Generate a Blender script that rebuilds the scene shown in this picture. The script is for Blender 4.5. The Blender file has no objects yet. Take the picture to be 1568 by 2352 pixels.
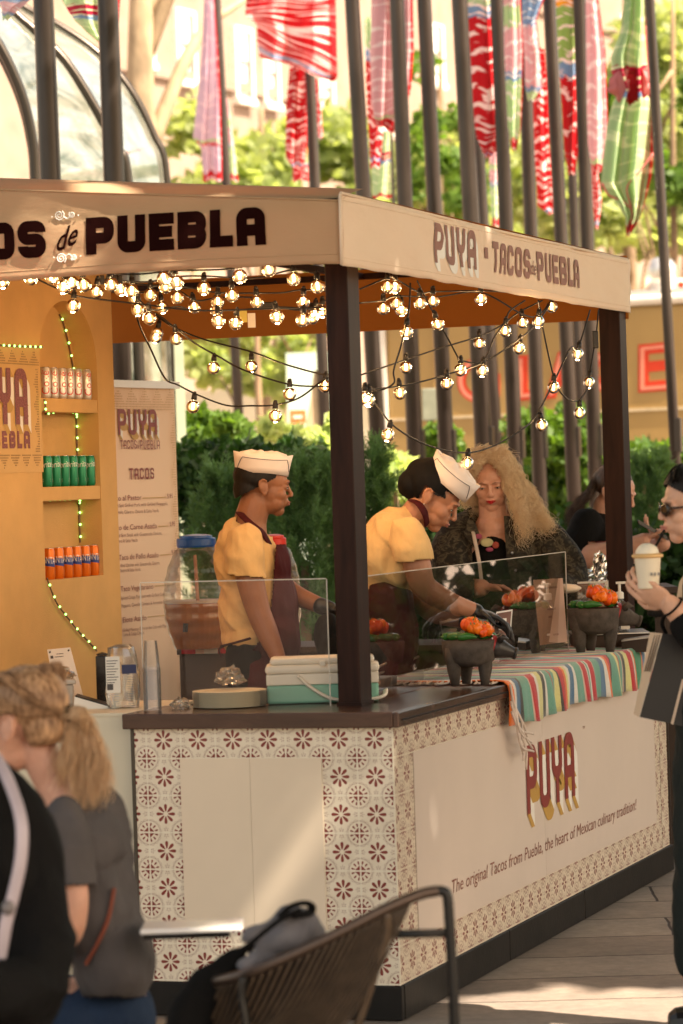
import bpy, bmesh, math, random
import numpy as np
from mathutils import Vector, Matrix, noise
random.seed(7); RNG = np.random.default_rng(11)
SC = bpy.context.scene
COL = SC.collection

# ------------------------------------------------------------------ camera
F = 7450.0; TH = math.radians(18.6); RHO = .032; PH = math.atan(71 / F)
CS, SN = math.cos(TH), math.sin(TH)
fw = Vector((-SN * math.cos(PH), CS * math.cos(PH), -math.sin(PH)))
R0 = Vector((CS, SN, 0)); U0 = R0.cross(fw)
RR = R0 * math.cos(RHO) - U0 * math.sin(RHO); UU = U0 * math.cos(RHO) + R0 * math.sin(RHO)
LOC = Vector((3.108, -9.664, 1.7))
FH = Vector((-SN, CS, 0))
cam = bpy.data.objects.new('camera', bpy.data.cameras.new('camera')); COL.objects.link(cam)
M4 = Matrix((RR, UU, -fw)).transposed().to_4x4(); M4.translation = LOC
cam.matrix_world = M4
cam.data.sensor_fit = 'VERTICAL'; cam.data.sensor_height = 36; cam.data.lens = F / 2352 * 36
cam.data.clip_start = .1; cam.data.clip_end = 500
cam.data.dof.use_dof = True; cam.data.dof.focus_distance = 12.3; cam.data.dof.aperture_fstop = 4.4
SC.camera = cam

# ------------------------------------------------------------------ light
SUN_EL = math.radians(52)
sd = (R0 * .86 - FH * .5).normalized()
SUN = (sd * math.cos(SUN_EL) + Vector((0, 0, math.sin(SUN_EL)))).normalized()
w = bpy.data.worlds.new("World"); SC.world = w; w.use_nodes = True
nt = w.node_tree; bgn = nt.nodes['Background']
sky = nt.nodes.new('ShaderNodeTexSky'); sky.sky_type = 'NISHITA'; sky.sun_disc = False
sky.sun_elevation = SUN_EL; sky.sun_rotation = math.atan2(SUN.x, SUN.y)
sky.dust_density = 3.0
mx = nt.nodes.new('ShaderNodeMix'); mx.data_type = 'RGBA'; mx.blend_type = 'MULTIPLY'; mx.inputs[0].default_value = 1
mx.inputs[7].default_value = (1.0, .78, .54, 1)
nt.links.new(sky.outputs[0], mx.inputs[6]); nt.links.new(mx.outputs[2], bgn.inputs[0])
bgn.inputs[1].default_value = .15
sl = bpy.data.lights.new('sun', 'SUN'); sl.energy = 4.2; sl.angle = math.radians(.53); sl.color = (1, .86, .68)
so = bpy.data.objects.new('sun', sl); COL.objects.link(so)
so.rotation_euler = SUN.to_track_quat('Z', 'Y').to_euler(); so.location = (10, -5, 12)
SC.view_settings.view_transform = 'Standard'; SC.view_settings.look = 'None'
SC.view_settings.exposure = 1.93; SC.view_settings.gamma = 1
SC.cycles.max_bounces = 10; SC.cycles.transparent_max_bounces = 24
SC.cycles.use_denoising = True; SC.cycles.sample_clamp_indirect = 6
SC.cycles.caustics_reflective = False; SC.cycles.caustics_refractive = False

# ------------------------------------------------------------------ pixel -> world (photo coordinates, 1568 x 2352)
def ray(x, y): return fw + RR * ((x - 784) / F) - UU * ((y - 1176) / F)
def onz(x, y, z): r = ray(x, y); return LOC + r * ((z - LOC.z) / r.z)
def onx(x, y, X): r = ray(x, y); return LOC + r * ((X - LOC.x) / r.x)
def ony(x, y, Y): r = ray(x, y); return LOC + r * ((Y - LOC.y) / r.y)
def atd(x, y, d): return LOC + ray(x, y) * d
def depth(p): return (Vector(p) - LOC).dot(fw)

# ------------------------------------------------------------------ object helpers
def tag(o, label=None, cat=None, group=None, kind=None):
    if label: o['label'] = label
    if cat: o['category'] = cat
    if group: o['group'] = group
    if kind: o['kind'] = kind
    return o
def thing(name, loc, label, cat, group=None):
    o = bpy.data.objects.new(name, None); COL.objects.link(o); o.location = Vector(loc); o.empty_display_size = .1
    return tag(o, label, cat, group)
def wloc(o):
    v = Vector((0, 0, 0))
    while o is not None: v = v + Vector(o.location); o = o.parent
    return v
def copy_tree(o, parent=None):
    c = o.copy(); COL.objects.link(c)
    if parent is not None: c.parent = parent
    for ch in list(o.children): copy_tree(ch, c)
    return c
def newobj(name, me, mats, parent=None, smooth=False, bevel=0, solid=0):
    for m in (mats if isinstance(mats, (list, tuple)) else [mats]): me.materials.append(m)
    o = bpy.data.objects.new(name, me); COL.objects.link(o)
    if parent is not None:
        me.transform(Matrix.Translation(-wloc(parent))); o.parent = parent
    if smooth: me.shade_smooth()
    if solid:
        md = o.modifiers.new('s', 'SOLIDIFY'); md.thickness = solid; md.offset = 0
    if bevel:
        md = o.modifiers.new('b', 'BEVEL'); md.width = bevel; md.segments = 2; md.limit_method = 'ANGLE'
    return o

class MB:
    def __init__(s): s.v = []; s.f = []; s.mi = []; s.cur = 0; s.uv = None
    def add(s, vs, fs):
        b = len(s.v); s.v += [tuple(v) for v in vs]
        s.f += [tuple(b + i for i in f) for f in fs]; s.mi += [s.cur] * len(fs); return s
    def box(s, x0, x1, y0, y1, z0, z1, M=None):
        vs = [Vector((x, y, z)) for z in (z0, z1) for y in (y0, y1) for x in (x0, x1)]
        if M is not None: vs = [M @ v for v in vs]
        return s.add(vs, [(0, 2, 3, 1), (4, 5, 7, 6), (0, 1, 5, 4), (2, 6, 7, 3), (0, 4, 6, 2), (1, 3, 7, 5)])
    def quad(s, a, b, c, d): return s.add([a, b, c, d], [(0, 1, 2, 3)])
    def lathe(s, prof, c=(0, 0, 0), n=24, M=None, cap=True):
        vs = []; fs = []
        for r, z in prof:
            for i in range(n):
                a = 2 * math.pi * i / n; v = Vector((r * math.cos(a), r * math.sin(a), z))
                if M is not None: v = M @ v
                vs.append(v + Vector(c))
        for j in range(len(prof) - 1):
            for i in range(n):
                k = (i + 1) % n
                fs.append((j * n + i, j * n + k, (j + 1) * n + k, (j + 1) * n + i))
        if cap:
            fs.append(tuple(range(n - 1, -1, -1))); fs.append(tuple((len(prof) - 1) * n + i for i in range(n)))
        return s.add(vs, fs)
    def cyl(s, p0, p1, r0, r1=None, n=12, cap=True):
        r1 = r0 if r1 is None else r1
        return s.tube([p0, p1], [r0, r1], n, cap)
    def tube(s, pts, r, n=8, cap=True, flat=1.0):
        pts = [Vector(p) for p in pts]
        if not isinstance(r, (list, tuple)): r = [r] * len(pts)
        t = (pts[1] - pts[0]).normalized()
        up = Vector((0, 0, 1)) if abs(t.z) < .9 else Vector((1, 0, 0))
        u = t.cross(up).normalized(); vs = []; fs = []
        for i, p in enumerate(pts):
            if i == 0: t = pts[1] - pts[0]
            elif i == len(pts) - 1: t = pts[-1] - pts[-2]
            else: t = pts[i + 1] - pts[i - 1]
            t.normalize(); u = (u - t * u.dot(t)).normalized(); w_ = t.cross(u)
            for k in range(n):
                a = 2 * math.pi * k / n
                vs.append(p + u * (math.cos(a) * r[i]) + w_ * (math.sin(a) * r[i] * flat))
        for i in range(len(pts) - 1):
            for k in range(n):
                k2 = (k + 1) % n
                fs.append((i * n + k, i * n + k2, (i + 1) * n + k2, (i + 1) * n + k))
        if cap:
            fs.append(tuple(range(n - 1, -1, -1))); fs.append(tuple((len(pts) - 1) * n + k for k in range(n)))
        return s.add(vs, fs)
    def ell(s, c, r, M=None, nu=16, nv=10):
        r = (r, r, r) if not isinstance(r, (list, tuple)) else r
        vs = []; fs = []
        for j in range(nv + 1):
            ph = math.pi * j / nv - math.pi / 2
            ph = max(min(ph, math.pi / 2 - .02), -math.pi / 2 + .02)
            for i in range(nu):
                a = 2 * math.pi * i / nu
                v = Vector((r[0] * math.cos(ph) * math.cos(a), r[1] * math.cos(ph) * math.sin(a), r[2] * math.sin(ph)))
                if M is not None: v = M @ v
                vs.append(v + Vector(c))
        for j in range(nv):
            for i in range(nu):
                k = (i + 1) % nu
                fs.append((j * nu + i, j * nu + k, (j + 1) * nu + k, (j + 1) * nu + i))
        fs.append(tuple(range(nu - 1, -1, -1))); fs.append(tuple(nv * nu + i for i in range(nu)))
        return s.add(vs, fs)
    def prism(s, pts, d):
        """closed outline pts (world), extruded by vector d"""
        n = len(pts); d = Vector(d)
        vs = [Vector(p) for p in pts] + [Vector(p) + d for p in pts]
        fs = [tuple(range(n)), tuple(range(2 * n - 1, n - 1, -1))] + [(i, (i + 1) % n, n + (i + 1) % n, n + i) for i in range(n)]
        return s.add(vs, fs)
    def mesh(s, name='m'):
        me = bpy.data.meshes.new(name); me.from_pydata(s.v, [], s.f)
        if any(s.mi): me.polygons.foreach_set('material_index', s.mi)
        if s.uv is not None:
            ul = me.uv_layers.new(name='UVMap')
            li = np.zeros(len(me.loops), dtype=np.int32); me.loops.foreach_get('vertex_index', li)
            ul.data.foreach_set('uv', np.array(s.uv, dtype=np.float32)[li].ravel())
        me.update(); return me
    def build(s, name, mats, parent=None, smooth=False, bevel=0, solid=0):
        return newobj(name, s.mesh(name), mats, parent, smooth, bevel, solid)

def catmull(pts, k=6):
    pts = [Vector(p) for p in pts]; out = []
    P = [pts[0] * 2 - pts[1]] + pts + [pts[-1] * 2 - pts[-2]]
    for i in range(1, len(P) - 2):
        a, b, c, d = P[i - 1], P[i], P[i + 1], P[i + 2]
        for j in range(k):
            t = j / k
            out.append(.5 * ((2 * b) + (c - a) * t + (2 * a - 5 * b + 4 * c - d) * t * t + (3 * b - a - 3 * c + d) * t ** 3))
    out.append(pts[-1]); return out

# ------------------------------------------------------------------ materials
class NT:
    def __init__(s, name):
        s.m = bpy.data.materials.new(name); s.m.use_nodes = True; s.t = s.m.node_tree
        s.b = s.t.nodes['Principled BSDF']; s.out = s.t.nodes['Material Output']
    def n(s, ty, **k):
        x = s.t.nodes.new(ty)
        for a, v in k.items(): setattr(x, a, v)
        return x
    def L(s, a, b): s.t.links.new(a, b)
    def put(s, sock, v):
        if hasattr(v, 'node') or hasattr(v, 'is_linked'): s.L(v, sock)
        else: sock.default_value = v
    def math(s, op, a, b=0.0, c=None):
        x = s.n('ShaderNodeMath', operation=op); s.put(x.inputs[0], a); s.put(x.inputs[1], b)
        if c is not None: s.put(x.inputs[2], c)
        return x.outputs[0]
    def coord(s, which='Object'):
        return s.n('ShaderNodeTexCoord').outputs[which]
    def pos(s): return s.n('ShaderNodeNewGeometry').outputs['Position']
    def mapping(s, v, scale=(1, 1, 1), loc=(0, 0, 0), rot=(0, 0, 0)):
        x = s.n('ShaderNodeMapping'); s.L(v, x.inputs[0]); x.inputs['Scale'].default_value = scale
        x.inputs['Location'].default_value = loc; x.inputs['Rotation'].default_value = rot; return x.outputs[0]
    def noise(s, v, sc, det=4, rough=.55, dist=0):
        x = s.n('ShaderNodeTexNoise'); s.L(v, x.inputs['Vector']); x.inputs['Scale'].default_value = sc
        x.inputs['Detail'].default_value = det; x.inputs['Roughness'].default_value = rough
        x.inputs['Distortion'].default_value = dist; return x.outputs[0]
    def ramp(s, f, stops, interp='LINEAR'):
        x = s.n('ShaderNodeValToRGB'); s.L(f, x.inputs[0]); cr = x.color_ramp; cr.interpolation = interp
        while len(cr.elements) > 1: cr.elements.remove(cr.elements[0])
        cr.elements[0].position = stops[0][0]; cr.elements[0].color = (*stops[0][1], 1)
        for p, c in stops[1:]:
            e = cr.elements.new(p); e.color = (*c, 1)
        return x.outputs[0]
    def mix(s, f, a, b, mode='MIX'):
        x = s.n('ShaderNodeMix', data_type='RGBA', blend_type=mode)
        s.put(x.inputs[0], f)
        for sock, v in ((x.inputs[6], a), (x.inputs[7], b)):
            if isinstance(v, (tuple, list)): sock.default_value = (*v[:3], 1)
            else: s.L(v, sock)
        return x.outputs[2]
    def bump(s, h, strength=.3, dist=.01):
        x = s.n('ShaderNodeBump'); s.L(h, x.inputs['Height']); x.inputs['Strength'].default_value = strength
        x.inputs['Distance'].default_value = dist; s.L(x.outputs[0], s.b.inputs['Normal'])
    def col(s, c):
        if isinstance(c, (tuple, list)): s.b.inputs['Base Color'].default_value = (*c[:3], 1)
        else: s.L(c, s.b.inputs['Base Color'])
    def set(s, **k):
        for a, v in k.items(): s.b.inputs[a.replace('_', ' ')].default_value = v
        return s

def mat(name, c, rough=.6, metal=0, var=.15, sc=8, bump=.1, bdist=.004, spec=.4, stretch=(1, 1, 1), bsc=None, **k):
    t = NT(name); v = t.mapping(t.coord(), stretch)
    nz = t.noise(v, sc)
    lo = tuple(x * (1 - var) for x in c); hi = tuple(min(1, x * (1 + var)) for x in c)
    t.col(t.ramp(nz, [(.3, lo), (.7, hi)]))
    t.set(Roughness=rough, Metallic=metal, Specular_IOR_Level=spec, **k)
    if bump: t.bump(t.noise(v, bsc or sc * 6, 5), bump, bdist)
    return t.m
def emis(name, c, st):
    t = NT(name); t.col((0, 0, 0)); t.b.inputs['Emission Color'].default_value = (*c, 1); t.b.inputs['Emission Strength'].default_value = st
    return t.m
def thin_glass(name, tint=(1, 1, 1), rough=.02, base=.04, haze=0.0, hazecol=(.8, .75, .7), k=1.5):
    """thin clear sheet: mostly transparent, fresnel reflection, a little surface haze"""
    t = NT(name); tr = t.n('ShaderNodeBsdfTransparent'); tr.inputs[0].default_value = (*tint, 1)
    gl = t.n('ShaderNodeBsdfGlossy'); gl.inputs['Roughness'].default_value = rough
    fr = t.n('ShaderNodeFresnel'); fr.inputs[0].default_value = 1.5
    f2 = t.math('MINIMUM', t.math('ADD', t.math('MULTIPLY', fr.outputs[0], k), base - .05), 1)
    mx = t.n('ShaderNodeMixShader'); t.L(f2, mx.inputs[0]); t.L(tr.outputs[0], mx.inputs[1]); t.L(gl.outputs[0], mx.inputs[2])
    res = mx
    if haze:
        df = t.n('ShaderNodeBsdfDiffuse'); df.inputs[0].default_value = (*hazecol, 1)
        m2 = t.n('ShaderNodeMixShader')
        nz = t.noise(t.mapping(t.coord(), (3, 3, 1)), 4, 5)
        t.L(t.math('MULTIPLY', nz, haze * 2), m2.inputs[0]); t.L(mx.outputs[0], m2.inputs[1]); t.L(df.outputs[0], m2.inputs[2]); res = m2
    t.L(res.outputs[0], t.out.inputs[0]); return t.m
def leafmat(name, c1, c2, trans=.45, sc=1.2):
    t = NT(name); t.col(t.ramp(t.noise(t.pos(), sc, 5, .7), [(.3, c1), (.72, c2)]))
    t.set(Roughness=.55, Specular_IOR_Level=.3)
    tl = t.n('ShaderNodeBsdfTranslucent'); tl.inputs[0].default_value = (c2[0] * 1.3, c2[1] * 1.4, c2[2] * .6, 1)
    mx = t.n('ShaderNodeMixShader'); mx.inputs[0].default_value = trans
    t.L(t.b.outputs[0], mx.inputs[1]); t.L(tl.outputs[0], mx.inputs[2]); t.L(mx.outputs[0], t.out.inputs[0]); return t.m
def cloth(name, c, var=.12, rough=.85, trans=0, tcol=None, weave=900):
    t = NT(name); v = t.coord(); nz = t.noise(v, 5, 4)
    t.col(t.ramp(nz, [(.3, tuple(x * (1 - var) for x in c)), (.7, tuple(min(1, x * (1 + var)) for x in c))]))
    t.set(Roughness=rough, Specular_IOR_Level=.15, Sheen_Weight=.12 if sum(c) > .3 else 0.0)
    t.bump(t.math('ADD', t.noise(t.mapping(v, (1, 1, .45), rot=(.3, .2, 0)), 17, 3, .5, .8), t.math('MULTIPLY', t.noise(v, 350, 2), .06)), .55, .016)
    if trans:
        tl = t.n('ShaderNodeBsdfTranslucent'); tl.inputs[0].default_value = (*(tcol or c), 1)
        mx = t.n('ShaderNodeMixShader'); mx.inputs[0].default_value = trans
        t.L(t.b.outputs[0], mx.inputs[1]); t.L(tl.outputs[0], mx.inputs[2]); t.L(mx.outputs[0], t.out.inputs[0])
    return t.m
def skinmat(name, c):
    t = NT(name); v = t.coord()
    a = t.ramp(t.noise(v, 14, 5), [(.3, (c[0] * .85, c[1] * .78, c[2] * .75)), (.7, (c[0] * 1.1, c[1] * 1.05, c[2] * 1.02))])
    t.col(a); t.set(Roughness=.48, Subsurface_Weight=.12, Subsurface_Scale=.01, Specular_IOR_Level=.4)
    t.b.inputs['Subsurface Radius'].default_value = (1, .35, .2)
    t.bump(t.noise(v, 160, 3), .12, .002); return t.m

def leafcloud(name, m, blobs, n, size, parent=None, aspect=1.8, shell=.55, smooth=False, seed=0, up=.0, dens_noise=1.6, flat=None):
    """many leaf quads spread through the volume of several ellipsoids, thinned by noise so the outline is uneven"""
    rng = np.random.default_rng(seed + 5)
    vol = np.array([b[1][0] * b[1][1] * b[1][2] for b in blobs]) ** .75
    k = rng.choice(len(blobs), n, p=vol / vol.sum())
    d = rng.normal(size=(n, 3)); d /= np.linalg.norm(d, axis=1)[:, None]
    rad = shell + (1 - shell) * rng.random(n) ** .6; rad = np.where(rng.random(n) < .25, rad * rng.random(n), rad)
    C = np.array([b[0] for b in blobs])[k]; Rr = np.array([b[1] for b in blobs])[k]
    lump = 1 + .22 * np.sin(d[:, 0] * 7 + k) * np.sin(d[:, 1] * 8 + 2 * k) + .18 * np.sin(d[:, 2] * 11 + k * 3)
    p = C + d * Rr * (rad * lump)[:, None]
    s = size * (.6 + .8 * rng.random(n))
    a = rng.normal(size=(n, 3)); a[:, 2] += up; a /= np.linalg.norm(a, axis=1)[:, None]
    b = np.cross(a, rng.normal(size=(n, 3))); b /= np.linalg.norm(b, axis=1)[:, None]
    a = a * (s * aspect * .5)[:, None]; b = b * (s * .5)[:, None]
    v = np.stack([p - a, p + b, p + a, p - b], 1).reshape(-1, 3)
    return rawquads(name, v, m, parent)
def rawquads(name, v, m, parent=None):
    n = len(v) // 4; me = bpy.data.meshes.new(name)
    me.vertices.add(4 * n); me.vertices.foreach_set('co', v.astype(np.float32).ravel())
    me.loops.add(4 * n); me.loops.foreach_set('vertex_index', np.arange(4 * n, dtype=np.int32))
    me.polygons.add(n); me.polygons.foreach_set('loop_start', np.arange(n, dtype=np.int32) * 4)
    me.polygons.foreach_set('loop_total', np.full(n, 4, dtype=np.int32)); me.update(calc_edges=True)
    return newobj(name, me, m, parent)

# ================================================================== SETTING
BR = Matrix((R0, FH, Vector((0, 0, 1)))).transposed()          # camera-aligned horizontal basis
def frame(x, y, d, yaw=0, z=None):
    """4x4 frame at a photo point and depth, axes right / away / up, turned by yaw about the vertical"""
    p = atd(x, y, d)
    if z is not None: p.z = z
    m = (BR @ Matrix.Rotation(yaw, 3, 'Z')).to_4x4(); m.translation = p; return m

# --- paving
t = NT('paving stone'); v = t.mapping(t.pos(), rot=(0, 0, -TH + .03), loc=(.2, .12, 0))
bk = t.n('ShaderNodeTexBrick'); wn = t.n('ShaderNodeVectorMath', operation='ADD')
nn = t.n('ShaderNodeTexNoise'); t.L(v, nn.inputs['Vector']); nn.inputs['Scale'].default_value = 3
sc_ = t.n('ShaderNodeVectorMath', operation='SCALE'); t.L(nn.outputs['Color'], sc_.inputs[0]); sc_.inputs['Scale'].default_value = .035
t.L(v, wn.inputs[0]); t.L(sc_.outputs[0], wn.inputs[1]); t.L(wn.outputs[0], bk.inputs['Vector'])
bk.inputs['Scale'].default_value = 1; bk.inputs['Brick Width'].default_value = 1.9; bk.inputs['Row Height'].default_value = .47
bk.inputs['Mortar Size'].default_value = .0065; bk.inputs['Mortar Smooth'].default_value = .4; bk.offset = .37
bk.inputs['Color1'].default_value = (.27, .222, .19, 1); bk.inputs['Color2'].default_value = (.36, .31, .27, 1); bk.inputs['Mortar'].default_value = (.06, .042, .035, 1)
n1 = t.noise(v, 2.5, 6, .65); n2 = t.noise(v, 22, 5, .7)
c = t.mix(.75, bk.outputs['Color'], t.ramp(n1, [(.25, (.55, .55, .55)), (.75, (1.25, 1.15, 1.05))]), 'MULTIPLY')
c = t.mix(.5, c, t.ramp(n2, [(.3, (.6, .6, .6)), (.7, (1.2, 1.2, 1.2))]), 'MULTIPLY')
t.col(c); t.set(Roughness=.75, Specular_IOR_Level=.35)
t.bump(t.math('ADD', t.math('MULTIPLY', bk.outputs['Fac'], -.9), t.math('ADD', t.math('MULTIPLY', n1, .5), t.math('MULTIPLY', n2, .25))), .7, .012)
PAVING = t.m
g = MB(); g.quad((-150, -60, 0), (170, -60, 0), (170, 260, 0), (-150, 260, 0)); tag(g.build('paving', PAVING), kind='structure')

# --- far buildings: long pinkish stone facade
stone = mat('pink limestone', (.27, .20, .158), .85, sc=1.2, bump=.15)
glassdark = NT('dark window glass').set(Roughness=.12).m; glassdark.node_tree.nodes['Principled BSDF'].inputs['Base Color'].default_value = (.05, .05, .05, 1)
whitep = mat('white window paint', (.8, .76, .7), .5)
Lp = atd(100, 1100, 96); Rp = atd(1750, 1100, 150)
bl = thing('stone_building', (Lp.x, Lp.y, 0), 'tall pinkish limestone building with sash windows, far behind the flagpoles', 'building')
dv = (Rp - Lp); dv.z = 0; dn = dv.normalized(); nr = Vector((dn.y, -dn.x, 0))
if nr.dot(fw) > 0: nr = -nr
MW = Matrix((dn, -nr, Vector((0, 0, 1)))).transposed().to_4x4(); MW.translation = (Lp.x, Lp.y, 0)
b = MB(); b.box(-60, 110, 0, 12, 0, 42, MW)
for zz in (9.2, 14.6, 20): b.box(-60, 110, -.18, 0, zz, zz + .35, MW)
b.build('wall', stone, bl)
def hitW(x, y):
    r = ray(x, y); k = (Lp - LOC).dot(nr) / r.dot(nr); return LOC + r * k
MWi = MW.inverted()
for (x0, x1, y0, y1) in [(398, 437, 28, 182), (533, 569, 68, 224), (598, 630, 108, 236), (726, 756, 150, 262), (655, 680, -40, 70), (398, 437, -220, -60), (860, 885, 180, 300), (985, 1008, 60, 190), (1130, 1150, 240, 350), (1420, 1440, 40, 150), (1500, 1518, 60, 160), (300, 340, 0, 140)]:
    a = MWi @ hitW(x0, y1); c_ = MWi @ hitW(x1, y0)
    wd = MB(); wd.box(a.x, c_.x, -.30, -.003, a.z - .2, a.z - .003, MW); wd.box(a.x + .0, a.x + .14, -.2, -.003, a.z, c_.z, MW)
    wd.box(c_.x - .14, c_.x, -.2, -.003, a.z, c_.z, MW); wd.box(a.x + .14, c_.x - .14, -.2, -.003, c_.z - .14, c_.z, MW)
    wf = wd.build('window', whitep, bl)
    zm = (a.z + c_.z) / 2
    q = MB(); q.box(a.x + .14, c_.x - .34, -.10, -.005, a.z, zm - .06, MW); q.box(a.x + .14, c_.x - .34, -.14, -.005, zm + .06, c_.z - .14, MW); q.build('blind', whitep, wf)
    q = MB(); q.box(c_.x - .34, c_.x - .14, -.06, -.006, a.z, c_.z - .14, MW); q.box(a.x + .14, c_.x - .34, -.08, -.006, zm - .06, zm + .06, MW); q.build('pane', glassdark, wf)

# --- trees and far greenery
bark = mat('bark', (.22, .15, .09), .9, var=.45, sc=3, bump=.6, bdist=.03, stretch=(1, 1, .4))
barkP = mat('mottled plane bark', (.36, .27, .17), .9, var=.5, sc=2.2, bump=.5, bdist=.02, stretch=(1, 1, .5))
LF_haze = leafmat('haze paled leaf', (.15, .20, .065), (.44, .48, .25), .5, .8)  # pale leaf colour stands in for background haze
LF_mid = leafmat('mid leaf', (.03, .08, .015), (.14, .24, .035), .4, 1.5)
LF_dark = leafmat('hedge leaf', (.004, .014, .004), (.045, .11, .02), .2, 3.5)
LF_pine = leafmat('conifer needle with painted sun', (.010, .040, .016), (.19, .32, .13), .25, 4.5)  # light end of the ramp paints sunlit patches on the plumes
LF_pale = leafmat('pale leaf', (.25, .33, .12), (.6, .66, .38), .5, 3)

def tree(x, ybase, d, trunk_px, blobs, n, leaf, m, label, name='tree', bm=None, lean=0, topy=-300, group=None, up=0, sd=0):
    b0 = atd(x, ybase, d); b0.z = 0; tp = atd(x + lean, topy, d)
    T = thing(name, b0, label, 'tree', group)
    r = trunk_px * d / F / 2; q = MB()
    pts = catmull([b0, b0.lerp(tp, .35) + R0 * r * .5, b0.lerp(tp, .7) - R0 * r * .3, tp], 5)
    q.tube(pts, [r * (1.25 - .75 * i / (len(pts) - 1)) for i in range(len(pts))], 14)
    rn = random.Random(sd)
    for i in range(7):
        s_ = pts[rn.randint(len(pts) // 3, len(pts) - 2)]; bb = Vector(rn.choice(blobs)[0]) if blobs else s_ + Vector((1, 1, 2))
        q.tube(catmull([s_, s_.lerp(bb, .5) + Vector((0, 0, r * 2)), bb], 4), [r * .5 * (1 - .09 * k) for k in range(9)], 7)
    q.build('trunk', bm or bark, T, smooth=True)
    if n: leafcloud('crown', m, blobs, n, leaf, T, seed=sd, up=up)
    return T
def blob(x, y, d, w, h, dp=None):
    """ellipsoid given by photo centre, depth, photo width/height"""
    p = atd(x, y, d); return (tuple(p), (w * d / F / 2, (dp or w * d / F / 2), h * d / F / 2))
rb = random.Random(3)
def blobset(x0, x1, y0, y1, d, k, w, h, dd=2):
    return [blob(rb.uniform(x0, x1), rb.uniform(y0, y1), d + rb.uniform(-dd, dd), w * rb.uniform(.7, 1.3), h * rb.uniform(.7, 1.3)) for _ in range(k)]
tree(340, 1050, 38, 88, [], 0, .1, None, 'thick mottled plane tree trunk rising behind the glass arches', 'plane_tree', barkP, -10, -250)
tree(600, 1012, 55, 24, blobset(420, 900, 290, 560, 55, 14, 190, 150), 9000, .16, LF_haze, 'sunlit yellow green tree behind the upper awning edge', sd=1, topy=250)
tree(980, 1012, 58, 28, blobset(820, 1240, 330, 600, 58, 12, 190, 150), 7000, .16, LF_haze, 'bright tree seen between the middle flagpoles', sd=2, topy=250)
tree(1440, 1050, 50, 34, blobset(1230, 1620, 60, 560, 50, 20, 190, 150), 11000, .15, LF_haze, 'bright leafy tree at the upper right behind the last flags', sd=3, topy=-60)
tree(1545, 1050, 44, 20, blobset(1400, 1640, 180, 600, 44, 9, 110, 90), 2500, .12, LF_mid, 'darker branching tree at the right edge beyond the lone pole', sd=4, topy=0)
tree(1010, 1012, 46, 14, blobset(950, 1090, 120, 480, 46, 8, 80, 90), 900, .11, LF_mid, 'thin dark twiggy tree between the middle poles and the far building', sd=6, topy=60)
tree(590, 1020, 42, 20, blobset(440, 760, 700, 900, 44, 12, 130, 90), 3600, .12, LF_haze, 'slender tree with pale leaves seen through the back of the stall', sd=5, topy=600)
# pale wall behind the hanging bulbs
palew = mat('pale plaster', (.62, .56, .44), .8, sc=.8)
b0 = frame(380, 1000, 58, .05, z=0)
pv = MB(); pv.box(-3, 14, 0, .6, 0, 3.4, b0); pw = pv.build('garden_wall', palew); tag(pw, 'pale plaster wall beyond the slender tree', 'wall')
pf = mat('pale green glass', (.48, .60, .50), .3, sc=.6); b1 = frame(690, 1000, 40, .0, z=0)
pv = MB(); pv.box(-.15, .42, 0, .2, .5, 3.3, b1); tag(pv.build('glass_screen', pf), 'pale green glass screen behind the right end of the hedge', 'screen')

# hedges and shrubs
def shrub(name, label, blobs, n, leaf, m, cat='shrub', stem=True, sd=0, up=0, asp=1.8, group=None):
    p = Vector(blobs[0][0]); T = thing(name, (p.x, p.y, 0), label, cat, group)
    q = MB(); rn = random.Random(sd)
    for i in range(6):
        bb = Vector(rn.choice(blobs)[0]); b_ = Vector((p.x + rn.uniform(-.1, .1), p.y + rn.uniform(-.1, .1), 0))
        q.tube(catmull([b_, b_.lerp(bb, .5) + Vector((rn.uniform(-.1, .1), 0, .05)), bb], 3), [.025, .022, .02, .018, .015, .012, .01], 6)
    q.build('stem', bark, T)
    leafcloud('foliage', m, blobs, n, leaf, T, aspect=asp, seed=sd, up=up, shell=.35); return T
hb = [blob(x, 1110 + rb.uniform(-6, 10), 20.5, 120, 190, .5) for x in range(455, 745, 42)]
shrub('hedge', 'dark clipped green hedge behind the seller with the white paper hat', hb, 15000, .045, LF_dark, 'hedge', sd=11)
shrub('shrub', 'round leafy bush rising over the left end of the hedge', blobset(440, 540, 965, 1010, 24, 5, 80, 60, .5), 2500, .05, LF_mid, sd=12)
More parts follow.
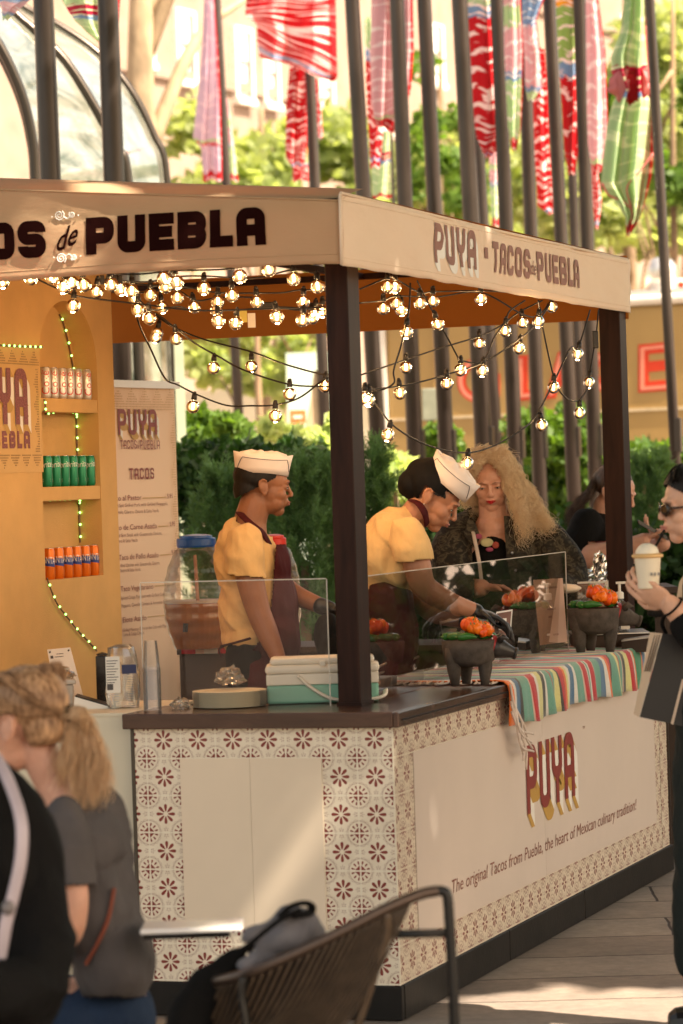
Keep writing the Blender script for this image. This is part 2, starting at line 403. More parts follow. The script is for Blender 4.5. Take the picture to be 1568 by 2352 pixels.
def conifer(label, x, ytop, ybot, w, d, n, sd, m=LF_pine):
    """feathery shrub: many plumes of fine needles"""
    rn = np.random.default_rng(sd); V = []
    base = atd(x, ybot, d); T = thing('conifer_shrub', (base.x, base.y, 0), label, 'shrub', 'feathery green shrubs behind the stall')
    q = MB(); q.tube([(base.x, base.y, 0), atd(x, (ytop + ybot) / 2, d)], [.05, .02], 7); q.build('stem', bark, T)
    npl = n // 60
    for i in range(npl):
        a = rn.random() * 6.28; hgt = rn.random() ** .8; rad = math.sqrt(rn.random()) * (1 - .75 * hgt ** 2.2)
        px = x + math.cos(a) * rad * w / 2; py = ybot + (ytop - ybot) * hgt; dz = math.sin(a) * rad * w / 2 * d / F
        c0 = np.array(atd(px, py, d + dz)); ax = np.array([math.cos(a) * CS, math.cos(a) * SN, 0.]) * .5 + np.array([-SN, CS, 0]) * math.sin(a) * .5 + np.array([0, 0, .8]) + rn.normal(size=3) * .25
        ax /= np.linalg.norm(ax); L_ = .10 + .08 * rn.random()
        k = 60; tt = rn.random(k); p0 = c0 + ax * (tt * L_)[:, None]
        dr = rn.normal(size=(k, 3)); dr /= np.linalg.norm(dr, axis=1)[:, None]; dr = dr * .8 + ax * .9; dr /= np.linalg.norm(dr, axis=1)[:, None]
        ln = (.035 + .02 * rn.random(k))[:, None]; sdv = np.cross(dr, rn.normal(size=(k, 3))); sdv /= np.linalg.norm(sdv, axis=1)[:, None]; sdv *= .0028 * d / 17
        V.append(np.stack([p0 - sdv, p0 + dr * ln * .5 - sdv * 1.0, p0 + dr * ln, p0 + dr * ln * .5 + sdv], 1).reshape(-1, 3))
    rawquads('foliage', np.concatenate(V), m, T); return T
conifer('feathery light green shrub right of the seller in the paper hat', 700, 1085, 1500, 250, 17, 34000, 21)
conifer('feathery dark shrub with upright plumes left of the seller in the paper hat', 520, 1110, 1420, 170, 17.5, 20000, 22)
conifer('bluish feathery shrub just right of the front post', 848, 1055, 1330, 110, 17.5, 14000, 23)
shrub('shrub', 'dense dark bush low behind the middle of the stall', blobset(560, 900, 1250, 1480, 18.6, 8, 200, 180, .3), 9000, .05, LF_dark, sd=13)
shrub('shrub', 'pale sunlit bush between the front post and the dark headscarf', blobset(870, 960, 1060, 1180, 22, 6, 60, 80, .5), 2500, .05, LF_pale, sd=14)
shrub('shrub', 'pale yellow green bush at the right end of the clipped hedge', blobset(725, 770, 1000, 1130, 21.5, 4, 50, 90, .3), 1800, .05, LF_pale, sd=15)
shrub('shrub', 'small white leaved plant on top of the hedge line', blobset(600, 740, 960, 1010, 26, 6, 50, 40, .5), 1200, .06, LF_pale, sd=16)
shrub('shrub', 'low bright green bush at the foot of the middle flagpoles', blobset(960, 1060, 1000, 1060, 27, 4, 70, 60, .5), 2200, .06, LF_mid, sd=17)
shrub('shrub', 'wide green shrub behind the blonde customer', blobset(1215, 1390, 960, 1180, 27, 12, 130, 120, .8), 9000, .06, LF_mid, sd=18)
hb = [blob(x, 1120 + rb.uniform(-10, 10), 29, 110, 180, .6) for x in range(1200, 1640, 40)]
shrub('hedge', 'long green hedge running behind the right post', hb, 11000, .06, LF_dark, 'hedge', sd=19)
shrub('shrub', 'spreading bright topped juniper at the right edge under the truck', blobset(1460, 1620, 1030, 1080, 25, 8, 120, 45, .6), 5000, .05, LF_mid, sd=20)
conifer('round blue green shrub between the right post and the woman in sunglasses', 1495, 1075, 1290, 120, 20, 14000, 24)
hb = [blob(x, 1340 + rb.uniform(-20, 20), 19, 140, 320, .4) for x in range(900, 1640, 60)]
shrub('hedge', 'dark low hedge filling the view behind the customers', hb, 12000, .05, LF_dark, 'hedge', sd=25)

reflection_hedge = thing('hedge', (2.6, 8.2, 0), 'added dark hedge beyond the right edge of the view, darkening the glass reflections', 'hedge')  # unseen hedge added to give the long screen something dark to reflect
leafcloud('foliage', LF_dark, [((.4 + .8 * i, 8.2 + .5 * (i % 2), 1.1), (.7, .6, 1.35)) for i in range(8)], 9000, .10, reflection_hedge, seed=77, shell=.3)
q = MB(); [q.tube([(.4 + .8 * i, 8.2, 0), (.4 + .8 * i, 8.2, 1.4)], .04, 6) for i in range(8)]; q.build('stem', bark, reflection_hedge)
# --- flagpoles
pm = NT('bronze pole metal'); pm.col(pm.ramp(pm.noise(pm.mapping(pm.coord(), (1, 1, .25)), 6, 4), [(.3, (.035, .027, .023)), (.7, (.06, .046, .04))]))
pm.set(Roughness=.30, Metallic=.5, Specular_IOR_Level=.5); PM = pm.m
def pole(x0, x2, y2, wd, d, label, ys=0):
    a = atd(x0, 0, d); c_ = atd(x2, y2, d); dr = (a - c_) / (a.z - c_.z)
    base = c_ - dr * c_.z; top = base + dr * 9.5
    T = thing('flagpole', base, label, 'flagpole', 'bronze flagpoles behind the stall')
    r = wd * d / F / 2; q = MB(); q.tube([base, base + dr * 3, base + dr * 6, top], [r * 1.06, r, r * .9, r * .75], 20); q.build('shaft', PM, T, smooth=True)
    q = MB(); q.lathe([(r * 1.9, 0), (r * 1.9, .04), (r * 1.3, .10), (r * 1.1, .13)], base, 20); q.build('base_collar', PM, T, smooth=False)
    if wd < 50:
        q = MB(); p = base + dr * 1.95 + R0 * r; q.box(-.03, .02, -.05, .02, -.12, .12, Matrix.Translation(p)); q.build('cleat', PM, T, bevel=.004)
    return T
PL = [(99, 115, 400, 50, 19, 'leftmost wide flagpole in front of the first glass arch'), (247, 261, 400, 50, 19, 'wide flagpole between the second and third glass arches'),
 (497, 519, 415, 23, 33, 'slim flagpole with the lilac flag'), (703, 722, 420, 27, 30, 'slim flagpole under the big red flag'),
 (808, 834, 445, 37, 25, 'flagpole rising just right of the awning corner'), (911, 930, 470, 37, 24.5, 'flagpole between the two pale pink flag halves'),
 (974, 998, 485, 36, 25, 'flagpole standing alone right of the pale pink flag'), (1055, 1082, 505, 39, 24, 'flagpole left of the bright red flag with a green top'),
 (1080, 1110, 500, 26, 31, 'thin flagpole half hidden behind the pole by the bright red flag'), (1141, 1162, 520, 34, 24.5, 'flagpole crossing in front of the bright red flag'),
 (1200, 1219, 535, 32, 26, 'flagpole behind the green and pale pink flags'), (1261, 1289, 555, 32, 25.5, 'flagpole left of the orange topped flag'),
 (1300, 1320, 555, 24, 31, 'thin flagpole behind the orange topped flag'), (1330, 1349, 565, 32, 24.8, 'flagpole right of the orange topped flag'),
 (1492, 1525, 590, 24, 23, 'lone slim flagpole near the right edge'), (888, 903, 460, 10, 36, 'very thin far pole beside the pale pink flag')]
for a in PL: pole(*a)

# --- flags
def flagmat(name, bands, stroke=(1, .78, .76), amt=.5, sc=1.0, trans=.45):
    """bands: list of (v, colour) down the flag; brush strokes of a lighter colour across it"""
    t = NT(name); uv = t.n('ShaderNodeUVMap').outputs[0]; sp = t.n('ShaderNodeSeparateXYZ'); t.L(uv, sp.inputs[0])
    wob = t.math('MULTIPLY', t.math('SUBTRACT', t.noise(uv, 4, 2), .5), .10)
    vv = t.math('ADD', sp.outputs[1], wob)
    base = t.ramp(vv, bands, 'CONSTANT')
    st = t.noise(t.mapping(uv, (.7 * sc, 24 * sc, 1), rot=(0, 0, .06)), 1.8, 2, .45, .3)
    stm = t.ramp(st, [(.545 - .10 * (amt - .5), (0, 0, 0)), (.60 - .10 * (amt - .5), (1, 1, 1))])
    c = t.mix(stm, base, stroke)
    # coloured hem along both long edges
    ed = t.math('GREATER_THAN', t.math('ABSOLUTE', t.math('SUBTRACT', sp.outputs[0], .5)), .455)
    t.col(c); t.set(Roughness=.7, Specular_IOR_Level=.25)
    tl = t.n('ShaderNodeBsdfTranslucent'); t.L(c, tl.inputs[0]); mx = t.n('ShaderNodeMixShader'); mx.inputs[0].default_value = trans
    t.L(t.b.outputs[0], mx.inputs[1]); t.L(tl.outputs[0], mx.inputs[2]); t.L(mx.outputs[0], t.out.inputs[0]); return t.m
RED = (.55, .012, .02); PNK = (.72, .42, .46); GRN = (.28, .46, .16); BLU = (.20, .32, .52); ORG = (.85, .38, .03); LIL = (.66, .50, .62); PGR = (.46, .62, .34); DRD = (.42, .01, .05)
FM = dict(
 red=flagmat('red flag cloth', [(0, RED), (.86, BLU), (.93, RED)], amt=.7),
 redtop=flagmat('red flag cloth with green top', [(0, PGR), (.17, BLU), (.235, RED), (.9, (.28, .33, .6)), (.93, RED)], amt=.55),
 orange=flagmat('red flag cloth with orange top', [(0, ORG), (.22, (.3, .45, .12)), (.52, BLU), (.57, RED)], amt=.35),
 pink=flagmat('pale pink flag cloth', [(0, PNK), (.80, PGR), (.84, RED)], (.85, .72, .72), .55),
 lilac=flagmat('lilac flag cloth', [(0, LIL), (.68, PGR), (.72, RED), (.77, LIL), (.95, RED)], (.8, .62, .7), .45),
 green=flagmat('green flag cloth', [(0, PGR), (.3, DRD), (.42, BLU), (.47, PGR), (.93, RED)], (.75, .82, .55), .5),
 mix=flagmat('pink and green flag cloth', [(0, PNK), (.22, PGR), (.3, PNK), (.5, BLU), (.54, PGR), (.9, RED)], (.85, .75, .74), .4),
 edge=flagmat('red hem cloth', [(0, RED)], (.8, .3, .3), .2), blue=flagmat('blue and pink flag cloth', [(0, BLU), (.42, PNK), (.8, BLU), (.86, PGR)], (.8, .8, .8), .3))
def flag(rows, m, d, label, folds=3, amp=.05, sd=0, hem=True):
    """rows: (y, x_left, x_right[, y_right]) down the cloth in photo px; hangs with vertical folds"""
    rn = random.Random(sd); top = atd((rows[0][1] + rows[0][2]) / 2, rows[0][0], d)
    T = thing('flag', top, label, 'flag', 'painted cloth flags hanging on the poles')
    R_ = []
    for i in range(len(rows) - 1):
        a, b_ = rows[i], rows[i + 1]; k = 5
        for j in range(k):
            s_ = j / k; R_.append(tuple((a[q] if q < len(a) else a[0]) * (1 - s_) + (b_[q] if q < len(b_) else b_[0]) * s_ for q in range(4)))
    l = rows[-1]; R_.append(tuple(l[q] if q < len(l) else l[0] for q in range(4)))
    def strip(u0, u1, n, off, vv0=0, vv1=1):
        q = MB(); q.uv = []; ph = rn.uniform(0, 6)
        for i, (yl, xl, xr, yr) in enumerate(R_):
            vq = i / (len(R_) - 1)
            for j in range(n + 1):
                u = u0 + (u1 - u0) * j / n
                dz = 1.9 * amp * math.sin(u * folds * 5.2 + 1 + vq * 1.6) * (.6 + .4 * vq) + amp * .5 * math.sin(u * folds * 12 + vq * 5)
                y = yl * (1 - u) + yr * u + (3 * math.sin(u * 9 + vq * 7))
                q.v.append(tuple(atd(xl + (xr - xl) * u, y, d + dz + off))); q.uv.append((u, vq))
        w_ = n + 1
        for i in range(len(R_) - 1):
            for j in range(n): q.f.append((i * w_ + j, i * w_ + j + 1, (i + 1) * w_ + j + 1, (i + 1) * w_ + j)); q.mi.append(0)
        return q
    strip(0, 1, 26, 0).build('cloth', FM[m], T, smooth=True)
    if hem:
        strip(.93, 1, 2, -.012).build('hem', FM['edge'], T, smooth=True)
    return T
flag([(-60, -20, 90), (0, -5, 72), (18, 2, 45), (45, 6, 18)], 'blue', 18.6, 'white and blue flag tip at the very top left corner', 1, .02, 1, False)
flag([(-80, 120, 280), (0, 143, 276), (50, 172, 273), (78, 200, 270), (95, 226, 262)], 'green', 19.6, 'pale green flag draped between the two wide left poles', 2, .05, 2)
flag([(-60, 470, 500), (0, 468, 492), (120, 462, 500), (230, 452, 506), (318, 443, 508), (345, 462, 509), (415, 466, 510)], 'lilac', 32.6, 'lilac flag hanging in a long narrow fold left of its slim pole', 2, .05, 3)
flag([(225, 519, 523), (300, 521, 532), (360, 523, 541), (415, 524, 548)], 'mix', 33.3, 'narrow green and lilac flag edge right of the slim pole', 1, .03, 4, False)
flag([(-70, 575, 768), (0, 565, 770), (32, 563, 772), (60, 590, 774, 150), (95, 590, 775, 172), (128, 596, 768, 188)], 'red', 29.4, 'large red flag with white strokes at the top centre', 2.4, .09, 5)
flag([(140, 666, 700), (230, 658, 704), (330, 655, 705), (365, 656, 702), (385, 672, 694)], 'red', 29.7, 'narrow twisted red flag under the large red flag', 2, .05, 6)
flag([(335, 672, 708), (415, 672, 710)], 'orange', 30.3, 'small orange and green flag end beside the slim centre pole', 1, .02, 7, False)
flag([(180, 724, 730), (260, 724, 738), (310, 724, 742), (318, 726, 738)], 'red', 30.4, 'sliver of red flag right of the slim centre pole', 1, .02, 8, False)
flag([(-60, 850, 912), (0, 853, 948), (120, 850, 950), (235, 852, 944, 200), (270, 858, 930, 260), (285, 864, 902, 308)], 'pink', 25.2, 'pale pink flag hung behind the pole right of the awning corner', 2.2, .06, 9)
flag([(40, 838, 852), (180, 840, 856), (300, 846, 880), (385, 850, 872)], 'redtop', 25.5, 'thin green and red flag strip left of the pale pink flag', 1, .03, 10, False)
flag([(300, 850, 896), (380, 852, 898), (455, 856, 900)], 'green', 26.2, 'pale green flag end just above the awning corner', 1, .04, 11, False)
flag([(-60, 1072, 1130), (0, 1074, 1132), (60, 1075, 1140), (160, 1080, 1150), (290, 1090, 1166), (318, 1094, 1166), (345, 1106, 1140), (362, 1116, 1124)], 'redtop', 24.6, 'bright red flag with green top and pointed end', 1.3, .03, 12)
flag([(-60, 1150, 1200), (0, 1155, 1196), (120, 1158, 1202), (210, 1162, 1200), (290, 1166, 1196), (345, 1176, 1186)], 'mix', 24.2, 'pale pink and green flag beside the bright red flag', 1.4, .05, 13)
flag([(-60, 1198, 1240), (0, 1198, 1250), (50, 1198, 1232), (130, 1204, 1242), (200, 1206, 1246), (230, 1212, 1226)], 'blue', 25.2, 'blue and pink flag with a wavy green lower hem', 1, .04, 14)
flag([(110, 1222, 1250), (220, 1222, 1258), (340, 1226, 1262), (420, 1232, 1272), (475, 1234, 1278), (492, 1262, 1278)], 'red', 26.2, 'dark pink flag low behind the pole left of the orange topped flag', 1.4, .05, 15)
flag([(345, 1122, 1140), (420, 1124, 1142), (520, 1130, 1146)], 'mix', 27, 'narrow lilac and green flag strip low between two poles', 1, .02, 16, False)
flag([(-60, 1276, 1334), (0, 1276, 1334), (45, 1278, 1332), (125, 1282, 1332), (250, 1290, 1332), (350, 1296, 1326), (400, 1306, 1320)], 'orange', 24.9, 'red flag with bright orange and green top', 1.2, .03, 17)
flag([(-60, 1340, 1376), (0, 1344, 1374), (120, 1346, 1390), (260, 1348, 1396), (330, 1350, 1398), (375, 1356, 1394), (395, 1366, 1380)], 'pink', 24.2, 'pale pink flag with red lower border right of the orange topped flag', 1.3, .04, 18)
flag([(380, 1352, 1370), (460, 1360, 1382), (525, 1366, 1374)], 'red', 25.5, 'short red flag tip hanging under the pale pink flag', 1, .03, 19, False)
flag([(-60, 1425, 1490), (0, 1432, 1486), (70, 1424, 1488), (130, 1402, 1492), (165, 1404, 1494), (205, 1424, 1488), (235, 1408, 1502), (290, 1394, 1502), (360, 1386, 1500), (425, 1380, 1496, 400), (470, 1418, 1484, 452), (500, 1436, 1470), (542, 1438, 1446)], 'green', 23.6, 'large pale green flag with dark red knot near the right edge', 2.6, .13, 20)
KN = [o for o in bpy.data.objects if o.name.startswith('flag') and o.get('label', '').startswith('large pale green')][0]
q = MB(); q.ell((0, 0, 0), 1, nu=30, nv=18); c0 = atd(1452, 198, 23.5); q.v = [tuple(c0 + BR @ Vector((v[0] * .16 * (1 + .5 * noise.noise(Vector(v) * 2.3)), v[1] * .07, v[2] * .11 * (1 + .6 * noise.noise(Vector(v) * 3 + Vector((4, 0, 0))))))) for v in q.v]; q.uv = [(v[0] * 3 % 1, .36) for v in q.v]
q.build('knotted_cloth', FM['edge'], KN, smooth=True)
for pts in (((1500, 352), (1470, 392), (1440, 430), (1448, 470), (1456, 500)), ((1382, 420), (1398, 448), (1430, 462), (1452, 490), (1440, 540)), ((1484, 60), (1488, 130), (1490, 190))):
    q = MB(); q.uv = []; q.tube(catmull([atd(x, y, 23.42) for x, y in pts], 5), .020, 8, flat=.35); q.uv = [(.5, .5)] * len(q.v); q.build('hem', FM['edge'], KN, smooth=True)

# --- glass entrance with arched ribs (upper left)
ribm = NT('dark bronze rib').set(Roughness=.3, Metallic=.7); ribm.col((.05, .042, .035))
AG = thing('glass_pavilion', tuple(Vector(atd(380, 1100, 23)) * 1), 'curved glass pavilion with dark arched ribs at the upper left', 'building')
AG.location.z = 0
def rib(pts, d, wpx):
    P = catmull([atd(x, y, d) for x, y in pts], 6); r = wpx * d / F / 2; q = MB()
    q.tube(P, r, 8, flat=1.0); q.build('rib', ribm.m, AG, smooth=True)
    P2 = [p + FH * .12 - R0 * r * .9 - Vector((0, 0, r * .7)) for p in P]; q = MB(); q.tube(P2, r * .55, 6); q.build('rib_trim', ribm.m, AG, smooth=True); return P
A1 = [(-60, 20), (0, 108), (45, 205), (70, 300), (80, 400), (84, 700), (90, 1250)]
A2 = [(-60, -60), (40, 38), (75, 68), (150, 142), (222, 255), (268, 340), (292, 410), (318, 800), (330, 1250)]
A3 = [(-30, -40), (60, 22), (130, 58), (222, 122), (296, 205), (350, 310), (380, 410), (394, 800), (410, 1240)]
Pa = rib(A1, 21, 24); Pb = rib(A2, 22, 24); Pc = rib(A3, 23.5, 22)
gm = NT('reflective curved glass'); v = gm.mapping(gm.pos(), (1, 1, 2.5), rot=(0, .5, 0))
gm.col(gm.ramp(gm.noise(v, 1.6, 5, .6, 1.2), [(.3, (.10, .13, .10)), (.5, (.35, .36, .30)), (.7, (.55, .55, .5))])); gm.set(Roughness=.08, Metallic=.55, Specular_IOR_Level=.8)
q = MB(); n_ = min(len(Pa), len(Pb))
for A, B in ((Pa, Pb), (Pb, Pc)):
    ia = len(q.v); K = 50
    for i in range(K):
        a_ = A[int(i / (K - 1) * (len(A) - 1))]; b_ = B[int(i / (K - 1) * (len(B) - 1))]
        for j in range(7):
            s_ = j / 6; q.v.append(tuple(a_.lerp(b_, s_) + FH * .05))
    for i in range(K - 1):
        for j in range(6): q.f.append((ia + i * 7 + j, ia + i * 7 + j + 1, ia + (i + 1) * 7 + j + 1, ia + (i + 1) * 7 + j)); q.mi.append(0)
q.build('curved_glass', gm.m, AG, smooth=True)
q = MB(); M_ = frame(425, 1240, 23.3, 0, z=0); q.box(-.035, .03, 0, .05, 0, 3.0, M_); q.build('glass_fin', mat('greenish glass edge', (.45, .5, .38), .15, sc=2), AG)
q = MB(); M_ = frame(350, 1240, 24, 0, z=0); q.box(-.09, .09, 0, .05, 0, 3.1, M_); q.build('inner_panel', mat('pale inner panel', (.6, .52, .45), .5), AG)

# --- food truck behind the poles
och = mat('ochre truck paint', (.38, .245, .085), .45, var=.06, sc=2, bump=.02)
offw = mat('off white truck trim', (.75, .70, .62), .45, var=.05)
redp = mat('red sign paint', (.62, .045, .012), .5, var=.04, bump=0); pinkp = mat('salmon sign paint', (.75, .27, .18), .5, var=.04, bump=0)
steel = NT('brushed vent steel').set(Roughness=.3, Metallic=.9).m; steel.node_tree.nodes['Principled BSDF'].inputs['Base Color'].default_value = (.75, .7, .64, 1)
tp = atd(1290, 1150, 31.5); TR = thing('food_truck', (tp.x, tp.y, 0), 'ochre dessert truck with big red letters behind the right flagpoles', 'food truck')
MT = (BR @ Matrix.Rotation(-math.radians(65) + math.pi / 2, 3, 'Z')).to_4x4()
# truck side runs away to the left
ang = math.radians(25); dT = (R0 * math.cos(ang) - FH * math.sin(ang)).normalized()   # towards the right = nearer
nT = Vector((dT.y, -dT.x, 0));  nT = nT if nT.dot(fw) < 0 else -nT
MT = Matrix((dT, -nT, Vector((0, 0, 1)))).transposed().to_4x4(); MT.translation = (tp.x, tp.y, 0); MTi = MT.inverted()
def onT(x, y, off=0):
    r = ray(x, y); k = (tp - LOC).dot(nT) / r.dot(nT); return MTi @ (LOC + r * k)
zt = onT(1290, 712).z; xl = onT(886, 800).x; xr = 4.6
q = MB(); q.box(xl, xr, 0, 2.3, .45, zt, MT); q.build('body', och, TR, bevel=.04)
q = MB(); q.box(xl - .05, xr + .05, -.05, 2.35, zt, zt + .10, MT); q.build('roof', offw, TR, bevel=.04)
q = MB(); q.box(xl - .05, xl, -.03, .1, .5, zt - .003, MT); q.build('corner_trim', offw, TR)
zs = onT(1290, 952).z; q = MB(); q.box(xl, xr, -.012, -.001, zs, zs + .03, MT); q.build('side_stripe', mat('pale stripe', (.6, .48, .3), .5), TR)
q = MB(); q.box(xl - .1, xr + .1, .0, 2.3, .0, .45, MT); q.build('skirt', mat('dark skirt', (.03, .03, .03), .8), TR)
for k in range(-5, 5):
    q = MB(); q.box(xl + .5 + (k + 5) * .9, xl + .515 + (k + 5) * .9, -.008, -.001, .5, zt - .02, MT); q.build('panel_seam', och, TR)
def tl(poly, m, off):
    q = MB(); pts = [MT @ Vector((p.x, -off, p.z)) for p in [onT(x, y) for x, y in poly]]
    if (pts[1] - pts[0]).cross(pts[2] - pts[1]).dot(nT) < 0: pts = pts[::-1]
    q.prism(pts, -nT * .01); return q
def ring(cx, cy, rx, ry, w_, a0, a1, sk=-.06):
    o = [(cx + rx * math.cos(math.radians(a)), cy - ry * math.sin(math.radians(a)) + sk * rx * math.cos(math.radians(a))) for a in range(a0, a1 + 1, 10)]
    i = [(cx + (rx - w_) * math.cos(math.radians(a)), cy - (ry - w_) * math.sin(math.radians(a)) + sk * (rx - w_) * math.cos(math.radians(a))) for a in range(a0, a1 + 1, 10)]
    return o, i
def ringq(cx, cy, rx, ry, w_, a0, a1, m, off, nm):
    o, i = ring(cx, cy, rx, ry, w_, a0, a1); q = MB()
    for k in range(len(o) - 1):
        pts = [MT @ Vector((p.x, -off, p.z)) for p in [onT(*o[k]), onT(*o[k + 1]), onT(*i[k + 1]), onT(*i[k])]]; q.quad(*pts)
    q.build(nm, m, TR)
# G L A C E
ringq(1098, 872, 48, 52, 20, 40, 330, redp, .006, 'letter'); ringq(1098, 872, 44, 48, 9, 60, 320, pinkp, .010, 'letter_highlight')
tl([(1104, 862), (1148, 858), (1148, 912), (1128, 914), (1128, 880), (1104, 882)], redp, .006).build('letter', redp, TR)
tl([(1186, 818), (1212, 815), (1212, 896), (1244, 893), (1244, 916), (1186, 921)], redp, .006).build('letter', redp, TR)
tl([(1192, 824), (1200, 823), (1200, 905), (1240, 901), (1240, 909), (1192, 914)], pinkp, .010).build('letter_highlight', pinkp, TR)
tl([(1282, 808), (1306, 806), (1334, 908), (1310, 911), (1304, 886), (1282, 888), (1276, 914), (1252, 917)], redp, .006).build('letter', redp, TR)
tl([(1284, 815), (1292, 814), (1270, 908), (1261, 909)], pinkp, .010).build('letter_highlight', pinkp, TR)
ringq(1402, 852, 46, 52, 20, 45, 315, redp, .006, 'letter'); ringq(1402, 852, 42, 48, 9, 55, 310, pinkp, .010, 'letter_highlight')
tl([(1466, 792), (1546, 784), (1546, 808), (1490, 813), (1490, 830), (1536, 826), (1536, 850), (1490, 854), (1490, 876), (1546, 871), (1546, 896), (1466, 902)], redp, .006).build('letter', redp, TR)
tl([(1471, 798), (1542, 790), (1542, 798), (1480, 804), (1480, 888), (1542, 883), (1542, 891), (1471, 897)], pinkp, .010).build('letter_highlight', pinkp, TR)
# vent and roof box
pv_ = onT(1480, 688); q = MB(); r_ = .155
q.lathe([(r_, 0), (r_, .26), (r_ * .97, .30), (r_ * .7, .36), (r_ * .3, .385), (0.01, .39)], MT @ Vector((pv_.x, .5, zt + .10)), 28); q.build('roof_vent', steel, TR, smooth=True)
q = MB(); q.box(pv_.x - .3, pv_.x + .5, .2, 1.0, zt + .10, zt + .16, MT); q.build('vent_base', steel, TR, bevel=.01)
# red script ends on a second pale unit at the right edge
ub = atd(1560, 1100, 34); ST = thing('kiosk', (ub.x, ub.y, 0), 'pale kiosk roof with red lettering at the right edge beside the lone pole', 'kiosk')
M_ = frame(1560, 1100, 34, 0, z=0); q = MB(); zz0 = atd(1560, 700, 34).z; zz1 = atd(1560, 640, 34).z
q.box(-.18, 1.6, 0, 1.4, 0, zz1, M_); q.build('body', offw, ST, bevel=.03)
q = MB()
for k in range(6): q.lathe([(.035, 0), (.035, .01)], M_ @ Vector((-.1 + k * .09, -.02, (zz0 + zz1) / 2 + .07)), 10, Matrix.Rotation(math.pi / 2, 3, 'X'))
q.build('lettering', redp, ST)
# utility box
M_ = frame(989, 968, 28, 0, z=0); bx = thing('utility_box', M_.translation, 'grey green utility box on a dark post between the flagpoles', 'utility box')
q = MB(); z0 = atd(989, 966, 28).z; z1 = atd(989, 892, 28).z; q.box(-.07, .07, 0, .12, z0, z1, M_); q.build('housing', mat('grey green enamel', (.20, .21, .16), .5), bx, bevel=.008)
q = MB(); q.box(-.02, .02, .04, .08, 0, z0 - .001, M_); q.build('post', PM, bx)
# orange barrier sign and leaning board beyond the hedge
M_ = frame(685, 1000, 36, 0, z=0); sg = thing('barrier_sign', M_.translation, 'small orange sign board beyond the hedge', 'sign')
z0 = atd(685, 972, 36).z; z1 = atd(685, 942, 36).z; q = MB(); q.box(-.09, .09, 0, .02, z0, z1, M_); q.build('board', mat('orange sign', (.85, .16, .04), .5), sg)
q = MB(); q.box(-.05, .05, -.004, -.001, (z0 + z1) / 2 - .02, (z0 + z1) / 2 + .015, M_); q.build('pale_mark', offw, sg)
q = MB(); q.box(-.01, .01, .003, .018, 0, z0, M_); q.build('post', PM, sg)
q = MB(); pts = [atd(x, y, 30) for x, y in [(722, 852), (738, 848), (750, 985), (745, 1012), (692, 1012), (700, 985), (712, 930)]]; q.prism(pts, FH * .08)
tag(q.build('leaning_board', mat('beige board', (.42, .32, .2), .7), bevel=.004), 'beige leaning board standing behind the hedge left of the front post', 'board')
# shading tree above the plaza (its crown is out of the frame, its shade falls on the stall)

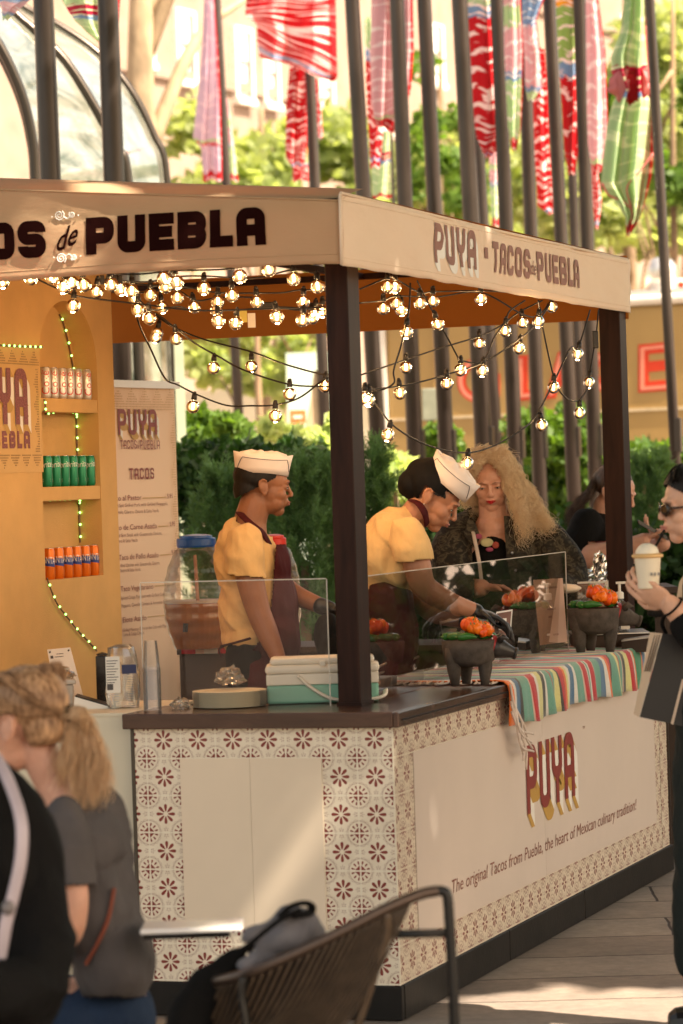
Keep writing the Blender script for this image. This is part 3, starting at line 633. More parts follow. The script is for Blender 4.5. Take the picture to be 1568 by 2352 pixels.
# ================================================================== STALL
wood = NT('dark stained wood'); v = wood.mapping(wood.coord(), (1, 1, .12))
wood.col(wood.ramp(wood.noise(v, 26, 5, .6, .6), [(.3, (.014, .0045, .0028)), (.7, (.036, .0125, .0075))])); wood.set(Roughness=.5, Specular_IOR_Level=.15)
wood.bump(wood.noise(v, 60, 3), .15, .002); WOODV = wood.m
wood = NT('dark stained counter wood'); v = wood.mapping(wood.coord(), (.25, .25, 1))
wood.col(wood.ramp(wood.noise(v, 16, 5, .6, .8), [(.3, (.03, .012, .007)), (.7, (.075, .033, .02))])); wood.set(Roughness=.25, Specular_IOR_Level=.45)
wood.bump(wood.noise(v, 60, 3), .12, .002); WOODH = wood.m
blackb = mat('black plinth board', (.008, .006, .005), .5, var=.5, sc=9, bump=.2, spec=.25)
T_ = .1187
def tilemat(name, ax, u0, v0):
    t = NT(name); sp = t.n('ShaderNodeSeparateXYZ'); t.L(t.pos(), sp.inputs[0]); m = t.math
    u = m('DIVIDE', m('SUBTRACT', sp.outputs[ax], u0), T_); v = m('DIVIDE', m('SUBTRACT', sp.outputs[2], v0), T_)
    fu = m('SUBTRACT', u, m('ROUND', u)); fv = m('SUBTRACT', v, m('ROUND', v))
    def polar(a, b): return m('SQRT', m('ADD', m('MULTIPLY', a, a), m('MULTIPLY', b, b))), m('ARCTAN2', b, a)
    def petals(r, an, step, off, rc, ra, rb):
        k = m('DIVIDE', m('ADD', an, off), step); al = m('MULTIPLY', m('SUBTRACT', k, m('ROUND', k)), step)
        px = m('MULTIPLY', r, m('COSINE', al)); py = m('MULTIPLY', r, m('SINE', al))
        wd = m('MULTIPLY', rb, m('ADD', .45, m('MULTIPLY', m('DIVIDE', m('SUBTRACT', px, rc - ra), 2 * ra), .75)))
        e = m('ADD', m('POWER', m('ABSOLUTE', m('DIVIDE', m('SUBTRACT', px, rc), ra)), 2.6), m('POWER', m('ABSOLUTE', m('DIVIDE', py, wd)), 2.0))
        return m('LESS_THAN', e, 1.0)
    r, an = polar(fu, fv)
    fl = petals(r, an, math.pi / 4, 0, .165, .105, .046)
    a = m('SUBTRACT', .5, m('ABSOLUTE', fu)); b = m('SUBTRACT', .5, m('ABSOLUTE', fv))
    r2, an2 = polar(a, b)
    tri = m('MULTIPLY', m('LESS_THAN', m('ADD', a, b), .175), m('MULTIPLY', m('GREATER_THAN', a, .022), m('GREATER_THAN', b, .022)))
    p3 = petals(r2, an2, math.pi / 6, -math.pi / 12, .215, .052, .026)
    dark = m('MAXIMUM', fl, m('MAXIMUM', tri, m('MULTIPLY', p3, m('LESS_THAN', r2, .3))))
    rg = m('LESS_THAN', m('ABSOLUTE', m('SUBTRACT', r2, .325)), .009)
    scal = m('ADD', .355, m('MULTIPLY', .012, m('SINE', m('MULTIPLY', an2, 16))))
    rg = m('MAXIMUM', rg, m('LESS_THAN', m('ABSOLUTE', m('SUBTRACT', r2, scal)), .006))
    def dots(p, q):
        d = None
        for (x, y, rr) in ((.06, .032, .020), (.105, .05, .016), (.11, 0, .016), (.15, 0, .012)):
            e = m('ADD', m('POWER', m('SUBTRACT', p, x), 2), m('POWER', m('SUBTRACT', q, y), 2)); e = m('LESS_THAN', e, rr * rr)
            d = e if d is None else m('MAXIMUM', d, e)
        return d
    dt = m('MAXIMUM', dots(a, m('ABSOLUTE', fv)), dots(b, m('ABSOLUTE', fu)))
    thin = m('MAXIMUM', rg, m('MULTIPLY', dt, 1.0))
    gr = m('LESS_THAN', m('MINIMUM', a, b), .012)
    nz = t.noise(t.pos(), 20, 4)
    c = t.mix(m('MULTIPLY', thin, .65), t.ramp(nz, [(.3, (.66, .57, .45)), (.7, (.76, .67, .54))]), (.27, .13, .10))
    c = t.mix(dark, c, t.ramp(nz, [(.3, (.17, .018, .014)), (.7, (.23, .035, .025))]))
    c = t.mix(gr, c, (.74, .68, .56))
    t.col(c); t.set(Roughness=.28, Specular_IOR_Level=.45); return t.m
TILE_A = tilemat('patterned tile, short side', 0, -.0595, .888); TILE_B = tilemat('patterned tile, long side', 1, .018, .888)
cream = mat('cream laminate panel', (.70, .58, .45), .33, var=.03, sc=3, bump=.02)
creamB = mat('pale laminate panel', (.68, .58, .51), .36, var=.03, sc=3, bump=.02)
YE = 3.80
ct = thing('serving_counter', (0, 0, 0), 'corner serving counter with red flower tiles, dark wood top and black plinth', 'counter')
q = MB(); q.box(-.872, 0, 0, .012, .113, .925); q.build('tiled_front', TILE_A, ct)
q = MB(); q.box(-.012, 0, .0125, 3.655, .113, .925); q.build('tiled_side', TILE_B, ct)
q = MB(); q.box(-.014, -.002, 3.672, YE, .113, .925); q.build('tiled_side_end', TILE_B, ct)
q = MB(); q.box(-.03, -.013, 3.64, 3.69, .113, .925); q.build('panel_gap', blackb, ct)
q = MB(); q.box(-.884, -.873, -.003, .3, .113, .925); q.build('edge_strip', mat('dark bronze edge', (.06, .045, .03), .4), ct)
q = MB(); q.box(-.716, -.4785, -.004, -.001, .286, .8285); q.box(-.4775, -.237, -.004, -.001, .286, .8285); q.build('cream_panel', cream, ct)
q = MB(); q.box(.001, .004, .202, 1.772, .2365, .8285); q.box(.001, .004, 1.7735, 3.553, .2365, .8285); q.build('pale_panel', creamB, ct)
q = MB(); q.box(-.86, .006, -.006, .02, .004, .11); q.box(-.018, .0085, .0215, 1.24, .004, .112); q.box(-.018, .0080, 1.246, 2.30, .004, .111); q.box(-.018, .0085, 2.306, YE + .03, .004, .112)
q.build('plinth', blackb, ct, bevel=.003)
q = MB(); q.box(-.902, .012, -.028, .34, .925, .974); q.build('counter_top', WOODH, ct, bevel=.004)
q = MB(); q.box(-.56, .030, .342, YE + .02, .925, .9735); q.box(.0125, .030, -.028, .3418, .925, .9735); q.build('counter_top', WOODH, ct, bevel=.004)
q = MB(); q.box(.0302, .034, .01, YE, .945, .949); q.build('edge_groove', blackb, ct)
q = MB(); q.box(-.55, -.54, .35, YE, .02, .92); q.box(-.87, -.56, .33, .34, .02, .92); q.build('inner_board', blackb, ct)

# --- lettering: own condensed block alphabet made of bent strokes
def arc(cx, cy, r, a0, a1, n=6): return [(cx + r * math.cos(math.radians(a0 + (a1 - a0) * i / n)), cy + r * math.sin(math.radians(a0 + (a1 - a0) * i / n))) for i in range(n + 1)]
def glyph(ch, w, h, t):
    k = t / 2; r = min(w * .42, h * .3) - k; X = w - k; Y = h - k; m = h * .46
    if ch == 'P': return w, [[(k, 0), (k, h)], [(k, Y)] + arc(X - r, Y - r, r, 90, 0) + arc(X - r, m - k * .2 + r, r, 0, -90) + [(k, m - k * .2)]]
    if ch == 'U': return w, [[(k, h)] + arc(k + r, k + r, r, 180, 270) + arc(X - r, k + r, r, 270, 360) + [(X, h)]]
    if ch == 'Y': return w, [[(k, h)] + arc(k + r, m + r, r, 180, 270) + arc(X - r, m + r, r, 270, 360) + [(X, h)], [(w / 2, m), (w / 2, 0)]]
    if ch == 'A': return w, [[(k, 0)] + arc(k + r, Y - r, r, 180, 90) + arc(X - r, Y - r, r, 90, 0) + [(X, 0)], [(k, m * .88), (X, m * .88)]]
    if ch == 'T': return w * .9, [[(0, Y), (w * .9, Y)], [(w * .45, Y), (w * .45, 0)]]
    if ch == 'O': return w, [arc(k + r, Y - r, r, 180, 90) + arc(X - r, Y - r, r, 90, 0) + arc(X - r, k + r, r, 0, -90) + arc(k + r, k + r, r, 270, 180) + [(k, Y - r), (k, Y - r + .001)]]
    if ch == 'C': return w, [[(X, h * .66)] + arc(X - r, Y - r, r, 0, 90) + arc(k + r, Y - r, r, 90, 180) + arc(k + r, k + r, r, 180, 270) + arc(X - r, k + r, r, 270, 360) + [(X, h * .34)]]
    if ch == 'S': return w, [[(X, h * .68)] + arc(X - r, Y - r, r, 0, 90) + arc(k + r, Y - r, r, 90, 180) + arc(k + r, h / 2 + r, r, 180, 270) + arc(X - r, h / 2 - r, r, 90, 0) + arc(X - r, k + r, r, 0, -90) + arc(k + r, k + r, r, 270, 180) + [(k, h * .32)]]
    if ch == 'E': return w * .88, [[(k, 0), (k, h)], [(k, Y), (w * .88, Y)], [(k, h / 2), (w * .82, h / 2)], [(k, k), (w * .88, k)]]
    if ch == 'B': return w, [[(k, 0), (k, h)], [(k, Y)] + arc(X - r, Y - r, r, 90, 0) + arc(X - r, h / 2 + r, r, 0, -90) + [(k, h / 2)], [(k, h / 2)] + arc(X - r, h / 2 - r, r, 90, 0) + arc(X - r, k + r, r, 0, -90) + [(k, k)]]
    if ch == 'L': return w * .8, [[(k, h), (k, 0)], [(k, k), (w * .8, k)]]
    if ch == 'D': return w, [[(k, 0), (k, h)], [(k, Y)] + arc(X - r, Y - r, r, 90, 0) + arc(X - r, k + r, r, 0, -90) + [(k, k)]]
    if ch == '.': return t, [[(0, h / 2), (t, h / 2)]]
    return w * .45, []
def outline(path, t):
    P = [Vector((x, y, 0)) for x, y in path]; P = [p for i, p in enumerate(P) if i == 0 or (p - P[i - 1]).length > 1e-5]
    Lf = []; Rt = []
    for i, p in enumerate(P):
        a = (P[i] - P[i - 1]).normalized() if i else (P[1] - P[0]).normalized()
        b = (P[i + 1] - P[i]).normalized() if i < len(P) - 1 else a
        n = Vector((-(a + b).y, (a + b).x, 0)).normalized(); k = 1 / max(.5, n.dot(Vector((-a.y, a.x, 0))))
        Lf.append(p + n * t / 2 * k); Rt.append(p - n * t / 2 * k)
    return Lf, Rt
def word(q, text, x0, w, h, t, gap, put, off=0.0, step=.00012, shadow=None, sq=None, sub=.03):
    """text laid out in a (u, v) plane; put(u, v, off) gives the world point. q collects faces, sq = (side, under) collectors"""
    x = x0; o = off
    for ch in text:
        adv, strokes = glyph(ch, w, h, t)
        for st in strokes:
            # subdivide long segments so the letters can follow cloth
            pts = [st[0]]
            for b in st[1:]:
                a = pts[-1]; n = max(1, int(math.dist(a, b) / sub))
                pts += [(a[0] + (b[0] - a[0]) * i / n, a[1] + (b[1] - a[1]) * i / n) for i in range(1, n + 1)]
            Lf, Rt = outline(pts, t); o += step; base = len(q.v)
            for a, b in zip(Lf, Rt): q.v += [tuple(put(x + a.x, a.y, o)), tuple(put(x + b.x, b.y, o))]
            for i in range(len(Lf) - 1): q.f.append((base + 2 * i, base + 2 * i + 1, base + 2 * i + 3, base + 2 * i + 2)); q.mi.append(0)
            if shadow:
                sx, sy = shadow; loop = Lf + Rt[::-1]
                for i in range(len(loop)):
                    a, b = loop[i], loop[(i + 1) % len(loop)]
                    if (b - a).length < 1e-5: continue
                    e = (b - a).normalized(); under = abs(e.x) > .5
                    tgt = sq[1] if under else sq[0]; oo = off - (.0011 if under else .0016) + (i % 7) * .00004
                    tgt.quad(put(x + a.x, a.y, oo), put(x + b.x, b.y, oo), put(x + b.x + sx, b.y + sy, oo), put(x + a.x + sx, a.y + sy, oo))
        x += adv + gap
    return x - x0
_fc = {}
def fontmesh(text, size=1.0, shear=0, spacing=1.0, off=0):
    cu = bpy.data.curves.new('t', 'FONT'); cu.body = text; cu.size = size; cu.shear = shear; cu.space_character = spacing; cu.resolution_u = 3; cu.offset = off
    o = bpy.data.objects.new('t', cu); COL.objects.link(o); bpy.context.view_layer.update()
    me = bpy.data.meshes.new_from_object(o.evaluated_get(bpy.context.evaluated_depsgraph_get()))
    vs = [tuple(v.co) for v in me.vertices]; fs = [tuple(p.vertices) for p in me.polygons]
    bpy.data.objects.remove(o); bpy.data.curves.remove(cu); bpy.data.meshes.remove(me); return vs, fs
def text(q, s, x, y, height, width, put, off=.0006, shear=0, wt=0):
    """built-in font text scaled to cap height and total width in the (u, v) plane"""
    vs, fs = fontmesh(s, 1, shear, 1, wt); x0 = min(a[0] for a in vs); x1 = max(a[0] for a in vs)
    k = height / .729; kx = width / (x1 - x0) if width else k
    q.add([put(x + (a[0] - x0) * kx, y + a[1] * k, off) for a in vs], fs)
maroon = mat('maroon print', (.23, .030, .022), .5, var=.06, bump=0); ochp = mat('ochre print', (.50, .29, .06), .5, var=.05, bump=0)
whp = mat('white print', (.82, .78, .72), .5, var=.03, bump=0); brp = mat('brown print', (.26, .10, .07), .5, var=.08, bump=0)
# long side: logo and slogan
putB = lambda u, v, o: Vector((.0045 + o, u, v))
q = MB(); s1 = MB(); s2 = MB()
word(q, 'PUYA', 1.53, .148, .245, .045, .030, lambda u, v, o: putB(u, v + .485, o), .0022, shadow=(.055, -.052), sq=(s1, s2))
q.build('logo_letters', maroon, ct); s1.build('logo_side_shade', whp, ct); s2.build('logo_under_shade', ochp, ct)
q = MB(); text(q, 'The original Tacos from Puebla, the heart of Mexican culinary tradition!', .575, .327, .047, 2.62, putB, .0006, shear=.18, wt=0); q.build('slogan', brp, ct)
q = MB(); text(q, 'TM', 2.36, .722, .012, .035, putB); q.build('trademark', brp, ct)

# --- canopy
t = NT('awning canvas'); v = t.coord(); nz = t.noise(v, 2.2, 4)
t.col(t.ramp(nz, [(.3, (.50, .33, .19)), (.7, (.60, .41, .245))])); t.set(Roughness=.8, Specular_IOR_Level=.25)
t.bump(t.math('ADD', t.noise(t.mapping(v, (1, 1, 2.2)), 5, 4), t.math('MULTIPLY', t.noise(v, 420, 2), .06)), .35, .02)
tlc = t.n('ShaderNodeBsdfTranslucent'); tlc.inputs[0].default_value = (.62, .17, .02, 1); mx_ = t.n('ShaderNodeMixShader'); mx_.inputs[0].default_value = .26
t.L(t.b.outputs[0], mx_.inputs[1]); t.L(tlc.outputs[0], mx_.inputs[2]); t.L(mx_.outputs[0], t.out.inputs[0]); CANV = t.m
t = NT('awning canvas with painted sky brightness'); nz = t.noise(t.coord(), 2.2, 4); t.col(t.ramp(nz, [(.3, (.88, .70, .53)), (.7, (.92, .75, .58))])); t.set(Roughness=.8, Specular_IOR_Level=.2)  # lighter copy of the canvas, open-sky brightness put into its colour
t.bump(t.noise(t.mapping(t.coord(), (1, 1, 2.2)), 5, 4), .35, .02)
tlc = t.n('ShaderNodeBsdfTranslucent'); tlc.inputs[0].default_value = (.62, .18, .03, 1); mx_ = t.n('ShaderNodeMixShader'); mx_.inputs[0].default_value = .14
t.L(t.b.outputs[0], mx_.inputs[1]); t.L(tlc.outputs[0], mx_.inputs[2]); t.L(mx_.outputs[0], t.out.inputs[0]); CANV_SKYLIT = t.m
cp = thing('awning', (-1.4, 1.8, 2.4), 'tan canvas awning with printed taco lettering strung over the counter', 'awning')
XC, YC = -.112, 0.0; XL = -2.62; YB = onx(1441, 650, XC).y
def wav(u, v): return .014 * noise.noise(Vector((u * 1.7, v * 3.1, 2))) + .009 * noise.noise(Vector((u * 4.5, v * 5, 5))) + .004 * (1 - abs(noise.noise(Vector((u * 3 + v * 5, v * 7, 8)))) * 3)
def ztop(x): return 2.626 + .088 * min(1.35, XC - x)       # roof rises towards the ridge
def zlow(x): return 2.383 + .012 * math.sin((XC - x) * 2.5) * .6
putA0 = lambda x, z, o=0: Vector((x, YC - o + wav(x, z), z))
q = MB(); nx, nz_ = 90, 16
for i in range(nx + 1):
    for j in range(nz_ + 1):
        x = XC + (XL - XC) * i / nx; z0 = zlow(x) + .004 * noise.noise(Vector((x * 6, 0, 0))); z = z0 + (ztop(x) - .045 - z0) * j / nz_
        q.v.append(tuple(putA0(x, z)))
for i in range(nx):
    for j in range(nz_): a = i * (nz_ + 1) + j; q.f.append((a, a + nz_ + 1, a + nz_ + 2, a + 1)); q.mi.append(0)
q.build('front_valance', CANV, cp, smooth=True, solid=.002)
q = MB()
for i in range(nx + 1):
    x = XC + (XL - XC) * i / nx; zt_ = ztop(x) - .045
    for k in range(5):
        s_ = k / 4; q.v.append((x, .002 + wav(x, zt_) * (1 - s_) + s_ * .22, zt_ + .052 * s_ ** .7))
for i in range(nx):
    for k in range(4): a = i * 5 + k; q.f.append((a, a + 5, a + 6, a + 1)); q.mi.append(0)
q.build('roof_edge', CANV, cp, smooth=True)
putB0 = lambda y, z, o=0: Vector((XC + o + .8 * wav(y * .8 + 9, z) + .004 * math.sin(y * 2.2), y, z))
q = MB(); ny = 110
for i in range(ny + 1):
    for j in range(nz_ + 1):
        y = YC + .003 + (YB - YC) * i / ny; z0 = 2.376 + .006 * noise.noise(Vector((y * 5, 3, 0))) - .018 * math.sin(math.pi * i / ny) * 0; zt_ = 2.603 - .006 * math.sin(math.pi * i / ny)
        q.v.append(tuple(putB0(y, z0 + (zt_ - z0) * j / nz_)))
for i in range(ny):
    for j in range(nz_): a = i * (nz_ + 1) + j; q.f.append((a, a + 1, a + nz_ + 2, a + nz_ + 1)); q.mi.append(0)
q.build('side_valance', CANV_SKYLIT, cp, smooth=True, solid=.002)
q = MB(); q.tube([(XC - .004, YC - .002, 2.378), (XC - .002, YC - .003, 2.60)], .006, 8); q.tube([(XC, YC, 2.603), (XC, 1.8, 2.598), (XC, YB, 2.603)], .006, 8); q.build('seam_piping', CANV_SKYLIT, cp, smooth=True)
q = MB(); q.tube([putA0(XC + (XL - XC) * i / 60, ztop(XC + (XL - XC) * i / 60) - .046, .002) for i in range(61)], .0032, 6); q.tube([putA0(XC + (XL - XC) * i / 60, zlow(XC + (XL - XC) * i / 60) + .030, .0012) for i in range(61)], .0014, 5)
q.build('front_seam', CANV, cp, smooth=True)
q = MB(); q.tube([putB0(YC + (YB - YC) * i / 60, 2.402, .0014) for i in range(61)], .0014, 5); q.tube([putB0(YC + (YB - YC) * i / 60, 2.583, .0014) for i in range(61)], .0016, 5); q.build('side_seam', CANV_SKYLIT, cp, smooth=True)
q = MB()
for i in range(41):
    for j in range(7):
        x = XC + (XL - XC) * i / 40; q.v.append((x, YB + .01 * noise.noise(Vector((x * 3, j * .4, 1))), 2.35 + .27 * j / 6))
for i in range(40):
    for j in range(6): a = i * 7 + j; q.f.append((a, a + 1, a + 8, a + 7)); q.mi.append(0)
canv_glow = NT('canvas with painted orange through-light'); canv_glow.col((.30, .105, .022)); canv_glow.set(Roughness=.85, Specular_IOR_Level=.1); canv_glow.bump(canv_glow.noise(canv_glow.coord(), 5, 4), .4, .02)  # same canvas; the deep orange of light coming through is in the colour
l2 = canv_glow.n('ShaderNodeBsdfTranslucent'); l2.inputs[0].default_value = (.62, .17, .02, 1); l3 = canv_glow.n('ShaderNodeMixShader'); l3.inputs[0].default_value = .22; canv_glow.L(canv_glow.b.outputs[0], l3.inputs[1]); canv_glow.L(l2.outputs[0], l3.inputs[2]); canv_glow.L(l3.outputs[0], canv_glow.out.inputs[0]); CANV_GLOW = canv_glow.m
q.build('back_valance', CANV_GLOW, cp, smooth=True)
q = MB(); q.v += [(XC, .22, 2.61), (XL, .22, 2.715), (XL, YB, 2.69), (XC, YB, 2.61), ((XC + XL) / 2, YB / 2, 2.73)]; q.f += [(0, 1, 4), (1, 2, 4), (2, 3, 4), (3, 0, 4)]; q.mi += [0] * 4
q.build('roof', CANV_GLOW, cp)
q = MB(); q.box(XL, XC - .02, .012, .05, 2.56, 2.59); q.box(XC - .06, XC - .03, .06, YB - .02, 2.56, 2.59); q.box(XL, XC - .03, YB - .06, YB - .02, 2.575, 2.60); q.box(-1.3, -1.27, .06, YB - .06, 2.575, 2.60); q.build('frame', WOODV, cp)
# printing on the awning
pa = NT('awning black maroon print'); pa.col((.013, .0025, .002)); pa.set(Roughness=.85, Specular_IOR_Level=.03); PA = pa.m
fade = mat('faded print', (.30, .155, .125), .8, var=.08, bump=0)
q = MB()
def putAw(u, v, o): x = u; z = 2.455 + v; return putA0(x, z, .003 + o)
word(q, 'PUEBLA', -.985, .098, .120, .036, .0125, putAw, 0, sub=.02)
word(q, 'TACOS', -1.652, .098, .120, .036, .0125, putAw, 0, sub=.02); q.build('front_lettering', PA, cp)
q = MB(); text(q, 'de', -1.085, 2.470, .072, .075, lambda u, v, o: putA0(u, v + (u + 1.085) * .35, .0042 + o), shear=.4, wt=.012); q.build('small_word', PA, cp)
q = MB()
for sx, sy, fl in ((-1.055, 2.588, 1), (-1.05, 2.448, -1)):
    for dx, sg_, sz in ((-.020, 1, 1.0), (.024, -1, .62)):
        pts = [putA0(sx + dx + sg_ * sz * (.0025 + .00072 * i) * math.cos(i * .62 + .4), sy + fl * sz * (.0025 + .00072 * i) * math.sin(i * .62 + .4), .0055) for i in range(22)]
        q.tube(pts, .0021 * (.6 + .4 * sz), 5)
    q.tube(catmull([putA0(sx - .004, sy - .006 * fl, .0057), putA0(sx + .008, sy - .012 * fl, .0057), putA0(sx + .02, sy - .002 * fl, .0057)], 5), .0019, 5)
    for dx in (-.045, .046): q.ell(putA0(sx + dx, sy - .004 * fl, .0055), .0026, nu=8, nv=5)
q.build('scroll_ornament', whp, cp)
q = MB(); s1 = MB(); s2 = MB(); pb = lambda u, v, o: putB0(u, v + 2.438, .004 + o)
word(q, 'PUYA', .985, .104, .138, .030, .026, pb, 0, shadow=(.03, -.028), sq=(s1, s2), sub=.03)
word(q, '.', 1.585, .1, .135, .04, 0, pb)
word(q, 'TACOS', 1.69, .092, .112, .026, .024, lambda u, v, o: pb(u, v + .004, o), 0)
word(q, 'PUEBLA', 2.335, .092, .112, .026, .024, lambda u, v, o: pb(u, v + .004, o), 0)
q.build('side_lettering', fade, cp); s1.build('lettering_side_shade', whp, cp); s2.build('lettering_under_shade', whp, cp)
q = MB(); text(q, 'de', 2.235, 2.462, .055, .08, lambda u, v, o: putB0(u, v, .005 + o), shear=.3, wt=.01); q.build('small_word', fade, cp)

# --- posts
def post(x0, x1, y0, y1, label):
    T = thing('awning_post', ((x0 + x1) / 2, y0, .974), label, 'post', 'posts carrying the awning'); q = MB(); q.box(x0, x1, y0, y1, .975, 2.55); q.build('shaft', WOODV, T, bevel=.004)
    q = MB(); q.box(x0 - .004, x1 + .004, y0 - .004, y1 + .004, .9745, .985); q.build('foot_plate', WOODV, T)
    return T
pf0 = ony(747, 700, .26); pf1 = ony(799, 700, .26)
post(pf0.x, pf1.x, .26, .38, 'thick dark wooden post at the near corner of the counter')
pf0 = ony(1386, 900, 3.70); pf1 = ony(1434, 900, 3.70); pw_ = pf1.x - pf0.x; px1 = min(pf1.x, XC - .012)
post(px1 - pw_, px1, 3.70, 3.815, 'dark wooden post at the far end of the counter, beside the woman in sunglasses')
post(-2.55, -2.47, .26, .38, 'hidden left post of the awning'); post(-2.55, -2.47, 3.50, 3.62, 'hidden back left post of the awning')

# --- yellow niche wall (plane x = XW facing into the stall)
XW = -1.96
yel = mat('yellow stucco', (.66, .395, .145), .85, var=.07, sc=5, bump=.55, bdist=.003, bsc=190)
nw = thing('niche_wall', (XW, 1.5, 0), 'yellow stucco side wall with an arched niche of drink cans and printed logo', 'wall')
yA, yB = 1.80, 2.375; zb = onx(225, 1322, XW).z; zs_ = onx(226, 840, XW).z; ND = .098
yc = (yA + yB) / 2; rz = onx(165, 692, XW).z - zs_
arch = [(yB, zs_)] + [(yc + (yB - yc) * math.cos(math.radians(a)), zs_ + rz * math.sin(math.radians(a))) for a in range(6, 180, 6)] + [(yA, zs_)]
y0w, y1w = -.2, onx(266, 1031, XW).y; z0w, z1w = .0, 2.66
q = MB()
# face as quads around the opening
def fq(a, b, c, d, X=XW): q.quad(*[(X, y, z) for y, z in (a, b, c, d)])
fq((y0w, z0w), (yA, z0w), (yA, z1w), (y0w, z1w)); fq((yB, z0w), (y1w, z0w), (y1w, z1w), (yB, z1w)); fq((yA, z0w), (yB, z0w), (yB, zb), (yA, zb))
for i in range(len(arch) - 1):
    a, b = arch[i], arch[i + 1]; fq((a[0], a[1]), (a[0], z1w), (b[0], z1w), (b[0], b[1]))
q.quad((XW, y1w, z0w), (XW - .34, y1w, z0w), (XW - .34, y1w, z1w), (XW, y1w, z1w)); q.quad((XW, y0w, z0w), (XW - .34, y0w, z0w), (XW - .34, y0w, z1w), (XW, y0w, z1w))
q.quad((XW - .34, y0w, z0w), (XW - .34, y1w, z0w), (XW - .34, y1w, z1w), (XW - .34, y0w, z1w))
q.build('wall', yel, nw)
q = MB(); lp = [(yA, zb), (yB, zb)] + arch
for i in range(len(lp)):
    a, b = lp[i], lp[(i + 1) % len(lp)]
    if a == b: continue
    q.quad((XW, *a), (XW, *b), (XW - ND, *b), (XW - ND, *a))
q.add([(XW - ND, *p) for p in lp], [tuple(range(len(lp)))]); q.build('niche', yel, nw)
sh1 = (onx(200, 947, XW).z, onx(200, 912, XW).z); sh2 = (onx(220, 1141, XW).z, onx(220, 1117, XW).z)
SH = []
for (x0_, y0_) in ((225, 918), (232, 1115)):
    zt_ = onx(x0_, y0_, XW).z; SH.append(zt_); q = MB(); q.box(XW - ND + .001, XW - .001, yA + .001, yB - .001, zt_ - .055, zt_); q.build('shelf', yel, nw, bevel=.004)
SH.append(zb)
# printed logo on the wall
pl = MB(); dy0, dy1 = .9, onx(92, 900, XW).y; dz1 = onx(60, 795, XW).z; dz0 = onx(60, 1085, XW).z
pl.box(XW + .001, XW + .003, dy0, dy1, dz0, dz1); pl.build('logo_sheet', mat('golden printed sheet', (.64, .39, .14), .6, var=.04, sc=4), nw)
putW = lambda u, v, o: Vector((XW + .0036 + o, u, v)); q = MB(); s1 = MB(); s2 = MB(); speck = mat('worn purple print', (.24, .085, .09), .7, var=.5, sc=160, bump=0)
zA0 = onx(30, 975, XW).z; zA1 = onx(30, 843, XW).z; yAe = onx(60, 900, XW).y
aw = .1; word(q, 'PUYA', yAe - .148 * 3 - .125, .115, (zA1 - zA0) * .98, .040, .035, lambda u, v, o: putW(u, v + zA0, o), .002, shadow=(.03, -.035), sq=(s1, s2))
zP0 = onx(40, 1030, XW).z; zP1 = onx(40, 990, XW).z
word(q, 'PUEBLA', yAe + .015 - .072 * 5.6, .055, zP1 - zP0, .018, .017, lambda u, v, o: putW(u, v + zP0, o), .0)
q.build('wall_lettering', speck, nw); s1.build('lettering_side_shade', whp, nw); s2.build('lettering_under_shade', ochp, nw)
q = MB()
def dotgrid(q, put, u0, u1, v0, v1, du, dv, fn, r=.003):
    nu = int((u1 - u0) / du); nv = int((v1 - v0) / dv)
    for i in range(nu + 1):
        for j in range(nv + 1):
            u = u0 + i * du; v = v0 + j * dv
            if fn(u, v): q.quad(put(u - r, v - r * .8, 0), put(u + r, v - r * .8, 0), put(u + r, v + r * .8, 0), put(u - r, v + r * .8, 0))
tri_ = lambda u, v, v0, up, w_=.10, h_=.055: abs(((u / w_) % 1) - .5) * 2 < 1 - ((v - v0) / h_ if up else (v0 - v) / h_)
dotgrid(q, putW, dy0 + .02, dy1 - .015, dz1 - .07, dz1 - .008, .011, .0095, lambda u, v: tri_(u, v, dz1 - .07, True), .0032)
dotgrid(q, putW, dy0 + .02, dy1 - .015, dz0 + .008, dz0 + .07, .011, .0095, lambda u, v: tri_(u, v, dz0 + .07, False), .0032)
dotgrid(q, putW, dy1 - .075, dy1 - .02, dz0 + .08, dz1 - .08, .011, .0095, lambda u, v: (dy1 - .02 - u) < .018 + .03 * abs((((v - dz0) / .085) % 1) - .5) * 2, .0032)
q.build('dot_border', mat('olive dots', (.25, .15, .06), .7, bump=0), nw)

# green fairy lights
def lights(pts, n, label, r=.0022, glow=6.0):
    P = catmull(pts, 8); T = thing('fairy_light_string', P[0], label, 'fairy lights', 'small green light strings on the yellow wall'); q = MB(); q.tube(P, .0035, 6)
    q.build('cord', mat('clear brown cord', (.16, .10, .06), .3), T, smooth=True)
    d = [0]
    for a, b in zip(P, P[1:]): d.append(d[-1] + (b - a).length)
    for k in range(n):
        s_ = (k + .5) / n * d[-1]; i = max(j for j in range(len(d)) if d[j] <= s_); i = min(i, len(P) - 2); f = (s_ - d[i]) / max(1e-6, d[i + 1] - d[i])
        q = MB(); q.ell(P[i].lerp(P[i + 1], f) + Vector((.004, -.002, 0)), .0048, nu=8, nv=6); q.build('light', LED, T, smooth=True)
    return T
LED = emis('green led', (.35, 1, .15), 1.6)
o_ = .012
lights([onx(x, y, XW + o_) for x, y in ((-12, 792), (20, 794), (60, 796), (97, 797))], 9, 'green light string along the top edge of the wall logo')
BK = XW - ND + .006
def onback(x, y):
    p = onx(x, y, BK); p.y = min(p.y, yB - .012); f = max(-1, min(1, (p.y - yc) / ((yB - yA) / 2)))
    if p.z > zs_: p.z = min(p.z, zs_ + rz * math.sqrt(max(0, 1 - f * f)) - .012)
    return p
lights([onback(x, y) for x, y in ((136, 712), (146, 745), (157, 790), (165, 830), (170, 862))], 5, 'green light string curving down the top of the arch above the silver cans')
lights([onx(101, 917, XW + o_), onx(104, 935, XW + o_), onx(100, 947, XW + .004)], 2, 'short green light string around the near end of the upper shelf')
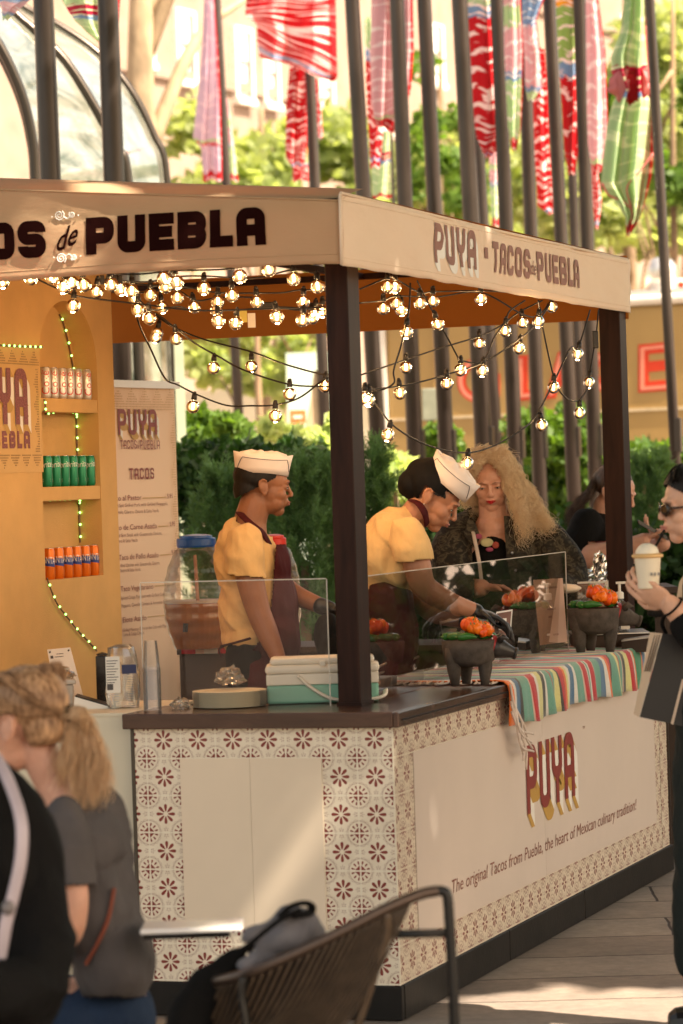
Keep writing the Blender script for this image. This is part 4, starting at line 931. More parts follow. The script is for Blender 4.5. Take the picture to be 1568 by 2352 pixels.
lights([onx(x, y, XW - .05) for x, y in ((104, 951), (130, 946), (155, 947), (172, 949))] + [onback(x, y) for x, y in ((178, 960), (180, 1000), (182, 1040), (183, 1046))], 12, 'green light string around the bay above the green cans')
lights([onx(x, y, XW - .05) for x, y in ((107, 1149), (130, 1148), (160, 1147), (180, 1147))] + [onback(x, y) for x, y in ((184, 1158), (186, 1200), (187, 1240), (188, 1246))], 12, 'green light string around the bay above the orange cans')
lights([onx(x, y, XW + o_) for x, y in ((108, 1328), (113, 1345), (130, 1385), (152, 1415), (180, 1450), (205, 1476), (222, 1495))], 9, 'green light string hanging loose below the niche')

# --- tall shade tree whose crown is above the frame: it throws the dappled shade over the plaza
def shade_tree():
    rng = np.random.default_rng(4); ctr = Vector((-.9, 1.4, 0)); off = Vector((SUN.x, SUN.y, 0)) / SUN.z
    n = 44000; hz = 7 + rng.random(n) * 2.2; rr = np.sqrt(rng.random(n)) * 9.6; aa = rng.random(n) * 6.283
    g = np.stack([ctr.x + rr * np.cos(aa) - SN * .8 * rr * np.sin(aa) * .0, ctr.y + rr * np.sin(aa), np.zeros(n)], 1)
    # keep the crown short of the sunny planting behind the stall
    dpt = (g[:, 0] - LOC.x) * fw.x + (g[:, 1] - LOC.y) * fw.y
    g = g[(dpt < 15.0 + .6 * np.sin(g[:, 0] * 3)) | ((dpt < 22) & (rng.random(n) < .42))]; hz = hz[:len(g)]
    p = g + np.array(off) * hz[:, None]; p[:, 2] = hz
    sun = np.array(SUN)
    for (tg, r) in SPOTS:  # gaps cut in the crown along the sun's rays to place sun patches
        d = p - np.array(tg); al = d @ sun; dist = np.linalg.norm(d - al[:, None] * sun, axis=1); p = p[dist > r + .17]
    n = len(p); s = .34 * (.7 + .6 * rng.random(n)); a = rng.normal(size=(n, 3)); a[:, 2] *= .5; a /= np.linalg.norm(a, axis=1)[:, None]
    b = np.cross(a, rng.normal(size=(n, 3)) * np.array([1, 1, .4])); b /= np.linalg.norm(b, axis=1)[:, None]; a *= (s * .8)[:, None]; b *= (s * .5)[:, None]
    v = np.stack([p - a, p + b, p + a, p - b], 1).reshape(-1, 3)
    c0 = ctr + off * 7; T = thing('shade_tree', (c0.x + 1.5, c0.y + 1, 0), 'large plane tree beside the plaza shading the stall from above the frame', 'tree')
    rawquads('crown', v, LF_mid, T)
    q = MB(); q.tube([(c0.x + 1.5, c0.y + 1, 0), (c0.x + 1.3, c0.y + .8, 4), (c0.x, c0.y, 8.5)], [.3, .24, .1], 12); q.build('trunk', barkP, T, smooth=True)
SPOTS = [(ony(205, 430, 0), .04), (ony(290, 610, 0), .05), (ony(570, 1990, 0), -.06), (ony(588, 2090, 0), .03), (onz(1330, 2312, 0), .30), (onz(1560, 2300, 0), .16), (onz(60, 2440, 0), .2),
         (atd(60, 1590, 7.2), .10), (atd(560, 2138, 7.3), .08), (onx(1130, 560, XC), .0)]
shade_tree()

# ================================================================== OBJECTS ON AND AROUND THE STALL
CT = .975
# --- drink cans in the niche
alu = NT('can aluminium').set(Roughness=.25, Metallic=.9).m; alu.node_tree.nodes['Principled BSDF'].inputs['Base Color'].default_value = (.75, .72, .68, 1)
def canmat(n, c, r=.3, m=.3): return mat(n, c, r, m, var=.03, bump=0)
CM = {'silver': canmat('silver can paint', (.72, .68, .63), .3, .5), 'green': canmat('green can paint', (.012, .22, .10)), 'orange': canmat('orange can paint', (.75, .17, .01))}
redt = mat('can red', (.65, .02, .01), .35, bump=0); whit = mat('can white', (.85, .82, .78), .35, bump=0); blut = mat('can blue', (.02, .05, .28), .35, bump=0)
VA = math.atan2(-11.8, 5.1)
def wrap(R, u, v, o=0): a = VA + u / R; return Vector(((R + .0004 + o) * math.cos(a), (R + .0004 + o) * math.sin(a), v))
def make_can(kind, label, loc, group):
    T = thing('drink_can', (0, 0, 0), label, 'can', group); R = .0215; H_ = .122; q = MB()
    q.lathe([(R * .8, 0), (R * .9, .004), (R, .012), (R, H_ - .014), (R * .82, H_ - .002)], (0, 0, 0), 24, cap=False); q.build('body', CM[kind], T, smooth=True)
    q = MB(); q.lathe([(R * .82, H_ - .002), (R * .84, H_), (R * .78, H_ - .001), (R * .76, H_ - .004), (.001, H_ - .004)], (0, 0, 0), 20, cap=False); q.build('lid', alu, T, smooth=True)
    if kind == 'silver':
        q = MB(); vs, fs = fontmesh('Coke'); q.add([wrap(R, .021 - a[1] * .046, .014 + a[0] * .042) for a in vs], fs); q.add([wrap(R, u, v) for u, v in ((-.03, .012), (-.021, .012), (-.021, .1), (-.03, .1))], [(0, 1, 2, 3)]); q.build('lettering', redt, T)
        q = MB(); vs, fs = fontmesh('Diet'); q.add([wrap(R, -.001 - a[1] * .012, .094 + a[0] * .009) for a in vs], fs); q.build('small_lettering', redt, T)
    elif kind == 'green':
        q = MB(); vs, fs = fontmesh('Sprite', 1, .2); q.add([wrap(R, -.030 + a[0] * .024, .072 + a[1] * .034 + a[0] * .003) for a in vs], fs); q.build('lettering', whit, T)
        q = MB(); [q.add([wrap(R, u, v) for u, v in ((-.012, z), (.018, z), (.018, z + .003), (-.012, z + .003))], [(0, 1, 2, 3)]) for z in (.028, .020)]; q.build('fine_print', whit, T)
    else:
        q = MB(); n = 12
        for i in range(n):
            u0 = -.03 + .06 * i / n; u1 = -.03 + .06 * (i + 1) / n; q.add([wrap(R, u0, .052 - .15 * u0), wrap(R, u1, .052 - .15 * u1), wrap(R, u1, .082 - .15 * u1), wrap(R, u0, .082 - .15 * u0)], [(0, 1, 2, 3)])
        q.build('blue_band', blut, T)
        q = MB(); vs, fs = fontmesh('FANTA', 1, 0); q.add([wrap(R, -.031 + a[0] * .019, .066 + a[1] * .038 - a[0] * .002, .0006) for a in vs], fs); q.build('lettering', whit, T)
    T.location = loc; return T
names = {'silver': ('silver can with red writing', 'upper niche shelf'), 'green': ('green can with white writing', 'middle niche shelf'), 'orange': ('orange can with blue band', 'bottom niche ledge')}
ords = ['leftmost', 'second from left', 'third from left', 'fourth from left', 'fifth from left', 'rightmost']
for row, (kind, xs, yb_) in enumerate((('silver', (104, 122, 141, 159, 177, 198), SH[0]), ('green', (107, 127, 147, 166, 186, 206), SH[1]), ('orange', (112, 133, 154, 174, 194, 214), SH[2]))):
    src = None
    for i, x in enumerate(xs):
        p = onx(x, 900 + row * 180, XW - .036); p.z = yb_ + .0005; lab = '%s, %s on the %s' % (names[kind][0], ords[i], names[kind][1])
        if src is None: src = make_can(kind, lab, p, '%s cans in the wall niche' % kind); o = src
        else: o = copy_tree(src); o.location = p; o['label'] = lab
        o.rotation_euler = (0, 0, (i * 37 % 11 - 5) * .04)

# --- white side counter and things on it
q = MB(); q.box(-1.95, -.889, .05, .07, 0, .962); q.box(-1.955, -.889, .045, .62, .9625, .972)
sc2 = q.build('side_counter', mat('off white cabinet panel', (.66, .58, .44), .4, var=.05, sc=2)); tag(sc2, 'plain off white cabinet joined to the left end of the tiled counter', 'cabinet')
darkp = mat('dark brown board', (.05, .028, .018), .6, sc=4)
paper = mat('white paper', (.74, .70, .64), .7, var=.03); card = mat('dark print', (.08, .07, .07), .7, bump=0)
plast = thin_glass('crumpled clear film', (.93, .92, .9), .12, .14, .12, (.75, .70, .62)); cupm = thin_glass('clear cup plastic', (.96, .95, .94), .2, .04, .05, (.75, .7, .65))
# grey lidded box with film
M_ = frame(112, 1636, 10.9, .12); M_.translation.z = .9735; bt = thing('storage_box', M_.translation, 'grey lidded plastic box under crumpled film on the side counter', 'box')
q = MB(); pts = []; q.box(-.085, .085, -.05, .10, 0, .075, M_); q.build('body', mat('grey plastic tub', (.42, .36, .30), .4), bt, bevel=.008)
q = MB(); q.box(-.092, .092, -.057, .107, .0755, .092, M_); q.build('lid', mat('grey plastic lid', (.5, .44, .38), .4), bt, bevel=.005)
def crumple(c, rx, rz, n, seed, m, nm, parent=None, lab=None, ry=None):
    q = MB(); rn = random.Random(seed); q.ell((0, 0, 0), 1, nu=22, nv=12); vs = []
    for v in q.v:
        k = 1 + .45 * noise.noise(Vector(v) * n + Vector((seed, 0, 0))) + .25 * noise.noise(Vector(v) * n * 2.7)
        vs.append(tuple(Vector(c) + Vector((v[0] * rx * k, v[1] * (ry or rx) * k, max(v[2], -.6) * rz * k))))
    q.v = vs; o = q.build(nm, m, parent)
    if lab: tag(o, lab[0], lab[1])
    return o
crumple(M_ @ Vector((0, .02, .10)), .085, .035, 2.5, 3, plast, 'plastic_film', lab=('crumpled clear plastic film lying on the grey lidded box', 'plastic film'))
# leaning sign card
def carduv(pts4):
    a, b, c, d = [Vector(p) for p in pts4]
    return lambda u, v, o=0: a.lerp(b, u).lerp(d.lerp(c, u), v) - FH * (.0012 + o)
P4 = [atd(127, 1600, 11.15), atd(190, 1597, 11.1), atd(161, 1487, 11.25), atd(108, 1492, 11.3)]
pc = carduv(P4); q = MB(); q.prism(P4, FH * .003); sg = thing('notice_card', P4[0], 'white printed notice card leaning on the yellow wall', 'card'); q.build('card', paper, sg)
q = MB()
for (u, v, w_) in ((.35, .88, .3), (.25, .82, .55), (.25, .62, .25), (.25, .56, .2), (.3, .42, .35), (.3, .36, .4), (.25, .25, .3)): q.quad(pc(u, v), pc(u + w_, v), pc(u + w_, v + .015), pc(u, v + .015))
q.quad(pc(.08, .8), pc(.2, .8), pc(.2, .86), pc(.08, .86)); q.quad(pc(.55, .07), pc(.7, .07), pc(.7, .15), pc(.55, .15)); q.build('print', card, sg)
q = MB(); [q.ell(pc(u, .94), .004, nu=8, nv=5) for u in (.1, .9)]; q.build('pin', card, sg)
# white wedge tray with dark top
A = [atd(170, 1634, 10.75), atd(248, 1632, 10.75), atd(252, 1624, 10.75), atd(172, 1601, 10.75)]
q = MB(); q.prism(A, FH * .10); tr = thing('counter_tray', A[0], 'white wedge shaped tray with dark top edge beside the grey box', 'tray'); q.build('body', paper, tr, bevel=.002)
q = MB(); q.prism([A[3] + Vector((0, 0, .0006)), A[2] + Vector((0, 0, .0006)), A[2] + Vector((0, 0, .005)), A[3] + Vector((0, 0, .005))], FH * .10); q.build('top', blackb, tr)
q = MB(); c_ = atd(238, 1625, 11.0); q.box(-.018, .018, -.018, .018, 0, .16, Matrix.Translation((c_.x, c_.y, .974))); q.lathe([(.019, 0), (.021, .006), (.0, .012)], (c_.x, c_.y, .974 + .161), 12)
tag(q.build('black_bottle', mat('black glossy plastic', (.012, .01, .01), .2), bevel=.004), 'tall square black bottle in front of the yellow wall corner', 'bottle')
def cup_profile(r0, r1, h): return [(r0, 0), (r1, h)]
def cup_stack(c, n, r0, r1, h, gap, label, nm='cup_stack'):
    T = thing(nm, c, label, 'cups'); q = MB()
    for i in range(n):
        z = i * gap; q.lathe([(r0, z), (r1 * 1.03, z + .001), (r1, z + .004), (r1 * (1 - .06), z + .012)], c, 20, cap=False)
    q.lathe([(r1 * .96, n * gap), (r1 * .72, n * gap + h)], c, 20); q.build('cup', cupm, T, smooth=False); return T
c_ = atd(350, 1618, 10.55); c_.z = CT; cup_stack(c_, 22, .028, .029, .09, .0062, 'tall stack of upside down clear plastic cups left of the plate stack')
# bag of cups with labels
c_ = atd(284, 1618, 10.75); c_.z = CT; T = thing('bag_of_cups', c_, 'clear bag of plastic cups with printed labels beside the cup stack', 'bag')
q = MB(); q.lathe([(.052, 0), (.056, .05), (.055, .12), (.053, .17), (.046, .195), (.03, .205)], c_, 18, BR @ Matrix.Scale(.7, 3, (0, 1, 0)))
vs = [tuple(Vector(v) + Vector(noise.noise_vector(Vector(v) * 28)) * .010) for v in q.v]; q.v = vs; q.build('film', plast, T)
q = MB()
for i in range(14): q.lathe([(.034, i * .008), (.036, i * .008 + .003)], c_, 16, cap=False)
q.build('cup', cupm, T)
Mz = BR.to_4x4(); Mz.translation = c_
q = MB(); q.box(-.053, -.006, -.045, -.044, .05, .17, Mz); q.build('label_sheet', paper, T)
q = MB(); q.box(.0, .048, -.044, -.043, .112, .142, Mz); q.build('label_patch', mat('dark blue label', (.03, .035, .10), .5), T)
q = MB()
for k in range(9): q.box(-.050, -.012 - .006 * (k % 3), -.0458, -.0452, .155 - k * .009, .158 - k * .009 - .0005, Mz)
q.box(-.05, -.03, -.0458, -.0452, .06, .08, Mz); q.build('label_print', card, T)
# plate stack, cooler, crumpled film
c_ = atd(527, 1600, 10.62); c_.z = CT; q = MB(); T = thing('plate_stack', c_, 'low round stack of cream paper plates beside the cooler', 'plates')
crm = mat('cream paper plate', (.72, .63, .47), .6, var=.03)
for k in range(11): q.lathe([(.100, k * .0048), (.122, k * .0048 + .0035), (.122, k * .0048 + .0046), (.1, k * .0048 + .0012)], c_, 40)
q.lathe([(.100, .0), (.100, .050), (.085, .048)], c_, 40); q.build('plates', crm, T, smooth=False)
c_ = atd(527, 1582, 10.72); crumple((c_.x - .01, c_.y + .03, CT + .085), .045, .035, 2.6, 8, plast, 'plastic_wrap', lab=('crumpled clear wrap standing behind the plate stack', 'plastic wrap'))
c_ = atd(415, 1615, 10.6); crumple((c_.x, c_.y, CT + .012), .03, .02, 2.2, 12, plast, 'plastic_wrap', lab=('small scrap of clear wrap left of the plate stack', 'plastic wrap'))
M_ = frame(742, 1612, 10.62, 0.0); M_.translation.z = CT; T = thing('cool_box', M_.translation, 'white cooler with green base and swing handle behind the front post', 'cooler')
cw = mat('cooler white', (.84, .76, .64), .35, var=.03); cg = mat('cooler green', (.22, .48, .36), .35, var=.04)
q = MB(); q.box(-.183, .183, -.0, .16, .001, .062, M_); q.build('base', cg, T, bevel=.008)
q = MB(); q.box(-.184, .184, -.001, .161, .0625, .098, M_); q.build('body', cw, T, bevel=.003)
q = MB(); q.box(-.187, .187, -.003, .163, .0985, .128, M_); q.box(-.172, .172, .008, .152, .128, .151, M_); q.build('lid', cw, T, bevel=.012)
q = MB(); q.tube(catmull([M_ @ Vector(p) for p in ((-.08, -.010, .093), (-.04, -.012, .055), (.02, -.014, .018), (.08, -.014, .008), (.16, -.013, .010), (.20, -.008, .02), (.205, .02, .035))], 6), .0105, 8, flat=.55); q.build('handle', cw, T, smooth=True)
q = MB(); q.box(-.008, .012, -.012, -.003, .122, .140, M_); q.build('latch', cw, T, bevel=.003)

# --- back counter with drink jars
bc = thing('back_counter', (-1.4, 3.3, 0), 'dark brown back counter carrying the drink jars', 'counter')
q = MB(); q.box(-1.95, -.62, 3.15, 3.6, 0, .985); q.build('cabinet', darkp, bc); q = MB(); q.box(-1.955, -.60, 3.13, 3.61, .9855, 1.012); q.build('top', darkp, bc, bevel=.003)
q = MB(); q.box(-1.62, -1.60, 3.135, 3.148, .1, .95); q.box(-1.2, -1.18, 3.135, 3.148, .1, .95); q.build('door_gap', blackb, bc)
jarm = thin_glass('clear ribbed jar', (.96, .94, .91), .06, .045, .02, (.7, .62, .5), k=.6)
def jar(x, w_px, lidc, d, ytop, ybot, label, liquid, lidw, yl=None):
    c = atd(x, ybot, d); k = d / F; Hh = (ybot - ytop) * k; R_ = w_px * k / 2; c.z = 1.0125
    Hh = atd(x, ytop, d).z - c.z; T = thing('drink_jar', c, label, 'jar'); prof = []
    for i in range(61):
        s_ = i / 60; z = s_ * Hh * .86
        r = R_ * (.70 + .30 * math.sin(min(1, s_ / .42) * math.pi / 2)) if s_ < .42 else R_ * (1 - .38 * ((s_ - .42) / .58) ** 2.6)
        r *= 1 + .013 * math.sin(s_ * 2 * math.pi * 7.5); prof.append((r, z))
    lr = lidw * k / 2; prof += [(lr * .93, Hh * .885), (lr * .93, Hh * .90)]
    q = MB(); q.lathe(prof, c, 36, cap=False); q.build('jar_wall', jarm, T, smooth=True)
    if liquid is not None:
        zl = (yl - ybot) * 0; zl = atd(x, yl, d).z - c.z; lp = [(max(.001, r * .965), z + .004) for r, z in prof if z < zl - .004]; lp = [(0.001, .004)] + lp + [(lp[-1][0], zl), (.001, zl)]
        q = MB(); q.lathe(lp, c, 36, cap=False); q.build('liquid', liquid, T, smooth=False)
        q = MB(); q.lathe([(lp[-2][0] * 1.002, zl + .0015), (lp[-2][0], zl + .011), (.001, zl + .010)], c, 30, cap=False); q.build('foam', mat('pale foam', (.62, .45, .33), .6), T)
    q = MB(); q.lathe([(lr, Hh * .885), (lr * 1.03, Hh * .90), (lr * 1.03, Hh * .955), (lr * .98, Hh * .965), (lr * .86, Hh * .966), (lr * .84, Hh * .985), (lr * .5, Hh * .995), (.001, Hh)], c, 40, cap=True); q.build('lid', lidc, T, smooth=False)
    return T, c, Hh, R_
blue = mat('blue lid plastic', (.012, .07, .26), .3); redl = mat('red lid plastic', (.70, .03, .012), .35)
teal = NT('amber drink'); teal.col(teal.ramp(teal.math('DIVIDE', teal.n('ShaderNodeSeparateXYZ').outputs[2], 1), [(0, (.14, .05, .02)), (1, (.14, .05, .02))])); teal.b.inputs['Base Color'].default_value = (.20, .075, .03, 1)
teal.set(Roughness=.12, Specular_IOR_Level=.5, Subsurface_Weight=.3, Subsurface_Scale=.03)
for l in list(teal.b.inputs['Base Color'].links): teal.t.links.remove(l)
teal.b.inputs['Base Color'].default_value = (.38, .125, .025, 1)
JT, jc, jh, jr = jar(458, 158, blue, 13.65, 1226, 1484, 'big ribbed jar of amber drink with blue lid beside the menu banner', teal.m, 88, 1384)
q = MB(); q.tube([atd(455, 1395, 13.6), atd(447, 1275, 13.62)], .008, 8); q.build('ladle_handle', mat('brown ladle', (.32, .14, .07), .5), JT)
q = MB(); q.tube([atd(426, 1432, 13.46), atd(425, 1452, 13.46)], .011, 8); q.tube([atd(426, 1440, 13.53), atd(426, 1440, 13.44)], .007, 8); q.build('tap', blackb, JT)
jar(636, 118, redl, 13.9, 1226, 1484, 'clear ribbed jar with red lid half hidden behind the man in the yellow shirt', None, 56)
q = MB(); q.box(-1.93, -1.55, 3.128, 3.55, 1.0122, 1.016); q.box(-1.93, -1.55, 3.124, 3.1275, .99, 1.016)
def ramp_stripes(name, ax, y0, y1, bands, wob=.012, fuzz=True):
    t = NT(name); sp = t.n('ShaderNodeSeparateXYZ'); t.L(t.pos(), sp.inputs[0])
    u = t.math('DIVIDE', t.math('SUBTRACT', sp.outputs[ax], y0), y1 - y0); u = t.math('ADD', u, t.math('MULTIPLY', t.math('SUBTRACT', t.noise(t.pos(), 9, 2), .5), wob))
    tot = sum(b[0] for b in bands); acc = 0; st = []
    for w_, c in bands: st.append((acc / tot, c)); acc += w_
    def half(a, b, lo, hi):
        m = t.math('DIVIDE', t.math('SUBTRACT', u, lo), hi - lo); s_ = [((p - lo) / (hi - lo), c) for p, c in st if lo - 1e-6 <= p < hi - 1e-6]
        prev = [c for p, c in st if p <= lo + 1e-6][-1]
        if s_[0][0] > 1e-4: s_ = [(0, prev)] + s_
        return t.ramp(m, s_[:32], 'CONSTANT')
    parts = [(i / 3, (i + 1) / 3) for i in range(3)] if len(bands) > 30 else [(0, 1)]
    c = half(0, 0, *parts[0])
    for lo, hi in parts[1:]: c = t.mix(t.math('GREATER_THAN', u, lo), c, half(0, 0, lo, hi))
    nz = t.noise(t.mapping(t.pos(), (60, 60, 60)), 6, 3)
    c = t.mix(.5, c, t.ramp(nz, [(.3, (.6, .6, .6)), (.7, (1.25, 1.25, 1.25))]), 'MULTIPLY')
    t.col(c); t.set(Roughness=.95, Specular_IOR_Level=.1, Sheen_Weight=.4); t.bump(t.noise(t.mapping(t.pos(), (1, 1, 1)), 260, 3), .6, .004); return t.m
tR, tG, tY, tW, tB, tO, tK, tP = (.50, .012, .02), (.14, .34, .26), (.66, .62, .26), (.70, .66, .60), (.07, .16, .28), (.75, .17, .03), (.06, .055, .05), (.62, .42, .34)
tag(q.build('striped_cloth', ramp_stripes('striped cloth small', 0, -1.93, -1.55, [(1, tR), (.6, tP), (1, tW), (1, tR), (.4, tB), (1, tP), (1, tR)])), 'red and white striped cloth under the jar with the blue lid', 'cloth')

# --- roll-up menu banner
aB = math.radians(25); dB = (R0 * math.sin(aB) + FH * math.cos(aB)).normalized()
def _mk(): 
    p = atd(408, 1100, 14.55); n = dB.cross(Vector((0, 0, 1))).normalized(); return p, (n if n.dot(fw) < 0 else -n)
nP, nN = _mk()
def onN(x, y): r = ray(x, y); P = LOC + r * ((nP - LOC).dot(nN) / r.dot(nN)); return (P - nP).dot(dB), P.z
putN = lambda u, v, o=0: Vector((nP.x, nP.y, 0)) + dB * u + nN * (.002 + o) + Vector((0, 0, v))
T = thing('menu_banner', (nP.x, nP.y, 0), 'peach roll up banner listing the taco menu beside the yellow wall', 'banner')
ut = onN(405, 890); z_top = onN(404, 890)[1]; W_ = -.80
bnm = mat('peach banner print', (.84, .60, .41), .55, var=.02, sc=1, bump=.02); q = MB()
zb_ = .30
for i in range(13):
    for j in range(13): u = W_ + (-.005 - W_) * i / 12; q.v.append(tuple(putN(u, zb_ + (z_top - zb_) * j / 12, .004 * math.sin(i * .5) - .002)))
for i in range(12):
    for j in range(12): a = i * 13 + j; q.f.append((a, a + 13, a + 14, a + 1)); q.mi.append(0)
q.build('sheet', bnm, T, smooth=True)
q = MB(); q.prism([putN(W_ - .01, z_top - .004, -.01), putN(.012, z_top - .004, -.01), putN(.012, z_top + .022, -.01), putN(W_ - .01, z_top + .022, -.01)], nN * .025); q.build('top_bar', mat('pale aluminium bar', (.72, .68, .66), .35, .4, var=.02), T, bevel=.003)
q = MB(); q.tube([putN(W_ / 2, .1, -.03), putN(W_ / 2, z_top, -.02)], .012, 8); q.box(-.42, .42, -.1, .1, 0, .1, Matrix.Translation(putN(W_ / 2, 0, 0)) @ Matrix.Rotation(math.atan2(dB.y, dB.x), 4, 'Z')); q.build('stand', mat('stand aluminium', (.5, .5, .5), .4, .5), T)
def nt(s, xr, y, h, xl, q, wt=.0, sh=0):
    u1, v = onN(xr, y); u0 = onN(xl, y)[0]; text(q, s, u0, v, h * 14.2 / F * 1.0, u1 - u0, putN, .004, wt=wt, shear=sh)
u0, v0 = onN(268, 997); u1, v1 = onN(355, 938); wl = (u1 - u0); v0 = onN(300, 999)[1]; v1 = onN(300, 940)[1]
q = MB(); s1 = MB(); s2 = MB(); gw = wl / (4 + .2 * 3)
word(q, 'PUYA', u0, gw, v1 - v0, gw * .26, gw * .2, lambda u, v, o: putN(u, v + v0, .006 + o), 0, shadow=(.022, -.021), sq=(s1, s2))
q.build('logo_letters', maroon, T); s1.build('logo_side_shade', whp, T); s2.build('logo_under_shade', ochp, T)
def bw(s, xl, xr, yb_, yt, q, sep=.30, tt=.22):
    a, _ = onN(xl, yb_); b, _ = onN(xr, yb_); vb = onN((xl + xr) / 2, yb_)[1]; vt = onN((xl + xr) / 2, yt)[1]; n = len(s); g_ = (b - a) / (n + sep * (n - 1) - .12 * sum(c in 'TEL' for c in s))
    word(q, s, a, g_, vt - vb, g_ * tt, g_ * sep, lambda u, v, o: putN(u, v + vb, .006 + o))
q = MB(); bw('TACOS', 273, 310, 1031, 1011, q); bw('PUEBLA', 318, 363, 1032, 1011, q); nt('de', 317, 1030, 12, 311, q); q.build('subtitle', maroon, T)
q = MB(); bw('TACOS', 294, 350, 1101, 1075, q, .34, .25); q.build('heading', maroon, T)
q = MB()
for s, xl, xr, y in (('Taco al Pastor', 250, 322, 1148), ('Taco de Carne Asada', 252, 357, 1213), ('Taco de Pollo Asado', 270, 361, 1280), ('Taco Vegetariano', 274, 349, 1352), ('Elote Asado', 279, 333, 1424)): nt(s, xr, y, 12.5, xl, q, .0)
q.build('dish_names', maroon, T)
q = MB()
for s, xl, xr, y in (('Marinated Spit Grilled Pork with Grilled Pineapple,', 240, 383, 1160), ('Guacamole, Cilantro, Onions & Salsa Verde', 250, 362, 1176), ('Grilled Skirt Steak with Guacamole, Onions,', 255, 369, 1228), ('Cilantro & Salsa Verde', 258, 313, 1244),
    ('Grilled Chicken with Guacamole, Onions,', 268, 364, 1296), ('Cilantro & Salsa Verde', 270, 320, 1311), ('Spiced Crispy Potatoes with Grilled Corn, Poblano', 274, 398, 1366), ('Peppers, Quesillo Cheese & Avocado Salsa Verde', 276, 399, 1383), ('Grilled Mexican Corn on the Cob with Mayo,', 279, 383, 1440), ('Lime & Cotija Cheese', 281, 328, 1456)): nt(s, xr, y, 8, xl, q)
q.build('dish_descriptions', brp, T)
q = MB()
for s, xl, xr, y in (('5.95', 381, 394, 1144), ('5.95', 387, 399, 1208), ('5.75', 391, 404, 1273)): nt(s, xr, y, 11, xl, q)
q.build('prices', maroon, T)
q = MB()
for xl, xr, y in ((325, 379, 1145), (360, 384, 1210), (364, 389, 1276), (352, 396, 1347), (336, 400, 1418)):
    a, v = onN(xl, y); b, _ = onN(xr, y); q.quad(putN(a, v, .004), putN(b, v, .004), putN(b, v + .003, .004), putN(a, v + .003, .004))
q.build('price_rule', ochp, T)
q = MB(); pd = lambda u, v, o: putN(u, v, .0045)
dotgrid(q, pd, W_ + .02, -.02, z_top - .10, z_top - .012, .013, .011, lambda u, v: v < z_top - .075 or tri_(u, v, z_top - .075, True, .12, .07), .003)
dotgrid(q, pd, -.075, -.02, .4, z_top - .115, .013, .011, lambda u, v: (-.02 - u) < .018 + .035 * abs(((v / .16) % 1) - .5) * 2, .003); q.build('dot_border', ochp, T)

# --- clear screens on the counter
gls = thin_glass('acrylic screen', (.975, .965, .95), .015, .045, .010, hazecol=(.72, .66, .60), k=2.2); edge = mat('bright acrylic edge', (.78, .72, .64), .25, var=.05, Transmission_Weight=.3)
gls1 = thin_glass('acrylic screen, short side', (.975, .965, .95), .015, .045, .004, hazecol=(.72, .66, .60), k=.7)
def screen(x0, y0, x1, y1, z1, label, gls=gls):
    T = thing('acrylic_screen', (x0, y0, CT), label, 'screen', 'clear screens on the counter'); dx, dy = x1 - x0, y1 - y0; L_ = math.hypot(dx, dy)
    Mx = Matrix.Translation((x0, y0, 0)) @ Matrix.Rotation(math.atan2(dy, dx), 4, 'Z')
    q = MB(); q.quad(*[Mx @ Vector(p) for p in ((0, 0, CT + .001), (L_, 0, CT + .001), (L_, 0, z1), (0, 0, z1))]); q.build('sheet', gls, T)
    q = MB(); q.box(0, L_, -.002, .002, z1 + .0003, z1 + .0035, Mx); q.build('top_edge', edge, T)
    q = MB(); q.box(-.003, -.0003, -.002, .002, CT + .001, z1, Mx); q.box(L_ + .0003, L_ + .003, -.002, .002, CT + .001, z1, Mx); q.build('side_edge', edge, T); return T
xa = ony(328, 1500, .24).x
screen(xa, .24, -.285, .24, 1.385, 'clear screen along the short side, left of the front post', gls1)
gy = onx(1302, 1400, -.215).y
screen(-.215, .42, -.215, gy, onx(1302, 1268, -.215).z, 'long clear screen along the long side behind the striped blanket')
# pans
stl = NT('worn steel').set(Roughness=.28, Metallic=.95).m; stl.node_tree.nodes['Principled BSDF'].inputs['Base Color'].default_value = (.55, .50, .46, 1)
for k, (x, y, lab) in enumerate(((-.46, .62, 'steel serving pan nearest the front post, behind the screen'), (-.46, .98, 'middle steel serving pan behind the screen'), (-.46, 1.36, 'third steel serving pan behind the screen, by the first stone bowl'))):
    T = thing('serving_pan', (x, y, CT), lab, 'pan', 'steel serving pans behind the screen'); q = MB(); z = CT
    q.box(x - .10, x + .10, y - .16, y - .15, z, z + .035); q.box(x - .10, x + .10, y + .15, y + .16, z, z + .035); q.box(x - .10, x - .09, y - .1499, y + .1499, z, z + .035); q.box(x + .09, x + .10, y - .1499, y + .1499, z, z + .035); q.box(x - .0899, x + .0899, y - .1499, y + .1499, z, z + .006)
    q.build('tray', stl, T, bevel=.002); q = MB(); rn = random.Random(k)
    for i in range(22): q.ell((x + rn.uniform(-.07, .07), y + rn.uniform(-.13, .13), z + .016), (.018, .014, .012), nu=8, nv=5)
    q.build('filling', mat('chopped filling', ((.30, .16, .06), (.10, .18, .04), (.45, .32, .18))[k], .6, var=.4, sc=40), T)
    q = MB(); q.tube([(x - .02, y - .06, z + .03), (x + .03, y + .04, z + .05), (x + .09, y + .13, z + .085)], .0045, 6); q.build('spoon', stl, T)

